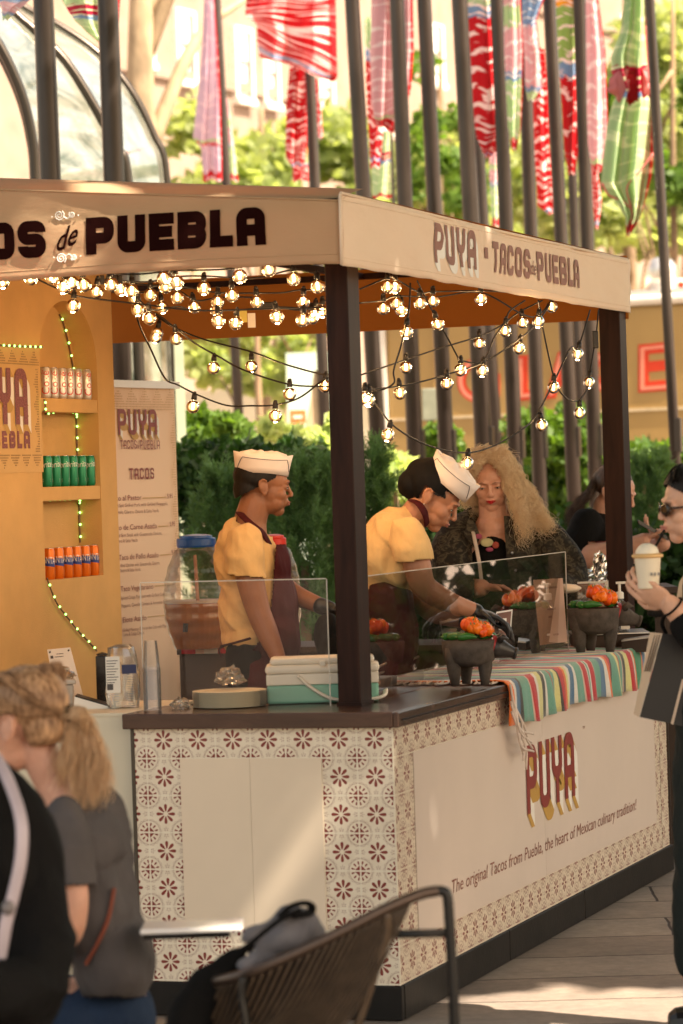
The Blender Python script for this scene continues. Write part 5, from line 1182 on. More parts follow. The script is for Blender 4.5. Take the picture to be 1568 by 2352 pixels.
# --- striped blanket over the counter edge
bands = []
seq = [(1.0, tO), (.6, tW), (.9, tB), (.5, tK), (2.2, tG), (.25, tP), (1.6, tR), (.7, tW), (1.1, tY), (.9, tK), (.35, tW), (1.3, tG), (.4, tR), (.9, tG), (.9, tY), (.4, tK), (1.4, tR), (.6, tO), (.6, tY), (.8, tW), (1.0, tB), (.5, tW), (2.0, tG), (.25, tP), (1.3, tR), (.3, tW), (.5, tG), (.3, tW), (1.2, tR), (.25, tP), (2.0, tG), (.6, tB), (.7, tB), (.8, tW), (.7, tO), (1.0, tR), (.4, tK), (1.2, tG), (.9, tY), (.3, tR), (.9, tG), (.25, tP), (.9, tK), (1.1, tY), (1.5, tR), (.5, tW), (.3, tO), (2.6, (.04, .25, .13)), (.3, tO), (1.2, tB), (.9, tW), (.5, tO), (.8, tR)]
BM = ramp_stripes('striped wool blanket', 1, 1.22, 3.36, seq, .006)
T = thing('striped_blanket', (-.1, 2.3, CT), 'multicoloured striped wool blanket draped over the counter edge', 'blanket')
q = MB(); nyb = 150
prof = [(-.30, .0), (-.22, .0), (-.14, .0), (-.06, 0), (.0, .0), (.024, .0), (.036, -.008), (.042, -.03), (.044, -.06), (.044, -.09), (.043, -.12), (.042, -.15)]
for i in range(nyb + 1):
    y = 1.22 + 2.14 * i / nyb
    for j, (x, dz) in enumerate(prof):
        dr = max(0, -dz) / .15; xx = x + dr * (.009 + .011 * math.sin(y * 23 + 2 * math.sin(y * 7)) + .006 * math.sin(y * 51)); zz = CT + .006 + dz * (1 + .05 * math.sin(y * 5) + .03 * math.sin(y * 17)) + (.004 * noise.noise(Vector((x * 12, y * 9, 1))) if dz > -.01 else 0)
        if dz == 0: zz += .003 + .004 * max(0, math.sin(y * 12 + x * 20))
        q.v.append((xx, y + .02 * math.sin(x * 9 + y * 3) * (1 if dz == 0 else .2), zz))
w_ = len(prof)
for i in range(nyb):
    for j in range(w_ - 1): a = i * w_ + j; q.f.append((a, a + w_, a + w_ + 1, a + 1)); q.mi.append(0)
q.build('cloth', BM, T, smooth=True, solid=.004)
frm = mat('pale wool fringe', (.68, .58, .52), .9); q = MB(); rn = random.Random(5)
for k in range(15):
    x = -.28 + .02 * k
    if x < .02: P = [(x, 1.225, CT + .012), (x + rn.uniform(-.01, .01), 1.20, CT + .006), (x + rn.uniform(-.02, .02), 1.165 + rn.uniform(-.02, .01), CT + .006)]
    else: P = [(x, 1.225, CT + .012), (.05, 1.19, CT - .02), (.052, 1.18, CT - .09)]
    q.tube(catmull(P, 3), .004, 5)
for k in range(9):
    y = 1.222 + rn.uniform(-.01, .01); z0 = CT - .012 * k; P = [(.047, y, z0), (.052, y + .02 + .01 * k / 2, z0 - .07), (.052 + rn.uniform(0, .01), y + .05 + rn.uniform(0, .09), z0 - .14), (.05, y + .10 + rn.uniform(0, .16), z0 - .17 - rn.uniform(0, .05))]
    q.tube(catmull(P, 4), .0045, 5)
for k in range(16):
    z0 = CT + .005 - .0095 * k if k > 3 else CT + .01; x = -.2 + .06 * k if k < 4 else .045
    P = [(x, 3.36, z0), (x + .01, 3.40 + rn.uniform(0, .02), z0 - .02), (x + .012, 3.42 + rn.uniform(0, .03), z0 - .07)]
    q.tube(catmull(P, 4), .004, 5)
q.build('fringe', frm, T, smooth=True)

# --- stone pig bowls with peppers
lava = mat('grey lava stone', (.075, .060, .050), .9, var=.35, sc=30, bump=.5, bdist=.003, bsc=260); dred = mat('red collar paint', (.30, .02, .02), .5); bead = mat('white bead', (.8, .76, .7), .5)
lavad = mat('polished dark stone', (.035, .03, .028), .35, sc=20)
hab = mat('orange pepper skin', (.80, .17, .008), .25, var=.2, sc=12); jal = mat('green pepper skin', (.035, .14, .025), .22, var=.3, sc=12); stem = mat('pepper stem', (.12, .22, .05), .6)
habd = mat('deep orange pepper skin', (.75, .09, .008), .25, var=.2, sc=12)
def pepper(c, kind, r, rot, label, group):
    T = thing('%s_pepper' % ('orange' if kind else 'green'), c, label, 'pepper', group); Mr = Matrix.Rotation(rot[0], 3, 'Z') @ Matrix.Rotation(rot[1], 3, 'Y'); q = MB()
    if kind:
        q.ell(c, (r, r, r * 1.12), Mr, 14, 9); q.v = [tuple(Vector(c) + (Vector(v) - Vector(c)) * (1 + .12 * math.sin(4 * math.atan2((Mr.transposed() @ (Vector(v) - Vector(c))).y, (Mr.transposed() @ (Vector(v) - Vector(c))).x)))) for v in q.v]
        q.build('flesh', hab if kind == 1 else habd, T, smooth=True); tip = Vector(c) + Mr @ Vector((0, 0, r * 1.1)); q = MB(); q.tube([tip, tip + Mr @ Vector((.002, 0, r * .45))], [.003, .0015], 6); q.build('stalk', stem, T)
    else:
        a = Mr @ Vector((1, 0, 0)); P = [Vector(c) - a * r * 2.2, Vector(c) - a * r * 1.9, Vector(c) - a * r, Vector(c) + Vector((0, 0, r * .15)), Vector(c) + a * r * 1.2, Vector(c) + a * r * 2 - Vector((0, 0, r * .2))]
        q.tube(P, [r * .45, r * .75, r * .85, r * .78, r * .55, r * .12], 14); q.build('flesh', jal, T, smooth=True)
        q = MB(); q.tube([P[0], P[0] - a * r * .6], [r * .25, r * .12], 6); q.build('stalk', stem, T)
def pigbowl(cx, y_foot, d, s_, label, tagn, mirror=False):
    M_ = frame(cx, y_foot, d, .12); M_.translation.z = CT + .010; T = thing('stone_bowl', M_.translation, label, 'bowl', 'stone pig bowls of peppers')
    Rb = .088 * s_; hz = .150 * s_; m3 = M_.to_3x3(); c = M_ @ Vector((0, 0, 0)); q = MB()
    pr = [(.01, hz * .44), (Rb * .6, hz * .42), (Rb * .9, hz * .54), (Rb * .98, hz * .82), (Rb, hz), (Rb * .90, hz * 1.005), (Rb * .85, hz * .9), (Rb * .5, hz * .66), (.01, hz * .62)]
    q.lathe(pr, c, 40, m3 @ Matrix.Scale(1.06, 3, (1, 0, 0)), cap=False); q.build('bowl', lava, T, smooth=True)
    for lx, ly in ((-.70, -.30), (.56, -.36), (-.05, .62)):
        q = MB(); a = M_ @ Vector((lx * Rb, ly * Rb, hz * .86)); b_ = M_ @ Vector((lx * Rb * .95, ly * Rb * 1.05, hz * .35)); e = M_ @ Vector((lx * Rb * .90, ly * Rb * 1.1, 0))
        q.tube([a, a.lerp(b_, .5), b_, e], [.026 * s_, .027 * s_, .023 * s_, .014 * s_], 14); q.build('leg', lava, T, smooth=True)
    hc = M_ @ Vector((Rb * 1.12, -.01, hz * .80)); dx = m3 @ Vector((1, 0, -.35)).normalized(); q = MB()
    q.tube([hc - dx * .03 * s_, hc, hc + dx * .028 * s_, hc + dx * .05 * s_, hc + dx * .056 * s_], [.038 * s_, .036 * s_, .026 * s_, .019 * s_, .018 * s_], 16)
    q.tube([hc + dx * .055 * s_, hc + dx * .064 * s_], [.021 * s_, .021 * s_], 16)
    for sg_ in (-1, 1): q.tube([hc + m3 @ Vector((.0, sg_ * .022, .026)) * s_, hc + m3 @ Vector((.012, sg_ * .034, .040)) * s_, hc + m3 @ Vector((.03, sg_ * .036, .030)) * s_], [.014 * s_, .011 * s_, .003 * s_], 8)
    q.build('pig_head', lavad if tagn == 'first' else lava, T, smooth=True)
    q = MB(); a0 = hc - dx * .034 * s_; q.tube([a0, a0 + dx * .014 * s_], [.0405 * s_, .0395 * s_], 20); q.build('collar', dred, T, smooth=False)
    q = MB()
    up_ = m3 @ Vector((.35, 0, 1)).normalized(); sd_ = m3 @ Vector((0, 1, 0))
    for k in range(14): an = k / 14 * 6.283; q.ell(a0 - dx * .002 + (up_ * math.cos(an) + sd_ * math.sin(an)) * .041 * s_, .0032 * s_, nu=8, nv=5)
    q.build('bead', bead, T, smooth=True)
    q = MB(); [q.ell(hc + dx * .02 * s_ + m3 @ Vector((0, k * .022, .016)) * s_, .004 * s_, nu=8, nv=6) for k in (-1, 1)]; q.build('eye', blackb, T)
    g = 'peppers heaped in the %s stone bowl' % tagn; where = 'nearest the front post' if tagn == 'first' else 'at the far end of the blanket'; rn = random.Random(8 if mirror else 4)
    spots = [(.1, -.5, 1), (.35, -.35, 1), (.62, -.3, 1), (.2, -.05, 1), (.5, .0, 1), (.72, .1, 2), (.3, .3, 2), (.0, .2, 1), (.55, .4, 1), (.15, .55, 2), (-.12, -.1, 2), (.25, -.66, 1), (.5, -.58, 2), (.76, -.42, 1), (.84, .0, 1), (.0, -.35, 2), (.42, -.18, 2)]
    for i, (a, b_, k) in enumerate(spots):
        rr_ = math.hypot(a, b_); pepper(M_ @ Vector((a * Rb * .9, b_ * Rb * .9, hz * (1.15 + .24 * (1 - rr_) + (.05 if i % 2 else 0)))), k, .0185 * s_, (rn.uniform(0, 6), rn.uniform(-.9, .9)), 'orange habanero pepper heaped in the stone bowl ' + where, g)
    for (a, b_, r0) in ((-.62, -.35, -.4), (-.18, -.78, .15), (-.75, .25, 1.0), (-.45, .3, .2), (.82, -.2, .5)) if not mirror else ((-.72, -.3, 2.1), (-.2, -.78, .05), (-.6, .3, .8), (.86, -.1, 1.2), (.78, .3, 1.5)):
        pepper(M_ @ Vector((a * Rb * .88, b_ * Rb * .88, hz * 1.10)), 0, .0160 * s_, (r0, 0), 'green jalapeno pepper in the stone bowl ' + where, g)
pigbowl(1080, 1572, 11.17, 1.02, 'dark grey stone pig bowl of peppers nearest the front post', 'first')
pigbowl(1367, 1500, 12.95, 1.17, 'grey stone pig bowl of peppers at the far end of the blanket', 'second', True)

# --- things at the far end of the counter
M_ = frame(1400, 1478, 13.25, 0); M_.translation.z = CT; T = thing('counter_riser', M_.translation, 'low dark riser with steel rim behind the far stone bowl', 'stand')
q = MB(); q.box(-.14, .16, 0, .30, 0, .062, M_); q.build('box', darkp, T, bevel=.003); q = MB(); q.box(-.145, .165, -.005, .305, .0625, .070, M_); q.build('steel_top', stl, T, bevel=.002)
ZR = CT + .0705
ac = thin_glass('acrylic box', (.95, .92, .88), .03, .10, .10, (.8, .7, .6)); c_ = atd(1340, 1440, 13.45); Mz = BR.to_4x4(); Mz.translation = (c_.x, c_.y, ZR)
T = thing('acrylic_box', Mz.translation, 'clear acrylic box with a steel grate inside behind the far stone bowl', 'box'); z1 = atd(1340, 1337, 13.45).z - ZR
q = MB(); q.box(-.02, .105, 0, .16, .001, z1, Mz); q.build('walls', ac, T); q = MB(); q.box(.094, .108, -.004, -.001, 0, z1 + .002, Mz); q.box(-.02, .093, -.004, -.001, z1 - .006, z1 + .002, Mz); q.build('edge', edge, T)
q = MB(); [q.box(-.01 + .008 * k, -.008 + .008 * k, .01, .15, z1 * .55, z1 * .57, Mz) for k in range(12)]; q.build('grate', stl, T)
c_ = atd(1425, 1440, 13.3); c_.z = ZR; T = thing('sanitizer_bottle', c_, 'clear hand sanitizer pump bottle beside the far post', 'bottle')
q = MB(); m3 = BR @ Matrix.Scale(.6, 3, (0, 1, 0)); q.lathe([(.036, 0), (.038, .01), (.038, .09), (.030, .115), (.014, .13), (.014, .135)], c_, 24, m3); q.build('body', thin_glass('sanitizer bottle', (.9, .9, .9), .05, .14, .12, (.6, .62, .66)), T, smooth=True)
q = MB(); q.lathe([(.035, .003), (.0365, .085), (.034, .088), (.001, .088)], c_, 20, m3 @ Matrix.Scale(.9, 3)); q.build('gel', thin_glass('clear gel', (.75, .75, .8), .05, .08, .1, (.4, .4, .5)), T, smooth=True)
q = MB(); q.lathe([(.017, .136), (.017, .160), (.013, .164), (.006, .166), (.006, .196)], c_, 20); Mz2 = BR.to_4x4(); Mz2.translation = c_; q.box(-.014, .028, -.007, .007, .1965, .206, Mz2); q.tube([c_ + Vector((0, 0, .03)), c_ + Vector((0, 0, .13))], .003, 6); q.build('pump', mat('white pump plastic', (.78, .74, .68), .4), T, smooth=False, bevel=.0015)
q = MB(); q.box(.0, .036, -.0245, -.0235, .012, .078, Mz2); q.build('label', paper, T); q = MB(); q.box(.001, .018, -.0252, -.0247, .036, .050, Mz2); q.build('label_stripe', mat('light blue label', (.15, .45, .7), .5), T); q = MB(); q.box(.02, .034, -.0252, -.0247, .028, .055, Mz2); q.build('label_badge', blut, T)
# crumpled foil, red can, wrapped taco, notice, tablet, card reader
c_ = atd(1368, 1322, 14.2); T = crumple(c_, .055, .035, 3.2, 21, NT('foil').set(Roughness=.22, Metallic=1.0).m, 'foil', lab=('crumpled silver foil standing near the red can', 'foil'))
T.data.materials[0].node_tree.nodes['Principled BSDF'].inputs['Base Color'].default_value = (.75, .7, .64, 1)
c_ = atd(1378, 1300, 14.1); crumple(c_, .030, .055, 3.4, 23, T.data.materials[0], 'foil', lab=('upright peak of crumpled silver foil in front of the red can', 'foil'))
P0 = atd(1330, 1352, 14.3); M_ = frame(1390, 1352, 14.3); zt2 = M_.translation.z; M_.translation.z = 0; T = thing('side_table', M_.translation, 'dark high table behind the far end of the counter', 'table')
q = MB(); q.box(-.40, .32, -.02, .5, zt2 - .03, zt2, M_); q.build('table_top', darkp, T, bevel=.003)
for a, b_ in ((-.36, .02), (.28, .02), (-.36, .46), (.28, .46)): q = MB(); q.box(a - .02, a + .02, b_ - .02, b_ + .02, 0, zt2 - .031, M_); q.build('leg', darkp, T)
c_ = atd(1392, 1345, 14.4); c_.z = zt2 + .001; q = MB(); T = thing('soda_can', c_, 'red soda can standing behind the foil', 'can'); q.lathe([(.02, 0), (.026, .006), (.026, .11), (.021, .122)], c_, 20, cap=False); q.build('body', redt, T, smooth=True)
q = MB(); q.lathe([(.021, .122), (.001, .120)], c_, 20, cap=False); q.lathe([(.0265, .03), (.0265, .035)], c_, 20, cap=False); q.build('lid', alu, T)
q = MB(); c_ = atd(1300, 1352, 13.3); q.tube([c_ - R0 * .085, c_ - R0 * .05, c_, c_ + R0 * .04, c_ + R0 * .062], [.006, .022, .034, .026, .006], 16, flat=.6); tag(q.build('wrapped_taco', mat('pale paper wrap', (.72, .58, .44), .7, var=.1, sc=20, bump=.4), smooth=True), 'pale paper wrapped taco behind the end of the long screen', 'wrapped taco')
P4 = [atd(1240, 1482, 12.95), atd(1303, 1474, 12.93), atd(1292, 1328, 13.0), atd(1224, 1332, 13.02)]
pc = carduv(P4); q = MB(); q.prism(P4, FH * .003); T = thing('counter_notice', P4[0], 'pinkish paper notice standing behind the right end of the long screen', 'notice'); q.build('card', mat('pinkish paper', (.62, .43, .35), .6, var=.03), T)
q = MB()
for u, v, w_ in ((.35, .85, .45), (.38, .52, .3), (.4, .4, .12), (.5, .12, .2)): q.quad(pc(u, v), pc(u + w_, v), pc(u + w_, v + .03), pc(u, v + .03))
q.build('print', mat('faint print', (.38, .22, .19), .6, bump=0), T)
P4 = [atd(1128, 1470, 11.7), atd(1172, 1464, 11.95), atd(1177, 1400, 11.95), atd(1140, 1406, 11.7)]
q = MB(); q.prism(P4, FH * .008); T = thing('tablet', P4[0], 'small tablet with pale rim standing behind the screen near the gloved hands', 'tablet'); q.build('case', mat('pale rim', (.8, .76, .72), .4), T, bevel=.002)
pc = carduv(P4); q = MB(); q.quad(pc(.06, .05), pc(.93, .05), pc(.93, .95), pc(.06, .95)); q.build('display', mat('dark pink display', (.22, .11, .09), .2), T)
M_ = frame(1452, 1475, 13.1, -.2); M_.translation.z = CT; T = thing('card_reader', M_.translation, 'low steel edged card reader box at the far end of the counter', 'card reader')
q = MB(); q.prism([M_ @ Vector(p) for p in ((-.04, 0, 0), (.09, 0, 0), (.09, 0, .055), (-.04, 0, .04))], M_.to_3x3() @ Vector((0, .12, 0))); q.build('body', darkp, T, bevel=.004)
q = MB(); q.prism([M_ @ Vector(p) for p in ((-.044, -.004, .0405), (.094, -.004, .0555), (.094, -.004, .062), (-.044, -.004, .047))], M_.to_3x3() @ Vector((0, .128, 0))); q.build('steel_rim', stl, T)
for k, (x, y, lab) in enumerate(((1195, 1480, 'small clear wrapped packet on the blanket, nearer the front post'), (1228, 1476, 'small square clear packet on the blanket beside the notice'), (1262, 1474, 'pointed clear wrapped packet on the blanket by the end of the screen'))):
    c_ = onx(x, y, -.42); c_ = Vector((-.34, atd(x, y, 12.2 + .25 * k).y, CT + .018)); crumple(c_, .022, .020, 1.6, 30 + k, plast, 'wrapped_packet', lab=(lab, 'packet'))
# --- festoon lights
black = mat('black cable rubber', (.012, .010, .009), .5, bump=0)
bulbg = thin_glass('bulb glass', (1, .93, .82), .01, .06)
t = NT('glowing filament'); t.b.inputs['Emission Color'].default_value = (1, .66, .30, 1); t.b.inputs['Emission Strength'].default_value = 13; t.col((0, 0, 0)); FIL = t.m
t = NT('lit inner glass'); tr_ = t.n('ShaderNodeBsdfTransparent'); em_ = t.n('ShaderNodeEmission'); em_.inputs[0].default_value = (1, .50, .18, 1); em_.inputs[1].default_value = .20
lw = t.n('ShaderNodeLayerWeight'); lw.inputs[0].default_value = .3; ad = t.n('ShaderNodeAddShader'); t.L(tr_.outputs[0], ad.inputs[0]); t.L(em_.outputs[0], ad.inputs[1]); t.L(ad.outputs[0], t.out.inputs[0]); HALO = t.m
def bulb_meshes(R):
    q = MB(); pr = [(R * .42, .0)] + [(R * math.sin(a), -R * 1.12 - R * math.cos(a) * -1) for a in np.linspace(.42, 3.12, 12)]
    pr = [(max(.0003, R * math.sin(a)), -R * .95 + R * math.cos(a)) for a in np.linspace(.40, 3.13, 14)]; q.lathe(pr, n=18, cap=False); gm_ = q.mesh('glass')
    q = MB(); q.tube([(0, 0, -R * .35), (0, 0, -R * 1.35)], [R * .17, R * .17], 8); q.tube([(R * .1, 0, 0), (R * .05, 0, -R * .5)], R * .05, 5); fm_ = q.mesh('fil')
    q = MB(); q.tube([(0, 0, R * 1.05), (0, 0, R * .5), (0, 0, R * .1)], [R * .36, R * .42, R * .44], 14); q.tube([(-R * .4, 0, R * 1.15), (R * .4, 0, R * 1.15)], R * .24, 8); sm_ = q.mesh('sock')
    q = MB(); q.ell((0, 0, -R * .95), R * .80, nu=14, nv=10); hm_ = q.mesh('halo')
    for m_ in (gm_, fm_, sm_, hm_): m_.shade_smooth()
    gm_.materials.append(bulbg); fm_.materials.append(FIL); sm_.materials.append(black); hm_.materials.append(HALO); return gm_, fm_, sm_, hm_
BMESH = bulb_meshes(.0240)
STR = [ # points (x, y), depth start, depth end, label
 ([(66, 632), (130, 662), (178, 680), (250, 690), (320, 698), (450, 713), (560, 711), (660, 708), (746, 706)], 11.0, 10.9, 'bulb string starting over the wall arch and running low under the awning'),
 ([(-20, 628), (60, 622), (140, 628), (225, 626), (310, 630), (400, 622), (520, 618), (612, 603), (690, 606), (746, 600)], 10.7, 10.5, 'topmost bulb string just under the front valance'),
 ([(225, 640), (330, 648), (400, 636), (468, 634), (540, 638), (600, 637), (672, 620), (735, 630)], 11.2, 10.9, 'bulb string passing the highest cluster of three bulbs'),
 ([(235, 642), (345, 655), (430, 660), (500, 672), (600, 673), (650, 672), (690, 666), (748, 668)], 11.6, 11.3, 'bulb string along the middle under the awning'),
 ([(240, 645), (290, 655), (320, 672), (400, 665), (450, 690), (505, 683), (590, 684), (610, 697), (690, 712), (748, 690)], 12.0, 11.8, 'bulb string with the long black connector'),
 ([(262, 652), (300, 668), (322, 692), (352, 712), (408, 704), (445, 712), (545, 712), (640, 705), (746, 714)], 11.4, 11.0, 'lowest level bulb string under the left half of the awning'),
 ([(345, 716), (400, 752), (470, 780), (577, 808), (640, 832), (700, 850), (748, 862)], 12.6, 11.8, 'upper slack bulb string across the open left window'),
 ([(318, 712), (360, 722), (408, 758), (450, 790), (500, 818), (560, 850), (665, 883), (755, 888)], 12.2, 11.6, 'middle slack bulb string across the open left window'),
 ([(335, 700), (315, 722), (322, 752), (345, 800), (378, 868), (408, 884), (456, 908), (520, 931), (575, 932), (632, 930), (690, 912), (748, 866)], 12.0, 11.4, 'lowest slack bulb string hanging across the open left window'),
 ([(826, 862), (932, 826), (1010, 800), (1101, 772), (1150, 748), (1190, 718), (1245, 690)], 11.9, 12.9, 'rising bulb string from the front post to the awning, upper line'),
 ([(826, 892), (846, 894), (930, 885), (1026, 860), (1110, 832), (1188, 782), (1230, 745), (1262, 700)], 11.5, 12.6, 'rising bulb string from the front post to the awning, lower line'),
 ([(838, 896), (860, 925), (906, 980), (980, 1022), (1065, 1040), (1130, 1025), (1200, 985), (1232, 952), (1275, 870), (1310, 800), (1327, 800), (1355, 712)], 11.2, 12.8, 'longest drooping bulb string reaching down to the blonde customer'),
 ([(942, 650), (940, 700), (934, 742), (922, 790), (904, 850), (904, 880), (870, 897), (838, 893)], 11.3, 11.1, 'short bulb string hanging from the awning just right of the front post'),
 ([(958, 645), (975, 680), (997, 722), (1022, 765), (1050, 818), (1058, 828), (1108, 830), (1135, 775), (1160, 740), (1170, 715), (1205, 690)], 11.7, 12.4, 'bulb string looping in the middle of the right opening'),
 ([(1236, 690), (1240, 720), (1256, 800), (1272, 866), (1290, 905), (1322, 922), (1348, 895), (1354, 860), (1364, 800), (1370, 760), (1374, 712)], 12.2, 13.2, 'bulb string looping beside the far post with a small black plug'),
 ([(826, 664), (890, 638), (907, 640), (964, 672), (994, 670), (1104, 668), (1190, 672)], 11.3, 12.2, 'bulb string under the long side of the awning, upper level'),
 ([(826, 696), (880, 690), (910, 680), (1000, 682), (1104, 672), (1200, 722), (1236, 724), (1267, 690)], 11.6, 12.9, 'bulb string under the long side of the awning, lower level')]
BL = [(5, 645), (70, 637), (117, 634), (146, 657), (164, 647), (192, 652), (168, 700), (221, 668), (255, 652), (276, 662), (302, 666), (309, 684), (316, 709), (343, 729), (345, 675), (372, 704), (376, 637), (380, 656), (405, 646), (407, 681), (361, 763), (358, 773), (404, 776), (446, 703), (468, 660), (500, 691), (497, 710), (501, 735), (541, 740), (533, 676), (550, 632), (617, 617), (590, 691), (635, 726), (674, 638), (729, 656), (696, 691), (695, 733), (722, 717), (740, 713), (717, 728), (490, 843), (577, 840), (665, 903), (443, 932), (632, 953), (746, 885),
 (890, 656), (907, 657), (880, 706), (910, 695), (922, 710), (964, 694), (994, 689), (1104, 684), (1267, 703), (1005, 743), (933, 761), (1160, 758), (1200, 739), (1236, 737), (1101, 787), (1192, 798), (1327, 812), (932, 842), (1057, 848), (1108, 850), (1026, 879), (1271, 888), (1353, 877), (1331, 947), (918, 901), (846, 917), (838, 913), (1244, 975), (891, 997), (1073, 1062)]
SP = []
for pts, d0, d1, lab in STR:
    px = catmull([Vector((x, y, 0)) for x, y in pts], 7); n = len(px); P = [atd(p.x, p.y, d0 + (d1 - d0) * i / (n - 1)) for i, p in enumerate(px)]
    T = thing('bulb_string', P[0], lab, 'string lights', 'strings of warm bulbs under the awning'); q = MB(); q.tube(P, .0034, 6); q.build('cable', black, T, smooth=True); SP.append((T, px, P, []))
taken = 0
for bi, (bx, by) in enumerate(BL):
    best = None
    for si, (T, px, P, _) in enumerate(SP):
        for k, p in enumerate(px):
            dd = math.hypot((p.x - bx) * 1.25, p.y - (by - 24)) + (0 if p.y < by - 6 else 30) + 1.5 * len(SP[si][3])
            if best is None or dd < best[0]: best = (dd, si, k)
    _, si, k = best; T, px, P, lst = SP[si]; lst.append(bi); a = P[k]; dep = depth(a)
    c = atd(bx, by, dep); top = c + (a - c) * (min(1.0, .032 / max(.001, (a - c).length))) if (a - c).length > .005 else c + Vector((0, 0, .03))
    up_ = (a - c); up_ = up_.normalized() if up_.length > .012 else Vector((0, 0, 1)); up_ = (up_ + Vector((0, 0, .25))).normalized()
    k_ = 1.0; rot = up_.to_track_quat('Z', 'Y').to_matrix().to_4x4(); org = c + up_ * .0195
    Mx = Matrix.Translation(org - Vector(T.location)) @ rot
    sk = bpy.data.objects.new('socket', BMESH[2]); COL.objects.link(sk); sk.parent = T; sk.matrix_local = Mx
    bo = bpy.data.objects.new('bulb', BMESH[0]); COL.objects.link(bo); bo.parent = T; bo.matrix_local = Mx
    for nm, me_ in (('filament', BMESH[1]), ('warm_glow', BMESH[3])):
        fo = bpy.data.objects.new(nm, me_); COL.objects.link(fo); fo.parent = bo
    if (org + up_ * .02 - a).length > .012:      # short drop lead from the cable
        q = MB(); q.tube([a, org + up_ * .022], .0026, 5); q.build('lead', black, T)
    if bi % 3 == 0:
        ld = bpy.data.lights.new('bulb_light', 'POINT'); ld.energy = .55; ld.color = (1, .60, .28); ld.shadow_soft_size = .02
        lo = bpy.data.objects.new('bulb_light', ld); COL.objects.link(lo); lo.parent = bo; lo.location = (0, 0, -.045)
M_ = frame(612, 700, 11.75, 0); q = MB(); q.box(-.035, .035, -.01, .01, -.010, .010, M_); T = SP[4][0]; q.build('connector', black, T, bevel=.004)
M_ = frame(1367, 780, 13.0, 0); q = MB(); q.box(-.012, .012, -.01, .01, -.035, .035, M_); q.build('plug', black, SP[14][0], bevel=.004)
M_ = frame(250, 640, 11.1, 0); q = MB(); [q.box(-.03 + k * .02, -.015 + k * .02, -.02 + .01 * k, .0 + .01 * k, -.02, .012, M_) for k in range(4)]; q.build('plug', black, SP[0][0], bevel=.003)
M_ = frame(568, 712, 11.9, 0); q = MB(); q.box(-.03, -.002, -.001, .001, -.045, -.002, M_); q.build('paper_tag', mat('yellow tag', (.6, .5, .12), .6), SP[4][0]); q = MB(); q.box(0, .028, -.001, .001, -.065, -.012, M_); q.build('paper_tag', paper, SP[4][0])

# ================================================================== PEOPLE
def proj(p):
    v = Vector(p) - LOC; d = v.dot(fw); return 784 + F * v.dot(RR) / d, 1176 - F * v.dot(UU) / d
def remesh(q, voxel, it=4, fac=.5, cut=None, disp=None):
    me = q.mesh('tmp'); o = bpy.data.objects.new('tmp', me); COL.objects.link(o)
    m = o.modifiers.new('r', 'REMESH'); m.mode = 'VOXEL'; m.voxel_size = voxel; m.adaptivity = 0
    if it: m2 = o.modifiers.new('s', 'SMOOTH'); m2.iterations = it; m2.factor = fac
    bpy.context.view_layer.update()
    r = bpy.data.meshes.new_from_object(o.evaluated_get(bpy.context.evaluated_depsgraph_get()))
    bpy.data.objects.remove(o); bpy.data.meshes.remove(me)
    if disp or cut:
        n = len(r.vertices); co = np.zeros(n * 3); r.vertices.foreach_get('co', co); co = co.reshape(-1, 3)
        nr_ = np.zeros(n * 3, dtype=np.float32); r.vertices.foreach_get('normal', nr_); nr_ = nr_.reshape(-1, 3)
        if disp: co = co + nr_ * np.array([disp(Vector(c)) for c in co])[:, None]; r.vertices.foreach_set('co', co.ravel())
        if cut:
            v = co - np.array(LOC); d = v @ np.array(fw); X = 784 + F * (v @ np.array(RR)) / d; Y = 1176 - F * (v @ np.array(UU)) / d
            rem = cut(X, Y, d, co); bm = bmesh.new(); bm.from_mesh(r); bm.verts.ensure_lookup_table()
            bmesh.ops.delete(bm, geom=[bm.verts[i] for i in np.nonzero(rem)[0]], context='VERTS'); bm.to_mesh(r); bm.free()
    r.update(); return r
class PB(MB):
    """body/garment builder: all places given as photo px + depth offset from the person's depth"""
    def __init__(s, d): super().__init__(); s.d = d; s.k = d / F
    def J(s, x, y, dz=0): return atd(x, y, s.d + dz)
    def E(s, x, y, dz, rx, ry, rz, tilt=0):
        s.ell(s.J(x, y, dz), (rx * s.k, ry, rz * s.k), BR @ Matrix.Rotation(math.radians(tilt), 3, 'Y'), 20, 14); return s
    def C(s, pts, n=16, sub=4):
        """smooth limb: (x, y, dz, r_px)"""
        P = catmull([s.J(p[0], p[1], p[2]) for p in pts], sub); R_ = []
        for i in range(len(pts) - 1): R_ += [(pts[i][3] * (1 - k / sub) + pts[i + 1][3] * k / sub) * s.k for k in range(sub)]
        R_.append(pts[-1][3] * s.k); s.tube(P, R_, n)
        s.ell(P[0], R_[0] * .98, nu=14, nv=10); s.ell(P[-1], R_[-1] * .98, nu=14, nv=10); return s
def wrinkle(a=.006, s1=7, s2=16, z=.5):
    return lambda p: a * (noise.noise(Vector((p.x * s1, p.y * s1, p.z * s1 * z))) * 1.0 + .6 * noise.noise(Vector((p.x * s2, p.y * s2, p.z * s2 * .6 + 3))) + .5 * (1 - abs(noise.noise(Vector((p.x * 9, p.y * 9, p.z * 12 + p.x * 8)))) * 4) - .3 * abs(noise.noise(Vector((p.x * 24, p.y * 24, p.z * 15 + 7)))))
def headrot(yaw, pitch=0, roll=0):
    return BR @ Matrix.Rotation(math.radians(yaw), 3, 'Z') @ Matrix.Rotation(math.radians(roll), 3, 'Y') @ Matrix.Rotation(math.radians(pitch), 3, 'X')
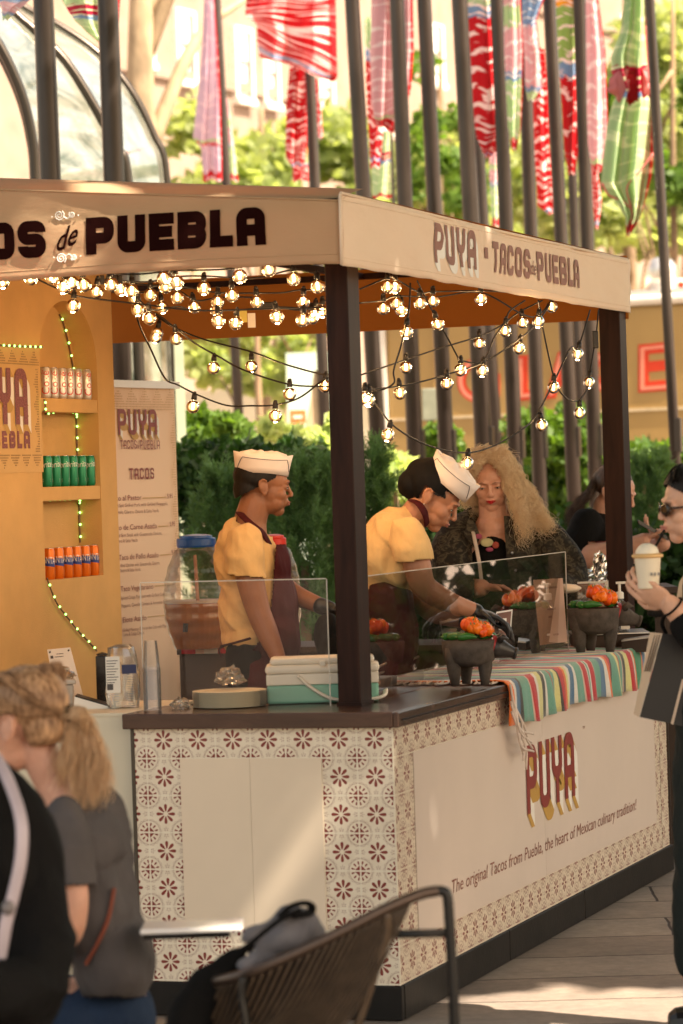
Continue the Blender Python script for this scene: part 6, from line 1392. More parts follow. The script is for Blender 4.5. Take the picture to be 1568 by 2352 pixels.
def head(q, c, R, s=1.0, fem=False, smile=0, earside=(-1, 1)):
    """face looks along -Y of R; 0.235 m from chin to crown at s = 1"""
    P = lambda x, y, z: Vector(c) + R @ (Vector((x, y, z)) * s)
    def e(x, y, z, a, b, d, rot=None): q.ell(P(x, y, z), (a * s, b * s, d * s), R if rot is None else R @ rot, 18, 12)
    e(0, .018, .038, .075, .094, .080); e(0, -.028, .03, .065, .058, .064); e(0, -.028, -.020, .062, .058, .064)
    e(0, -.028, -.058, .052 if not fem else .048, .052, .044); e(0, -.060, -.086, .027, .025, .022); e(0, -.058, -.045, .043, .036, .040)
    for k in (-1, 1):
        e(k * .031, -.052, -.026, .031, .031, .030); e(k * .028, -.044, -.056, .030, .032, .034)
        q.tube([P(k * .004, -.086, .020), P(k * .024, -.087, .026), P(k * .046, -.074, .020)], [.008 * s, .0085 * s, .0065 * s], 8)
        e(k * .032, -.0735, .004, .0165, .0125, .0115)
        e(k * .0095, -.1015, -.027, .0075, .009, .0065)
    q.tube([P(0, -.083, .022), P(0, -.090, .006), P(0, -.100, -.012), P(0, -.108, -.023)], [.008 * s, .0075 * s, .0085 * s, .0095 * s], 10); e(0, -.1055, -.025, .0095, .010, .0085)
    e(0, -.092, -.050, .022, .009, .0058); e(0, -.090, -.061, .019, .009, .0062); e(0, -.086, -.040, .016, .009, .010)
    for k in earside:
        r = Matrix.Rotation(-.25, 3, 'X'); e(k * .076, .012, -.004, .009, .019, .031, r); e(k * .081, .022, .0, .006, .010, .026, r); e(k * .079, .006, -.027, .007, .009, .010)
        q.tube([P(k * .084, .0, .02), P(k * .087, .018, .028), P(k * .087, .031, .012), P(k * .084, .026, -.012)], .0042 * s, 6)
    return P
def facebits(T, P, R, s, lip, brow=True, gaze=0, white=True, browc=(.03, .018, .012), closed=.3):
    sk = skinless['eye']; q = MB()
    for k in (-1, 1): q.ell(P(k * .032, -.0815, -.0005), (.0095 * s, .0060 * s, .0034 * s), R, 12, 8)
    q.build('eye', sk, T, smooth=True); q = MB()
    for k in (-1, 1): q.ell(P(k * .032 + gaze, -.0862, -.0012), (.0042 * s, .0020 * s, .0032 * s), R, 12, 8)
    q.build('iris', skinless['iris'], T, smooth=True)
    q = MB()
    for k in (-1, 1): q.tube([P(k * .021, -.0860, .0015), P(k * .032, -.0885, .0036), P(k * .043, -.082, .0012)], [.0008 * s, .0015 * s, .0010 * s], 6)
    q.build('eyelashes', skinless['iris'], T); q = MB()
    for k in (-1, 1): q.tube([P(k * .012, -.0925, .020), P(k * .028, -.0945, .0265), P(k * .047, -.080, .021)], [.0018 * s, .0024 * s, .0010 * s], 6, flat=.6)
    q.build('eyebrows', mat('eyebrow hair', browc, .8, bump=0), T)
    q = MB(); q.tube([P(-.021, -.093, -.0545), P(-.009, -.1005, -.0512), P(0, -.1015, -.0525), P(.009, -.1005, -.0512), P(.021, -.093, -.0545)], [.001 * s, .0032 * s, .003 * s, .0032 * s, .001 * s], 8)
    q.tube([P(-.019, -.093, -.0565), P(0, -.0995, -.0605), P(.019, -.093, -.0565)], [.001 * s, .0048 * s, .001 * s], 8); q.build('lips', lip, T, smooth=True)
skinless = {'eye': mat('eye white', (.55, .48, .42), .25, bump=0, var=.03), 'iris': mat('dark iris', (.02, .012, .008), .2, bump=0)}
def hand(q, w, d, n, sc=1.0, curl=(.35, .5, .45), thumb=1, spread=.0, gap=.0215, rad=.0082, lens=(.88, 1.0, .95, .76)):
    """palm at wrist w, fingers towards d, curling towards n; thumb on the +side if thumb = 1"""
    d = Vector(d).normalized(); n = (Vector(n) - d * Vector(n).dot(d)).normalized(); s_ = d.cross(n) * thumb; R = Matrix((s_, d, n)).transposed()
    q.ell(w + d * .045 * sc, (.040 * sc, .050 * sc, .015 * sc), R, 16, 10); q.ell(w + d * .03 * sc + s_ * .022 * sc + n * .008 * sc, (.018 * sc, .03 * sc, .014 * sc), R, 12, 8)
    q.tube([w - d * .01, w + d * .02 * sc], [.026 * sc, .028 * sc], 12, flat=.7)
    for i in range(4):
        o = (1.5 - i) * gap * sc; b = w + d * (.088 - .004 * abs(i - 1.3)) * sc + s_ * o; P = [b - d * .02 * sc, b]; dd = (d + s_ * spread * (1.5 - i)).normalized(); a = 0
        for L_, cu in zip((.043, .027, .021), curl if not isinstance(curl[0], (tuple, list)) else curl[i]):
            a += cu; P.append(P[-1] + (dd * math.cos(a) + n * math.sin(a)) * L_ * sc * lens[i])
        q.tube(P, [rad * 1.1 * sc, rad * 1.08 * sc, rad * sc, rad * .93 * sc, rad * .75 * sc], 10); q.ell(P[-1], rad * .75 * sc, nu=8, nv=6)
    b = w + d * .025 * sc + s_ * .032 * sc; P = [b - s_ * .012 * sc, b, b + (s_ * .6 + d * .7 + n * .25).normalized() * .036 * sc]; P.append(P[-1] + (s_ * .15 + d * .85 + n * .5).normalized() * .028 * sc)
    q.tube(P, [.013 * sc, .0115 * sc, .0095 * sc, .0072 * sc], 10); q.ell(P[-1], .0072 * sc, nu=8, nv=6)
def strands(guides, n, spread, r, seed=0, curl=.0, freq=30, taper=True, nseg=5, endspread=None):
    """hair as many thin tapering tubes that follow guide paths"""
    rng = random.Random(seed); q = MB()
    for g in guides:
        base = catmull(g, nseg)
        gph = rng.uniform(0, 6.28); gfr = freq * rng.uniform(.8, 1.2)
        for _ in range(n):
            o1 = Vector((rng.gauss(0, 1), rng.gauss(0, 1), rng.gauss(0, 1))) * spread; o2 = Vector((rng.gauss(0, 1), rng.gauss(0, 1), rng.gauss(0, 1))) * (endspread or spread * 1.6); ph = gph + rng.gauss(0, .35); fr = gfr * rng.uniform(.95, 1.05); P = []; m = len(base); e = rng.uniform(.75, 1.05)
            mm = max(4, int(m * min(1, e)))
            for i in range(mm):
                t_ = i / (m - 1); c = curl * min(1, t_ * 2.5)
                P.append(base[i] + o1 * (1 - t_) + o2 * t_ + Vector((math.sin(ph + t_ * fr), math.cos(ph + t_ * fr * .9), .6 * math.sin(ph * 2 + t_ * fr))) * c)
            q.tube(P, [r * (1 - .75 * (i / (mm - 1)) ** 1.5) for i in range(mm)], 4, cap=False)
    return q
def hairmat(n, lo, hi, rough=.45, tr=0):
    t = NT(n); nz = t.noise(t.mapping(t.coord(), (30, 30, 8)), 3, 4); t.col(t.ramp(nz, [(.3, lo), (.7, hi)])); t.set(Roughness=rough, Specular_IOR_Level=.3)
    if tr:
        tl = t.n('ShaderNodeBsdfTranslucent'); tl.inputs[0].default_value = (*hi, 1); mx = t.n('ShaderNodeMixShader'); mx.inputs[0].default_value = tr
        t.L(t.b.outputs[0], mx.inputs[1]); t.L(tl.outputs[0], mx.inputs[2]); t.L(mx.outputs[0], t.out.inputs[0])
    return t.m
skinM = skinmat('warm brown skin', (.30, .135, .070)); skinW = skinmat('tan skin', (.42, .20, .115)); skinF = skinmat('fair rosy skin', (.62, .35, .25)); skinG = skinmat('light skin', (.66, .40, .28))
lipn = mat('natural lips', (.34, .12, .085), .4, bump=0, var=.05); lipr = mat('red lipstick', (.42, .006, .012), .3, bump=0, var=.05); lipp = mat('pink lips', (.5, .19, .15), .4, bump=0, var=.05)
yshirt = cloth('yellow cotton', (.68, .44, .19)); mapr = cloth('maroon apron cloth', (.055, .006, .008), rough=.7); blk = cloth('black cloth', (.0055, .005, .005)); hatp = mat('white paper hat', (.80, .70, .64), .6, var=.02, bump=0)
hatl = mat('navy hat line', (.03, .03, .06), .6, bump=0); darkhair = hairmat('black hair', (.0035, .0025, .002), (.012, .008, .006), .6); glove = mat('black nitrile glove', (.02, .018, .018), .35, var=.1, sc=30)

def paperhat(T, P, R, s, pts_l, tilt=0, a0=-.0):
    """folded paper cap: an oval band that flares up, with a tucked crown"""
    q = MB(); n = 44; rings = [(0, .091, .108), (.33, .093, .112), (.66, .094, .117), (1, .094, .123)]
    def zt(a): return .078 + .006 * math.cos(a * 2)
    def rr3(a, rx, ry, f): return rx * math.copysign(abs(math.sin(a)) ** (1 + .25 * f), math.sin(a)), ry * math.copysign(abs(math.cos(a)) ** (1 - .25 * f), math.cos(a))
    for j, (f, rx, ry) in enumerate(rings):
        for i in range(n):
            a = 2 * math.pi * i / n; u, v = rr3(a, rx, ry, f); q.v.append(tuple(P(.90 * u, .012 - .93 * v, .042 + f * zt(a) + .006 * math.sin(a) ** 2 * (1 - f))))
    for j in range(3):
        for i in range(n): k = (i + 1) % n; q.f.append((j * n + i, j * n + k, (j + 1) * n + k, (j + 1) * n + i)); q.mi.append(0)
    H_ = q.build('paper_hat', hatp, T, smooth=True, solid=.0015)
    q = MB(); b = 0
    for j, (rr_, z) in enumerate(((1.02, .098), (.86, .122), (.5, .132), (.12, .128))):
        for i in range(n):
            a = 2 * math.pi * i / n; q.v.append(tuple(P(.080 * rr_ * math.sin(a), .012 - .104 * rr_ * math.cos(a), z + .005 * math.sin(a * 7 + j))))
    for j in range(3):
        for i in range(n): k = (i + 1) % n; q.f.append((j * n + i, j * n + k, (j + 1) * n + k, (j + 1) * n + i)); q.mi.append(0)
    q.f.append(tuple(3 * n + i for i in range(n))); q.mi.append(0)
    q.build('hat_crown', hatp, H_ if False else T, smooth=True)
    for side in (1, -1):
        L_ = []
        for i in range(29):
            t_ = i / 28; a = side * (.35 + (math.pi - .7) * t_); f = .22 + .58 * min(1, math.sin(math.pi * t_) * 1.9)
            u, v = rr3(a, .0965, .1095 + .014 * f, f); L_.append(P(.90 * u, .012 - .93 * v, .042 + f * zt(a)))
        q = MB(); q.tube(L_, .0011, 5); q.build('hat_line', hatl, T)
    return H_

# ---------- 1. man in yellow T-shirt, profile to the right
d = 12.3; T = thing('person', Vector(atd(590, 1500, d)) * 1, 'man in yellow T-shirt, maroon apron and paper hat standing in profile behind the counter', 'person'); T.location.z = 0
bpy.context.view_layer.update()
q = PB(d); Rh = headrot(99, 6); hc = q.J(606, 1118, 0); P = head(q, hc, Rh, 1.0)
q.C([(588, 1150, .0, 36), (575, 1195, 0, 38), (570, 1225, 0, 44)]); q.E(570, 1260, 0, 45, .15, 42); q.E(578, 1400, 0, 54, .12, 110)
q.C([(566, 1250, -.155, 30), (572, 1320, -.19, 33), (592, 1400, -.19, 28), (612, 1450, -.20, 26), (634, 1500, -.22, 19), (646, 1530, -.24, 15)])   # near arm
q.C([(590, 1255, .15, 28), (632, 1330, .15, 29), (676, 1365, .08, 24), (720, 1385, .02, 20), (752, 1396, 0, 16)])   # far arm
q.C([(575, 1480, -.08, 46), (575, 1700, -.08, 40), (585, 2080, -.08, 24)]); q.C([(575, 1480, .1, 46), (580, 1700, .1, 40), (570, 2080, .1, 24)])
hand(q, q.J(646, 1530, -.24), R0 * .3 + Vector((0, 0, -1)), R0 + FH * .4, 1.0, thumb=-1)
newobj('body', remesh(q, .0036, 6), skinM, T, smooth=True); facebits(T, P, Rh, 1.0, lipn)
q = MB(); q.ell(P(0, .024, .040), (.0795, .097, .084), Rh, 30, 20); q.ell(P(0, .052, -.01), (.066, .066, .075), Rh, 24, 14)
q.v = [tuple(Vector(v) + Vector(noise.noise_vector(Vector(v) * 90)) * .0022) for v in q.v]
def hairline(X, Y, D, co, c=hc, R=Rh, s=1.0):
    l = (co - np.array(c)) @ np.array(R); x, y, z = l[:, 0] / s, l[:, 1] / s, l[:, 2] / s
    return ((y < -.045) & (z < .062)) | ((y < -.008) & (z < .012 + .0 * y) & (abs(x) > .05)) | ((y < .03) & (z < -.005)) | (z < -.004 - .62 * (y - .028))
newobj('hair', remesh(q, .004, 1, cut=hairline), darkhair, T, smooth=True)
paperhat(T, lambda x, y, z: P(x, y, z + .002), Rh, 1.0, 0)
q = PB(d)
q.E(560, 1290, 0, 67, .17, 92, 4); q.E(578, 1300, 0, 66, .165, 80); q.E(566, 1400, 0, 68, .165, 98); q.E(574, 1462, 0, 65, .165, 52); q.C([(572, 1212, 0, 40), (566, 1240, 0, 58)]); q.E(588, 1380, 0, 66, .16, 110)
q.E(566, 1252, 0, 46, .20, 44)
me = remesh(q, .006, 6, disp=wrinkle(.012), cut=lambda X, Y, D, co: (Y > 1507) | ((Y < 1200 + (X - 548) * .42) & (X > 545)) | (Y < 1186))
newobj('yellow_shirt', me, yshirt, T, smooth=True, solid=.004)
for pts in ([(562, 1240, -.15, 38), (564, 1290, -.178, 41), (570, 1345, -.19, 42)], [(585, 1245, .15, 36), (612, 1315, .155, 36)]):
    q = PB(d); q.C(pts); newobj('sleeve', remesh(q, .006, 4, disp=wrinkle(.012), cut=lambda X, Y, D, co: (Y > 1326 + .08 * (X - 570))), yshirt, T, smooth=True, solid=.004)
q = PB(d)   # apron: bib in front (right side in view) wrapping round the waist
q.E(606, 1300, 0, 62, .14, 84); q.E(612, 1400, 0, 72, .175, 120); q.E(624, 1460, 0, 67, .18, 110); q.E(620, 1600, 0, 74, .19, 180); q.E(574, 1470, 0, 68, .178, 60); q.E(590, 1560, 0, 72, .185, 110)
def cutA(X, Y, D, co):
    edge = np.where(Y < 1430, 634 - (Y - 1240) * .085, 618 - (Y - 1430) * .62); edge = np.where(Y > 1500, 574 - (Y - 1500) * .1, edge)
    return (X < edge) | (Y < 1250)
newobj('apron', remesh(q, .006, 6, disp=wrinkle(.004), cut=cutA), mapr, T, smooth=True, solid=.003)
q = PB(d); q.tube(catmull([q.J(551, 1172, .06), q.J(552, 1180, -.06), q.J(568, 1196, -.12), q.J(592, 1216, -.125), q.J(606, 1228, -.10), q.J(622, 1256, -.07)], 5), .0155, 10, flat=.28)
q.tube(catmull([q.J(512, 1484, .02), q.J(516, 1482, -.10), q.J(540, 1476, -.175), q.J(575, 1466, -.19)], 5), .012, 8, flat=.3); q.tube(catmull([q.J(513, 1484, -.05), q.J(503, 1492, -.05), q.J(508, 1510, -.05)], 4), .004, 5); q.build('apron_straps', mapr, T, smooth=True)
q = PB(d); q.C([(572, 1500, -.08, 56), (575, 1700, -.08, 46), (582, 2100, -.08, 34)]); q.C([(572, 1500, .09, 56), (580, 1700, .09, 46), (572, 2100, .09, 34)]); newobj('trousers', remesh(q, .01, 4), blk, T, smooth=True)
q = MB()
for dz in (-.08, .09): c_ = atd(590, 2110, d + dz); c_.z = .05; q.tube([c_ - R0 * .08, c_, c_ + R0 * .13, c_ + R0 * .17], [.045, .05, .042, .028], 12, flat=.8)
q.build('shoes', blk, T, smooth=True)
q = PB(d); w_ = q.J(756, 1398, .0); hand(q, w_, R0 + Vector((0, 0, -.25)), Vector((0, 0, -1)), 1.0, thumb=1); q.C([(736, 1392, 0, 20), (758, 1399, 0, 18)]); newobj('black_glove', remesh(q, .004, 2), glove, T, smooth=True)
# dark cloth bag seen at the edge of the post
q = PB(12.0); q.E(748, 1455, .1, 28, .08, 50, 12); q.E(760, 1500, .1, 34, .1, 55); tag(newobj('black_bag', remesh(q, .006, 4, disp=wrinkle(.006)), blk, None, smooth=True), 'dark soft bag on the counter just left of the front post', 'bag')

# ---------- 2. woman bending over the counter
d = 11.75; T = thing('person', Vector(atd(900, 1500, d)), 'woman in yellow T-shirt, black headscarf and paper hat bending over the food', 'person'); T.location.z = 0; bpy.context.view_layer.update()
q = PB(d); Rh = headrot(80, 36, 0); hc = q.J(996, 1142, 0); s_ = 1.0; P = head(q, hc, Rh, s_, True)
q.C([(972, 1160, .0, 36), (948, 1190, 0, 36), (925, 1215, 0, 46)]); q.E(905, 1260, 0, 48, .14, 50, 25); q.E(885, 1400, 0, 50, .12, 110)
q.C([(940, 1240, -.15, 30), (958, 1300, -.18, 32), (972, 1345, -.16, 29), (1010, 1372, -.12, 27), (1050, 1390, -.08, 22), (1090, 1402, -.05, 17)])
q.C([(925, 1260, .16, 32), (945, 1345, .14, 28), (985, 1400, .06, 25), (1030, 1418, .02, 21), (1082, 1430, 0, 16)])
q.C([(880, 1500, -.08, 46), (880, 1700, -.08, 40), (880, 2080, -.08, 24)]); q.C([(880, 1500, .09, 46), (880, 1700, .09, 40), (875, 2080, .09, 24)])
newobj('body', remesh(q, .0036, 6), skinW, T, smooth=True); facebits(T, P, Rh, s_, lipn)
q = MB(); q.ell(P(0, .030, .040), (.087, .110, .092), Rh, 34, 22); q.ell(P(0, .085, -.005), (.066, .062, .062), Rh, 24, 14)
def scarf(X, Y, D, co, c=hc, R=Rh, s=s_):
    l = (co - np.array(c)) @ np.array(R); x, y, z = l[:, 0] / s, l[:, 1] / s, l[:, 2] / s
    return ((y < -.035) & (z < .050)) | ((y < .036) & (z < .024) ) | (z < -.058)
newobj('headscarf', remesh(q, .004, 2, cut=scarf, disp=wrinkle(.003, 14, 30)), mat('black headscarf', (.005, .004, .004), .7, sc=30, spec=.15), T, smooth=True)
q = MB(); q.ell(P(0, .0, .018), (.0775, .078, .060), Rh, 26, 16); newobj('hair', remesh(q, .004, 1, cut=lambda X, Y, D, co, c=hc, R=Rh: (lambda l: (l[:, 2] < .012 - .25 * l[:, 1]) | ((l[:, 1] < -.052)) | ((l[:, 1] > .0) & (l[:, 2] < .03)))((co - np.array(c)) @ np.array(R))), darkhair, T, smooth=True)
q = MB(); q.quad(*[P(-.0835 * 0 + x, y, z) for x, y, z in ((.077, .062, .040), (.070, .082, .040), (.068, .082, .068), (.075, .062, .068))])
q.tube([P(.084, .030, .052), P(.0845, .040, .055), P(.083, .05, .05), P(.084, .042, .038), P(.084, .032, .04), P(.084, .030, .052)], .0016, 5); q.tube([P(.083, .055, .035), P(.082, .062, .06), P(.078, .074, .058), P(.079, .070, .034), P(.083, .055, .035)], .0016, 5); q.build('scarf_emblem', mat('brown stitching', (.16, .075, .03), .7), T)
paperhat(T, lambda x, y, z: P(x, y * .90 - .026, z + .014 + y * .10), Rh, 1.0, 0)
q = MB(); [q.ell(P(k * .083, .006, -.033), .0022, nu=8, nv=6) for k in (-1, 1)]; q.build('earring', bead, T)
q = PB(d); q.E(905, 1235, 0, 62, .17, 62, 30); q.E(876, 1280, 0, 60, .17, 95, 10); q.E(900, 1300, 0, 56, .165, 80); q.E(880, 1400, 0, 62, .165, 110); q.C([(935, 1195, 0, 38), (915, 1215, 0, 55)]); q.E(922, 1222, 0, 40, .20, 40)
me = remesh(q, .006, 6, disp=wrinkle(.012), cut=lambda X, Y, D, co: (Y > 1500) | ((X > 942 + (Y - 1150) * .62) & (Y < 1206) & (Y > 1140)) | (Y < 1148))
newobj('yellow_shirt', me, yshirt, T, smooth=True, solid=.004)
for pts in ([(932, 1222, -.15, 40), (946, 1260, -.18, 42), (960, 1315, -.18, 39)], [(915, 1240, .15, 36), (938, 1320, .15, 34)]):
    q = PB(d); q.C(pts); newobj('sleeve', remesh(q, .006, 4, disp=wrinkle(.012), cut=lambda X, Y, D, co: (Y > 1290 - .08 * (X - 950))), yshirt, T, smooth=True, solid=.004)
q = PB(d); q.E(885, 1400, 0, 66, .185, 100); q.E(900, 1460, 0, 62, .18, 110); q.E(890, 1600, 0, 66, .19, 160)
newobj('apron', remesh(q, .006, 6, disp=wrinkle(.004), cut=lambda X, Y, D, co: (Y < 1318)), mapr, T, smooth=True, solid=.003)
q = PB(d); q.tube(catmull([q.J(944, 1148, .08), q.J(948, 1150, -.05), q.J(962, 1158, -.10), q.J(976, 1180, -.10), q.J(980, 1205, -.05)], 5), .016, 10, flat=.28); q.build('apron_strap', mapr, T, smooth=True)
q = PB(d); q.C([(880, 1500, -.08, 54), (880, 1700, -.08, 46), (880, 2100, -.08, 34)]); q.C([(880, 1500, .09, 54), (880, 1700, .09, 46), (880, 2100, .09, 34)]); newobj('trousers', remesh(q, .01, 4), blk, T, smooth=True)
q = PB(d); hand(q, q.J(1092, 1403, -.05), R0 + Vector((0, 0, -.35)), Vector((0, 0, -1)), 1.0, thumb=-1); hand(q, q.J(1086, 1431, 0), R0 + Vector((0, 0, -.1)), Vector((0, 0, -1)), 1.0, thumb=1)
q.C([(1072, 1398, -.055, 20), (1094, 1404, -.05, 18)]); q.C([(1066, 1427, 0, 19), (1088, 1432, 0, 17)]); newobj('black_gloves', remesh(q, .004, 2), glove, T, smooth=True)

# ---------- 3. blonde customer
d = 13.9; T = thing('person', Vector(atd(1150, 1500, d)), 'woman with long curly blonde hair and dark camouflage denim jacket', 'person'); T.location.z = 0; bpy.context.view_layer.update()
q = PB(d); Rh = headrot(-8, 16, -2); hc = q.J(1128, 1108, 0); s_ = 1.03; P = head(q, hc, Rh, s_, True)
q.C([(1132, 1150, .02, 34), (1135, 1190, .02, 36), (1138, 1215, .03, 50)]); q.E(1140, 1260, .05, 100, .12, 60); q.E(1140, 1400, .05, 90, .13, 120)
q.C([(1046, 1250, .02, 34), (1038, 1320, -.05, 32), (1062, 1352, -.18, 28), (1106, 1350, -.30, 20)]); q.C([(1250, 1250, .02, 34), (1300, 1310, -.04, 32), (1300, 1352, -.14, 28), (1262, 1352, -.28, 19)])
q.C([(1100, 1500, .05, 50), (1100, 1700, .05, 42), (1100, 2000, .05, 26)]); q.C([(1180, 1500, .05, 50), (1185, 1700, .05, 42), (1190, 2000, .05, 26)])
hand(q, q.J(1112, 1349, -.31), R0 * 1.0 - FH * .1 + Vector((0, 0, -.08)), Vector((0, 0, -1)) - FH * .3, .98, (.5, .65, .5), thumb=-1)
hand(q, q.J(1256, 1350, -.29), -R0 + Vector((0, 0, -.05)), Vector((0, 0, -1)) - FH * .3, .98, (.5, .7, .5), thumb=1)
newobj('body', remesh(q, .0036, 6), skinF, T, smooth=True); facebits(T, P, Rh, s_, lipr, browc=(.22, .13, .07))
blonde = hairmat('curly blonde hair', (.72, .50, .30), (1.0, .90, .70), .4, .5); G = []  # brightness of sun from behind is put into the pale hair colour
q = MB(); q.ell(P(0, .035, .045), (.088, .09, .092), Rh, 24, 16)
newobj('scalp_hair', remesh(q, .006, 1, cut=lambda X, Y, D, co, c=hc, R=Rh: (lambda l: ((l[:, 1] < -.02) & (l[:, 2] < .085)) | (l[:, 2] < -.03))((co - np.array(c)) @ np.array(R))), blonde, T, smooth=True)
J = q = PB(d); J = q.J
for i in range(26):   # right side mass (in view): falls to the shoulder and blows outwards
    u = i / 25; G.append([P(-.01 + .03 * u, -.045 + .09 * u, .122 - .01 * u), P(.055 + .02 * u, -.045 + .08 * u, .105), J(1178 + 14 * u, 1085 + 20 * u, -.02 + .1 * u), J(1196 + 26 * u, 1140, -.04 + .08 * u), J(1205 + 36 * u, 1185 + 10 * u, -.07 + .05 * u), J(1212 + 60 * u, 1232 - 16 * u, -.09)])
for i in range(10): u = i / 9; G.append([P(.0, -.05 + .05 * u, .122), P(.06, -.05 + .05 * u, .10), J(1172, 1110, -.08), J(1188, 1160, -.10), J(1200, 1200, -.12), J(1196 + 20 * u, 1250, -.13)])
for i in range(12):   # left side, swept behind
    u = i / 11; G.append([P(-.01, -.05 + .1 * u, .122), P(-.06, -.05 + .08 * u, .10), J(1087 - 8 * u, 1085, 0 + .06 * u), J(1082 - 6 * u, 1120, .02 + .05 * u), J(1086, 1155, .06), J(1095, 1185, .08)])
for i in range(10): u = i / 9; G.append([P(-.05 + .1 * u, -.03, .12), P(-.06 + .12 * u, .05, .13), P(-.05 + .1 * u, .11, .06), P(-.04 + .14 * u, .12, -.06), J(1120 + 90 * u, 1200, .1)])
for k in (-1, 1):
    for i in range(9):
        u = i / 8; G.append([P(.012 * k, -.062 + .02 * u, .118), P(.045 * k, -.088 + .03 * u, .098 + .012 * u), P((.078 + .008 * u) * k, -.066 + .02 * u, .045), P((.090 + .006 * u) * k, -.040, -.02), P((.100 + .012 * u) * k, -.03, -.085)])
for i in range(16):
    u = i / 15; G.append([P(.06, .0, .11), J(1186 + 10 * u, 1100 + 20 * u, .02), J(1214 + 14 * u, 1150 + 12 * u, -.02), J(1236 + 16 * u, 1192 + 6 * u, -.06), J(1256 + 14 * u, 1226 - 14 * u, -.08)])
strands(G, 20, .009, .0013, 3, .0165, 30, nseg=10, endspread=.018).build('curly_hair', blonde, T, smooth=True)
G2 = [[P(-.04 + .09 * i / 9, -.04, .125), P(-.06 + .14 * i / 9, -.03 + .02 * math.sin(i), .14), P(-.10 + .22 * i / 9, -.0, .11)] for i in range(10)]; strands(G2, 9, .012, .0008, 9, .010, 14, endspread=.025).build('flyaway_hair', blonde, T)
camo = NT('dark camouflage denim'); nz = camo.noise(camo.mapping(camo.coord(), (1, 1, 1.3)), 24, 4, .6, 1.5); camo.col(camo.ramp(nz, [(.42, (.016, .013, .010)), (.5, (.030, .026, .018)), (.56, (.085, .070, .045)), (.64, (.028, .024, .018))])); camo.set(Roughness=.8, Specular_IOR_Level=.25); camo.bump(camo.noise(camo.coord(), 60, 4), .4, .004)
q = PB(d); q.E(1140, 1270, .05, 118, .16, 85); q.E(1140, 1380, .05, 104, .17, 140); q.C([(1066, 1218, .03, 40), (1042, 1250, .0, 48), (1036, 1320, -.05, 45), (1060, 1352, -.18, 38), (1092, 1352, -.27, 30)]); q.C([(1232, 1218, .03, 42), (1258, 1250, .0, 48), (1302, 1310, -.04, 45), (1304, 1352, -.14, 38), (1276, 1354, -.25, 29)])
q.C([(1090, 1200, .05, 36), (1140, 1196, .09, 34), (1195, 1200, .05, 38)])
me = remesh(q, .0065, 5, disp=wrinkle(.006), cut=lambda X, Y, D, co: ((D < d + .02) & (Y < 1330) & (X > 1078 + (Y - 1190) * .10) & (X < 1160 + (Y - 1190) * .14) & (Y < 1500)) | ((D < d + .05) & (Y < 1215) & (X > 1084) & (X < 1160)) | (Y > 1520) | ((D < d - .235) & (X > 1090) & (X < 1276)))
newobj('denim_jacket', me, camo.m, T, smooth=True, solid=.006)
q = PB(d); 
for pts in (((1076, 1192), (1090, 1200), (1102, 1232), (1092, 1260), (1066, 1228)), ((1158, 1186), (1176, 1186), (1200, 1236), (1178, 1262), (1160, 1222))): q.prism([q.J(x, y, -.10) for x, y in pts], FH * .006)
q.prism([q.J(x, y, -.118) for x, y in ((1160, 1222), (1180, 1262), (1196, 1360), (1180, 1362), (1164, 1280))], FH * .006); q.build('jacket_collar', camo.m, T, smooth=False, bevel=.002)
q = PB(d); [q.ell(q.J(x, y, -.125), .006, nu=8, nv=6) for x, y in ((1176, 1270), (1184, 1310))]; q.build('jacket_button', stl, T)
q = PB(d); q.E(1135, 1290, .05, 78, .14, 90); q.E(1135, 1400, .04, 84, .155, 120); newobj('black_top', remesh(q, .007, 4, cut=lambda X, Y, D, co: (Y < 1198 + 9 * np.cos((X - 1128) / 30) * 2.2 * (D < d + .05)) & (D < d + .1) | (Y > 1500)), blk, T, smooth=True)
q = PB(d); 
for (x, y, rx, ry, k) in ((1098, 1232, 9, 7, 0), (1118, 1246, 15, 10, 1), (1138, 1252, 8, 8, 2), (1124, 1262, 9, 5, 0)):
    q2 = PB(d); q2.ell(q2.J(x, y, -.098), (rx * q2.k, .004, ry * q2.k), BR, 14, 8); q2.build('shirt_print', mat('print colour %d' % k, ((.28, .05, .10), (.45, .42, .22), (.35, .06, .04))[k], .7, bump=0), T, smooth=True)
q = PB(d); q.tube(catmull([q.J(1080, 1195, -.04), q.J(1088, 1230, -.11), q.J(1100, 1290, -.135), q.J(1106, 1340, -.14)], 5), .008, 6, flat=.3); q.build('lanyard', mat('pale lanyard', (.5, .42, .36), .7), T)
q = PB(d); q.tube(catmull([q.J(1268, 1330, -.30), q.J(1276, 1342, -.31), q.J(1274, 1364, -.30)], 4), .004, 6); q.build('bracelet', stl, T)
q = PB(d); q.C([(1100, 1500, .05, 60), (1100, 1700, .05, 50), (1100, 2000, .05, 36)]); q.C([(1182, 1500, .05, 60), (1185, 1700, .05, 50), (1190, 2000, .05, 36)]); newobj('trousers', remesh(q, .01, 4), blk, T, smooth=True)

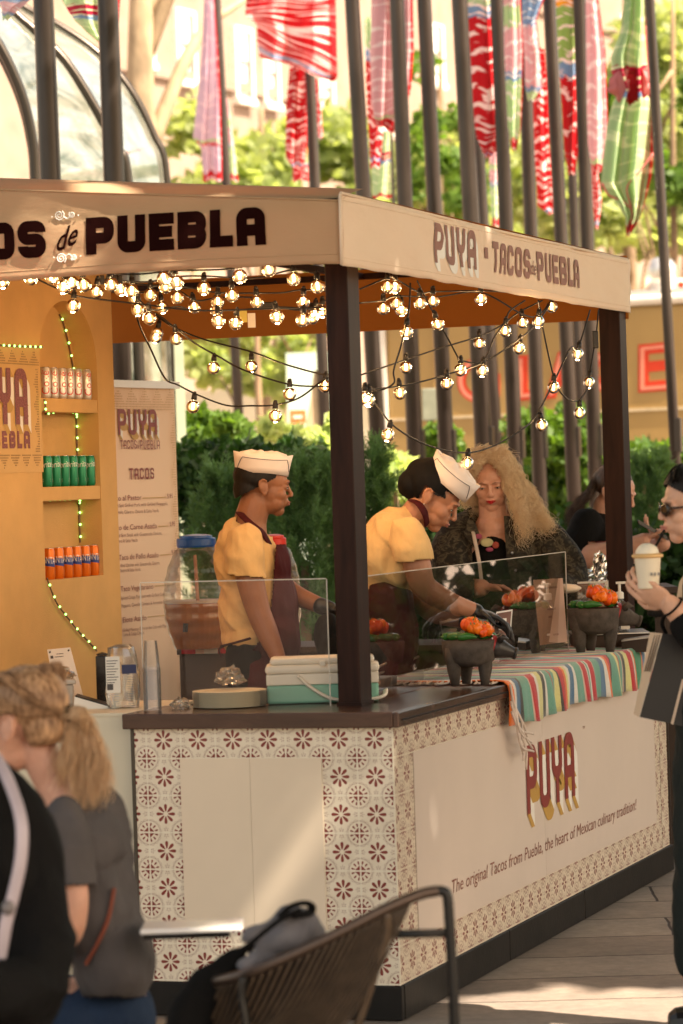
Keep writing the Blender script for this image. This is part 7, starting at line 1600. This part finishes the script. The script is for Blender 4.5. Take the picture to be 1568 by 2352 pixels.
# ---------- 4. dark haired customer behind the far post
d = 15.2; T = thing('person', Vector(atd(1400, 1500, d)), 'woman with brown hair and black blazer holding a phone behind the far post', 'person'); T.location.z = 0; bpy.context.view_layer.update()
q = PB(d); Rh = headrot(62, 22); hc = q.J(1412, 1132, 0); P = head(q, hc, Rh, 1.0, True)
q.C([(1392, 1160, .02, 30), (1386, 1200, .02, 32), (1384, 1225, .02, 44)]); q.E(1372, 1270, 0, 60, .14, 60); q.E(1372, 1400, 0, 60, .13, 110)
q.C([(1340, 1215, -.12, 34), (1332, 1268, -.14, 32), (1362, 1276, -.20, 29), (1430, 1262, -.26, 23), (1478, 1240, -.30, 16)]); q.C([(1400, 1215, .12, 30), (1430, 1270, .05, 28), (1480, 1262, -.15, 21), (1524, 1250, -.26, 16)])
q.C([(1360, 1480, 0, 46), (1360, 1700, 0, 40), (1360, 1950, 0, 24)]); q.C([(1395, 1480, .1, 46), (1395, 1700, .1, 40), (1395, 1950, .1, 24)])
hand(q, q.J(1482, 1236, -.30), R0 * 1 + Vector((0, 0, .45)), Vector((0, 0, -1)) + R0 * .4, .98, (.5, .8, .5), thumb=1, gap=.024); hand(q, q.J(1528, 1246, -.26), R0 * -.5 + Vector((0, 0, .4)), Vector((0, 0, 1)), .95, (.3, .4, .4), thumb=-1)
newobj('body', remesh(q, .004, 5), skinF, T, smooth=True); facebits(T, P, Rh, 1.0, lipp)
brn = hairmat('long brown hair', (.02, .010, .006), (.10, .055, .03)); q = MB(); q.ell(P(0, .028, .04), (.084, .10, .090), Rh, 24, 16)
newobj('scalp_hair', remesh(q, .006, 1, cut=lambda X, Y, D, co, c=hc, R=Rh: (lambda l: ((l[:, 1] < -.03) & (l[:, 2] < .07)) | (l[:, 2] < -.02) | ((l[:, 1] < .02) & (l[:, 2] < .02)))((co - np.array(c)) @ np.array(R))), brn, T, smooth=True)
J = PB(d).J; G = [[P(.05 * math.cos(i), .03 + .03 * math.sin(i), .11), P(-.02, .10, .05 + .02 * math.sin(i * 2)), J(1362 - i, 1120 + i, -.05 + .01 * i), J(1345 - 1.6 * i, 1150, -.07 + .012 * i), J(1318 - i, 1182, -.06 + .012 * i), J(1305, 1212, -.04 + .01 * i)] for i in range(14)]
strands(G, 22, .009, .0016, 4, .003, 10, endspread=.014).build('long_hair', brn, T, smooth=True)
q = PB(d); q.E(1372, 1250, 0, 70, .17, 74); q.E(1372, 1380, 0, 72, .16, 120); q.C([(1348, 1205, -.11, 38), (1334, 1250, -.13, 41), (1340, 1268, -.15, 38)]); q.C([(1395, 1205, .11, 36), (1415, 1255, .08, 36)])
newobj('black_blazer', remesh(q, .007, 5, disp=wrinkle(.005), cut=lambda X, Y, D, co: (Y > 1500) | ((D < d - .14) & (X > 1352) & (Y > 1245)) | ((Y < 1215) & (X > 1395) & (D < d + .05))), blk, T, smooth=True, solid=.004)
q = PB(d); q.E(1392, 1250, -.05, 40, .12, 60); newobj('pink_top', remesh(q, .007, 3, cut=lambda X, Y, D, co: Y < 1205), cloth('pink patterned top', (.55, .20, .22)), T, smooth=True)
q = PB(d); q.C([(1360, 1480, 0, 54), (1360, 1700, 0, 46), (1360, 1950, 0, 34)]); q.C([(1395, 1480, .1, 54), (1395, 1700, .1, 46), (1395, 1950, .1, 34)]); newobj('trousers', remesh(q, .01, 4), blk, T, smooth=True)
q = PB(d); a, b_ = q.J(1468, 1202, -.38), q.J(1534, 1240, -.30); up_ = Vector((0, 0, .012)); q.prism([a, b_, b_ + up_, a + up_], FH * .07); tag(q.build('phone', mat('black phone', (.01, .01, .012), .2, bump=0), bevel=.003), 'black phone held up by the woman in the black blazer', 'phone')

# ---------- 5. woman in sunglasses drinking, at the right edge
d = 9.75; T = thing('person', Vector(atd(1600, 1500, d)), 'woman with dark hair and sunglasses sipping an iced drink at the right edge', 'person'); T.location.z = 0; bpy.context.view_layer.update()
q = PB(d); Rh = headrot(-82, 4); hc = q.J(1594, 1162, 0); s_ = 1.0; P = head(q, hc, Rh, s_, True)
q.C([(1612, 1205, 0, 42), (1622, 1270, 0, 44), (1628, 1300, 0, 60)]); q.E(1640, 1380, .0, 80, .19, 100); q.E(1640, 1560, 0, 80, .17, 160)
q.C([(1620, 1340, -.16, 42), (1622, 1440, -.20, 40), (1600, 1452, -.22, 36), (1570, 1420, -.23, 30), (1548, 1398, -.24, 25), (1538, 1388, -.24, 23)])
w_ = q.J(1538, 1386, -.24); hand(q, w_, -R0 * .75 + Vector((0, 0, .42)) , FH * .7 + R0 * .75 + Vector((0, 0, .15)), 1.02, (.42, .62, .5), thumb=1, gap=.0225)
q.C([(1660, 1340, .16, 42), (1668, 1470, .18, 38), (1640, 1560, .05, 28)])
q.C([(1628, 1700, -.09, 62), (1605, 1950, -.09, 48), (1590, 2230, -.09, 30)]); q.C([(1650, 1700, .10, 62), (1650, 1950, .10, 48), (1650, 2180, .10, 30)])
newobj('body', remesh(q, .0038, 6), skinG, T, smooth=True)
q = MB(); q.tube([P(-.020, -.094, -.0535), P(0, -.107, -.052), P(.020, -.094, -.0535)], [.001, .0045, .001], 8); q.tube([P(-.018, -.093, -.0580), P(0, -.105, -.0605), P(.018, -.093, -.0580)], [.001, .005, .001], 8); q.build('lips', lipp, T, smooth=True)
q = MB()
for k in (-1, 1): q.ell(P(k * .034, -.098, -.002), (.026, .004, .0165), Rh @ Matrix.Rotation(k * .35, 3, 'Z'), 18, 10)
SG = q.build('sunglasses', mat('dark brown lens', (.02, .012, .008), .08, bump=0), T, smooth=True); q = MB()
for k in (-1, 1):
    q.tube([P(k * .034 + .0275 * math.cos(a), -.098 + (.010 * abs(math.cos(a)) if math.cos(a) * k > 0 else 0), -.002 + .0185 * math.sin(a)) for a in np.linspace(0, 6.283, 17)], .0028, 6); q.tube([P(k * .061, -.086, .002), P(k * .078, -.055, .002), P(k * .083, .0, .002), P(k * .082, .025, -.004)], [.0048, .004, .003, .002], 6)
q.tube([P(-.008, -.101, .002), P(.008, -.101, .002)], .0028, 6); q.build('glasses_frame', mat('tortoise frame', (.05, .022, .012), .2, var=.5, sc=60, bump=0), T, smooth=True)
q = MB(); q.tube([P(-.0705, -.072, .003), P(-.0785, -.052, .003)], .0036, 8); q.build('metal_hinge', mat('gold hinge', (.7, .5, .3), .25, .9), T)
q = MB(); q.ell(P(0, .020, .042), (.084, .114, .092), Rh, 30, 20); q.ell(P(0, .085, -.03), (.06, .05, .09), Rh, 20, 14)
newobj('hair', remesh(q, .004, 1, disp=lambda p: .0012 * noise.noise(Vector((p.x * 90, p.y * 90, p.z * 30))), cut=lambda X, Y, D, co, c=hc, R=Rh: (lambda l: ((l[:, 1] < -.034) & (l[:, 2] < .030 + .8 * (-.034 - l[:, 1]))) | ((l[:, 1] < -.012) & (l[:, 2] < .016)))((co - np.array(c)) @ np.array(R))), darkhair, T, smooth=True)
G = [[P(-.03 + .01 * i, -.065, .085), P(-.05 + .006 * i, -.03, .115), P(-.06, .04, .10), P(-.055, .11, .03), P(-.04, .12, -.06), P(-.03, .12, -.16)] for i in range(10)]; strands(G, 24, .006, .0012, 6, .003, 9).build('long_hair', darkhair, T, smooth=True)
q = PB(d); q.E(1645, 1390, 0, 92, .22, 118); q.E(1640, 1580, 0, 86, .20, 190); newobj('cream_top', remesh(q, .008, 4, disp=wrinkle(.005), cut=lambda X, Y, D, co: Y < 1300), cloth('cream knit top', (.66, .52, .36)), T, smooth=True)
q = PB(d); q.C([(1620, 1345, -.18, 52), (1626, 1440, -.22, 52), (1604, 1458, -.24, 46), (1580, 1440, -.24, 42)]); newobj('black_sleeve', remesh(q, .007, 4, disp=wrinkle(.005)), blk, T, smooth=True)
q = PB(d); q.C([(1628, 1600, -.09, 80), (1622, 1700, -.09, 76), (1604, 1950, -.09, 60), (1592, 2215, -.09, 42)]); q.C([(1650, 1650, .10, 74), (1650, 1950, .10, 60), (1650, 2170, .10, 40)]); newobj('dark_trousers', remesh(q, .01, 4, disp=wrinkle(.007)), cloth('dark green black trousers', (.020, .024, .022)), T, smooth=True)
q = MB(); c_ = atd(1580, 2270, d - .09); c_.z = .055; q.tube([c_ + R0 * .09, c_, c_ - R0 * .04, c_ - R0 * .062], [.05, .055, .048, .03], 14, flat=.95); q.box(-.065, .1, -.05, .05, -.05, -.026, (lambda m: (setattr(m, 'translation', c_), m)[1])(BR.to_4x4())); q.build('black_boot', mat('black boot leather', (.012, .011, .011), .3), T, smooth=False, bevel=.006)
q = PB(d); cc = q.J(1545, 1394, -.24); ax = (q.J(1570, 1420, -.23) - q.J(1538, 1388, -.24)).normalized(); u_ = ax.cross(FH).normalized(); v_ = ax.cross(u_)
q.tube([cc + (u_ * math.cos(a) + v_ * math.sin(a)) * .0345 for a in np.linspace(0, 6.283, 21)], .0038, 6); q.build('wrist_band', blk, T, smooth=True)
# cup
dc = d - .235; c_ = atd(1489, 1352, dc); zt_ = atd(1489, 1280, dc).z; k = dc / F; q = MB(); T = thing('drink_cup', c_, 'white paper cup of iced drink with cream dome held by the woman in sunglasses', 'cup'); hh = zt_ - c_.z
q.lathe([(22 * k, 0), (24 * k, .002), (30.5 * k, hh)], c_, 30); q.build('cup_body', mat('cream cup paper', (.78, .68, .52), .5, var=.03), T, smooth=False)
q = MB(); q.lathe([(34 * k, hh - .001), (36 * k, hh + .002), (36 * k, hh + .008), (33 * k, hh + .010), (28 * k, hh + .012)], c_, 32); q.build('lid_rim', mat('golden lid rim', (.72, .44, .18), .4), T, smooth=False)
q = MB(); q.ell(c_ + Vector((0, 0, hh + .008)), (27 * k, 27 * k, 27 * k), None, 24, 14); q.v = [tuple(Vector(v) + Vector(noise.noise_vector(Vector(v) * 60)) * .003) for v in q.v]; q.build('cream_dome', mat('whipped cream', (.80, .72, .58), .5, var=.08, sc=30), T, smooth=True)
q = MB(); q.tube([c_ + Vector((0, 0, hh + .02)) + R0 * .018, atd(1525, 1219, d - .05)], .0042, 8); q.build('straw', blk, T); q = MB(); q.lathe([(28.3 * k, hh * .42), (29.2 * k, hh * .58)], c_, 30, cap=False)
Mz = BR.to_4x4(); Mz.translation = c_; q = MB(); [q.box(.004 + .010 * i, .010 + .010 * i, -.0385, -.0368, hh * .42, hh * .52, Mz) for i in range(3)]; q.build('cup_mark', mat('grey cup mark', (.3, .27, .25), .6, bump=0), T)
# paper carrier bag
d = 9.6; J = PB(d).J; T = thing('carrier_bag', J(1520, 1550), 'black paper carrier bag with pale striped side hanging from the wrist at the right edge', 'bag')
q = MB(); q.prism([J(1522, 1455, 0), J(1600, 1462, 0), J(1596, 1676, 0), J(1540, 1662, 0), J(1469, 1647, 0)], FH * .004); q.build('front_panel', mat('black card', (.016, .013, .012), .5, sc=3, bump=.1), T)
q = MB(); q.prism([J(1494, 1452, .14), J(1521, 1455, 0), J(1468, 1647, 0), J(1457, 1640, .10)], FH * .003 - R0 * .002); q.build('side_panel', mat('cream card', (.62, .50, .37), .6, var=.05), T)
q = MB()
for i in range(3): a, b_ = 1503 + 5.5 * i, 1479 + 5.5 * i; q.prism([J(a, 1458, .085 - .03 * i), J(a + 2.6, 1458, .072 - .03 * i), J(b_ + 2.6, 1542, .067 - .03 * i), J(b_, 1542, .08 - .03 * i)], -R0 * .001 - FH * .001)
q.build('side_stripe', mat('grey side stripe', (.22, .17, .13), .6, bump=0), T)
q = MB(); q.tube(catmull([J(1530, 1456, .02), J(1520, 1430, .0), J(1535, 1400, -.03), J(1552, 1385, -.05), J(1562, 1410, 0), J(1556, 1458, .02)], 6), .006, 8); q.tube(catmull([J(1492, 1408, .1), J(1512, 1410, .05), J(1534, 1405, 0), J(1550, 1392, -.04)], 5), .010, 8); q.build('handle', blk, T, smooth=True)
q = MB(); q.prism([J(1566, 1560, -.002), J(1572, 1560, -.002), J(1546, 1664, -.002), J(1540, 1662, -.002)], -FH * .002); q.build('front_edge', mat('cream card edge', (.55, .42, .32), .6), T)

# ================================================================== FOREGROUND
# ---------- person in black, cut off by the left edge
d = 6.7; T = thing('person', Vector(atd(-60, 2300, d)), 'person in black with a pale shoulder strap, cut off by the left edge', 'person'); T.location.z = 0; bpy.context.view_layer.update()
q = PB(d); Rh = headrot(-118, 8); hc = q.J(-160, 1575, 0); P = head(q, hc, Rh, 1.0, True)
q.C([(-130, 1650, 0, 54), (-110, 1740, 0, 58), (-90, 1790, 0, 80)]); q.E(-60, 1960, 0, 130, .13, 120); q.E(-60, 2180, 0, 130, .13, 200)
q.C([(10, 1890, 0, 44), (50, 2060, -.02, 42), (40, 2180, -.06, 34)]); q.C([(-50, 2440, 0, 90), (-220, 2460, -.1, 70), (-240, 2900, -.1, 50)])
newobj('body', remesh(q, .005, 3), skinF, T, smooth=True)
q = MB(); q.ell(P(0, .028, .042), (.082, .104, .092), Rh, 30, 20); newobj('hair', remesh(q, .005, 2), darkhair, T, smooth=True)
q = PB(d); q.E(-60, 2000, 0, 170, .17, 190); q.E(-40, 2220, 0, 190, .17, 230); q.C([(-80, 1790, .02, 74), (30, 1868, 0, 80), (78, 2050, -.03, 80), (76, 2250, -.15, 84), (-60, 2280, -.3, 60)]); q.C([(-110, 1750, 0, 66), (-60, 1830, 0, 110)])
newobj('black_top', remesh(q, .009, 5, disp=wrinkle(.008)), blk, T, smooth=True)
q = PB(d); pts = [(-40, 1700, .0), (-5, 1745, -.09), (28, 1815, -.145), (49, 1890, -.185), (48, 1970, -.20), (32, 2050, -.205), (14, 2120, -.21), (-10, 2260, -.21)]; q.tube(catmull([q.J(*p) for p in pts], 6), .0135, 10, flat=.3); q.build('shoulder_strap', mat('pale lilac strap', (.42, .36, .40), .4), T, smooth=True)
q = PB(d); q.E(18, 2085, -.222, 15, .012, 17); q.build('strap_buckle', mat('grey buckle', (.16, .14, .14), .4), T, smooth=True)
q = PB(d); q.C([(-50, 2440, 0, 110), (-220, 2460, -.1, 90), (-240, 2900, -.1, 60)]); newobj('trousers', remesh(q, .012, 4), blk, T, smooth=True)
def seat(x, y, d, label):
    M_ = frame(x, y, d, .1); M_.translation.z = 0; T = thing('cafe_chair', M_.translation, label, 'chair', 'dark metal chairs in the foreground'); q = MB(); q.box(-.15, .15, -.0, .2, .36, .385, M_); q.build('seat', PM, T, bevel=.01)
    for a in (-1, 1):
        for b_ in (-1, 1): q = MB(); q.tube([M_ @ Vector((a * .13, .1 + b_ * .08, .36)), M_ @ Vector((a * .21, b_ * .21, 0))], .011, 8); q.build('leg', PM, T)
# ---------- seated person in grey T-shirt, highlighted hair in a loose ponytail
d = 7.6; T = thing('person', Vector(atd(220, 2300, d)), 'seated person in grey T-shirt with loose highlighted ponytail, turned away to the left', 'person'); T.location.z = 0; bpy.context.view_layer.update()
q = PB(d); Rh = headrot(-112, 8); s_ = 1.06; hc = q.J(44, 1664, 0); P = head(q, hc, Rh, s_, True)
q.C([(86, 1720, .0, 44), (122, 1790, .0, 46), (165, 1850, .0, 66)]); q.E(205, 1960, 0, 76, .12, 100); q.E(235, 2170, 0, 76, .11, 120)
q.C([(150, 1900, -.13, 36), (160, 1990, -.19, 36), (170, 2080, -.22, 33), (150, 2160, -.2, 28), (60, 2200, -.1, 24)]); q.C([(232, 1920, .12, 36), (236, 2050, .2, 30), (170, 2180, .3, 26)])
q.C([(260, 2330, 0, 90), (60, 2360, 0, 70), (40, 2700, 0, 46)]); q.C([(260, 2330, .2, 90), (60, 2360, .2, 70), (40, 2700, .2, 46)])
newobj('body', remesh(q, .005, 3), skinF, T, smooth=True)
hl = hairmat('highlighted tied hair', (.13, .058, .025), (.66, .40, .22), .45, .15); lb = hairmat('loose blonde ponytail hair', (.45, .27, .13), (.98, .78, .54), .45, .45)
q = MB(); q.ell(P(0, .028, .042), (.082, .104, .092), Rh, 30, 20); q.ell(P(0, .06, -.01), (.068, .06, .06), Rh, 20, 14)
newobj('scalp_hair', remesh(q, .005, 2, disp=lambda p: .002 * noise.noise(Vector((p.x * 60, p.y * 60, p.z * 20))), cut=lambda X, Y, D, co, c=hc, R=Rh, s=s_: (lambda l: ((l[:, 1] < -.04) & (l[:, 2] < .07)) | ((l[:, 1] < .035) & (l[:, 2] < .0)) | (l[:, 2] < -.055))(((co - np.array(c)) @ np.array(R)) / s)), hl, T, smooth=True)
J = PB(d).J; G = [[P(.05 * math.sin(i * .5), -.06 + .01 * i, .105), P(.09 * math.sin(i * .5), -.0 + .008 * i, .11), P(.085 * math.sin(i * .5), .07, .07 - .004 * i), P(.03 * math.sin(i * .5), .126, .008)] for i in range(14)]
G += [[P(k * .086, -.03, .03 + .01 * j), P(k * .092, .03, .04), P(k * .06, .09, .02), P(0, .126, .006)] for k in (-1, 1) for j in range(6)]
strands(G, 30, .006, .0011, 2, .0015, 6, endspread=.005).build('swept_hair', hl, T, smooth=True)
q = MB(); c_ = P(0, .130, .005); q.tube([c_ + (Rh @ Vector((math.cos(a), 0, math.sin(a)))) * .016 for a in np.linspace(0, 6.283, 15)], .006, 8); q.build('hair_tie', blk, T, smooth=True)
G = []
for i in range(26):
    u = i / 25; w_ = math.sin(i * 2.4); G.append([P(.01 * w_, .120, .005), P(.015 * w_, .155, .002 - .01 * u), J(178 + 34 * u, 1690 + 10 * w_, -.02 + .02 * w_), J(176 + 62 * u, 1745 + 12 * w_, -.05), J(168 + 76 * u, 1800 + 10 * w_, -.08), J(172 + 62 * u, 1862 - 24 * u, -.10)])
for i in range(8): u = i / 7; G.append([P(0, .13, .0), J(160 + 10 * u, 1690, -.05), J(140 + 20 * u, 1750, -.07), J(128 + 24 * u, 1800, -.06)])
strands(G, 30, .007, .0010, 12, .006, 9, endspread=.013).build('ponytail', lb, T, smooth=True)
greyt = cloth('grey melange cotton', (.085, .075, .075), .2); q = PB(d); q.E(205, 1930, 0, 92, .18, 100); q.E(225, 2080, 0, 92, .17, 170); q.E(262, 2200, 0, 92, .18, 120); q.C([(190, 1830, .0, 56), (205, 1870, 0, 80)]); q.C([(250, 1890, .1, 44), (262, 1990, .12, 44)])
newobj('grey_shirt', remesh(q, .008, 5, disp=wrinkle(.011, 6, 13), cut=lambda X, Y, D, co: (Y > 2292) | (Y < 1805)), greyt, T, smooth=True, solid=.004)
q = PB(d); q.C([(152, 1885, -.13, 50), (156, 1970, -.19, 52), (166, 2060, -.21, 50)]); newobj('grey_sleeve', remesh(q, .008, 4, disp=wrinkle(.011, 6, 13), cut=lambda X, Y, D, co: (Y > 2036)), greyt, T, smooth=True, solid=.004)
q = PB(d); q.tube(catmull([q.J(262, 2040, -.16), q.J(248, 2110, -.175), q.J(222, 2170, -.175), q.J(196, 2215, -.165)], 6), .005, 6); q.build('bag_cord', mat('rust cord', (.20, .05, .025), .7), T)
q = PB(d); q.C([(262, 2350, -.02, 104), (60, 2380, 0, 84), (40, 2700, 0, 56)]); q.C([(262, 2325, .2, 100), (60, 2360, .2, 80), (40, 2700, .2, 56)]); newobj('jeans', remesh(q, .012, 4, disp=wrinkle(.006)), cloth('blue denim', (.02, .035, .07)), T, smooth=True)
seat(-70, 2480, 6.8, 'dark metal chair under the person in black'); seat(262, 2380, 7.8, 'dark metal chair under the seated person in grey')

# ---------- small white table top
d = 7.35; M_ = frame(440, 2140, d, 0); zt_ = atd(440, 2132, d).z; M_.translation.z = 0; k = d / F
T = thing('cafe_table', M_.translation, 'small white topped table behind the woven chair in the foreground', 'table'); q = MB(); x0, x1 = (321 - 440) * k, (556 - 440) * k
q.box(x0, x1, -.0, .15, zt_ - .012, zt_, M_); q.build('table_top', mat('glossy white laminate', (.85, .82, .80), .15, var=.02), T, bevel=.004); q = MB(); q.box(x0 + .006, x1 - .03, .006, .14, zt_ - .024, zt_ - .0165, M_); q.build('top_frame', blackb, T)
q = MB(); q.tube([M_ @ Vector((.13, .08, .01)), M_ @ Vector((.13, .08, zt_ - .025))], .006, 14); q.lathe([(.2, 0), (.2, .012), (.03, .03)], M_ @ Vector((.13, .08, 0)), 24); q.build('pedestal', blackb, T)

# ---------- woven metal chair, back rail towards us
d = 6.9; J = PB(d).J; T = thing('woven_chair', Vector(atd(760, 2300, d)), 'bronze metal chair with slatted curved back and tube arm, bottom foreground', 'chair'); T.location.z = 0; bpy.context.view_layer.update()
br = NT('bronze chair metal'); br.col((.10, .068, .052)); br.set(Roughness=.33, Metallic=.6); BRZ = br.m; dk = NT('dark chair tube'); dk.col((.016, .015, .015)); dk.set(Roughness=.35, Metallic=.4)
strp = mat('woven strip', (.085, .056, .035), .45, var=.3, sc=30); rail = catmull([J(420, 2300, .32), J(470, 2262, .16), J(569, 2236, .02), J(736, 2163, .0), J(880, 2090, .02), J(960, 2056, .04), J(1004, 2046, .05)], 6)
q = MB(); q.tube(rail, .0125, 12); q.build('back_rail', BRZ, T, smooth=True)
q = MB(); q.tube(catmull([J(1000, 2046, .05), J(1020, 2048, .05), J(1028, 2064, .05), J(1032, 2120, .05), J(1040, 2260, .05), J(1046, 2400, .05), J(1060, 2700, .05)], 6), .0115, 12); q.build('leg', dk.m, T, smooth=True)
q = MB(); q.tube([J(890, 2146, .04), J(1030, 2143, .05)], .0095, 10); q.build('arm_brace', dk.m, T, smooth=True)
def low(i, n):  # lower edge of the back
    t_ = i / n; return J(170 + 520 * t_, 2560 - 60 * t_, .42 - .42 * min(1, t_ * 1.6) ** .8 + .05)
q = MB(); n = 38; L_ = len(rail)
for i in range(n + 1):
    t_ = i / n * .80; k_ = t_ * (L_ - 1); a = rail[int(k_)].lerp(rail[min(L_ - 1, int(k_) + 1)], k_ % 1); b_ = low(i, n); mid = a.lerp(b_, .45) + R0 * .02 - FH * .01
    q.tube(catmull([a, mid, b_], 4), .0050, 6, flat=.6)
q.build('slats', strp, T, smooth=True); q = MB()
for i in range(n + 1):
    t_ = i / n * .80; k_ = t_ * (L_ - 1); a = rail[int(k_)].lerp(rail[min(L_ - 1, int(k_) + 1)], k_ % 1); b_ = low(i, n); mid = a.lerp(b_, .45) + R0 * .02 - FH * .01
    q.v += [tuple(a + FH * .02), tuple(mid + FH * .025), tuple(b_ + FH * .02)]
for i in range(n): q.f += [(i * 3, i * 3 + 3, i * 3 + 4, i * 3 + 1), (i * 3 + 1, i * 3 + 4, i * 3 + 5, i * 3 + 2)]; q.mi += [0, 0]
q.build('gap_shade', mat('painted slat gap shade', (.016, .010, .007), .8), T, smooth=True)  # dark sheet behind the slats, painting the shade seen in their gaps
q = MB(); q.tube(catmull([J(888, 2098, .02), J(886, 2150, .03), J(868, 2210, .04), J(842, 2290, .05), J(800, 2420, .06), J(780, 2500, .05)], 6), .010, 10); q.build('back_post', strp, T, smooth=True)
q = MB(); q.tube(catmull([J(560, 2244, .0), J(556, 2290, .0), J(566, 2360, .0), J(570, 2500, .0)], 5), .014, 10, flat=.6); q.build('back_post', dk.m, T, smooth=True)
q = MB(); q.tube([low(i, n) for i in range(0, n + 1, 4)], .011, 8); q.build('lower_rail', BRZ, T, smooth=True)
for a in ((330, 2700, .35), (760, 2640, .02), (640, 2700, .5)): q = MB(); b0 = J(*a); q.tube([b0, Vector((b0.x, b0.y, 0))], .0115, 8); q.build('leg', dk.m, T)
q = MB(); q.add([J(340, 2570, .4), J(790, 2520, .04), J(1046, 2520, .08), J(760, 2560, .5)], [(0, 1, 2, 3)]); q.build('seat', strp, T, solid=.02)
# jackets hung over the chair
d = 7.0; q = PB(d); q.C([(548, 2190, .08, 20), (505, 2236, .05, 34), (462, 2290, .03, 52), (440, 2360, .02, 60), (430, 2440, .02, 60)]); q.C([(560, 2180, .06, 14), (620, 2150, .06, 16)]); q.E(510, 2300, .05, 44, .05, 80)
tag(newobj('black_jacket', remesh(q, .007, 4, disp=wrinkle(.007)), blk, None, smooth=True), 'black jacket hanging down the left end of the woven chair', 'jacket')
T = thing('grey_backpack', PB(d).J(650, 2130), 'grey soft backpack with black strap loop lying on the woven chair back', 'bag'); q = PB(d)
q.C([(560, 2160, .02, 12), (610, 2125, .03, 20), (660, 2112, .04, 34), (700, 2125, .05, 34), (728, 2144, .06, 18)]); q.E(650, 2150, .06, 70, .07, 36, -20); q.C([(560, 2216, .03, 18), (620, 2185, .04, 26), (680, 2160, .05, 24)])
newobj('bag_body', remesh(q, .006, 4, disp=wrinkle(.010, 12, 24)), cloth('grey jersey', (.16, .15, .16), .3), T, smooth=True)
q = PB(d); q.tube(catmull([q.J(640, 2106, -.02), q.J(668, 2082, -.02), q.J(700, 2074, -.0), q.J(716, 2082, .02), q.J(712, 2096, .02), q.J(696, 2100, 0), q.J(672, 2102, -.02)], 5), .010, 8, flat=.6); q.tube(catmull([q.J(560, 2180, -.03), q.J(610, 2138, -.04), q.J(650, 2108, -.03), q.J(690, 2090, -.02)], 5), .011, 8, flat=.5)
q.build('strap', blk, T, smooth=True)
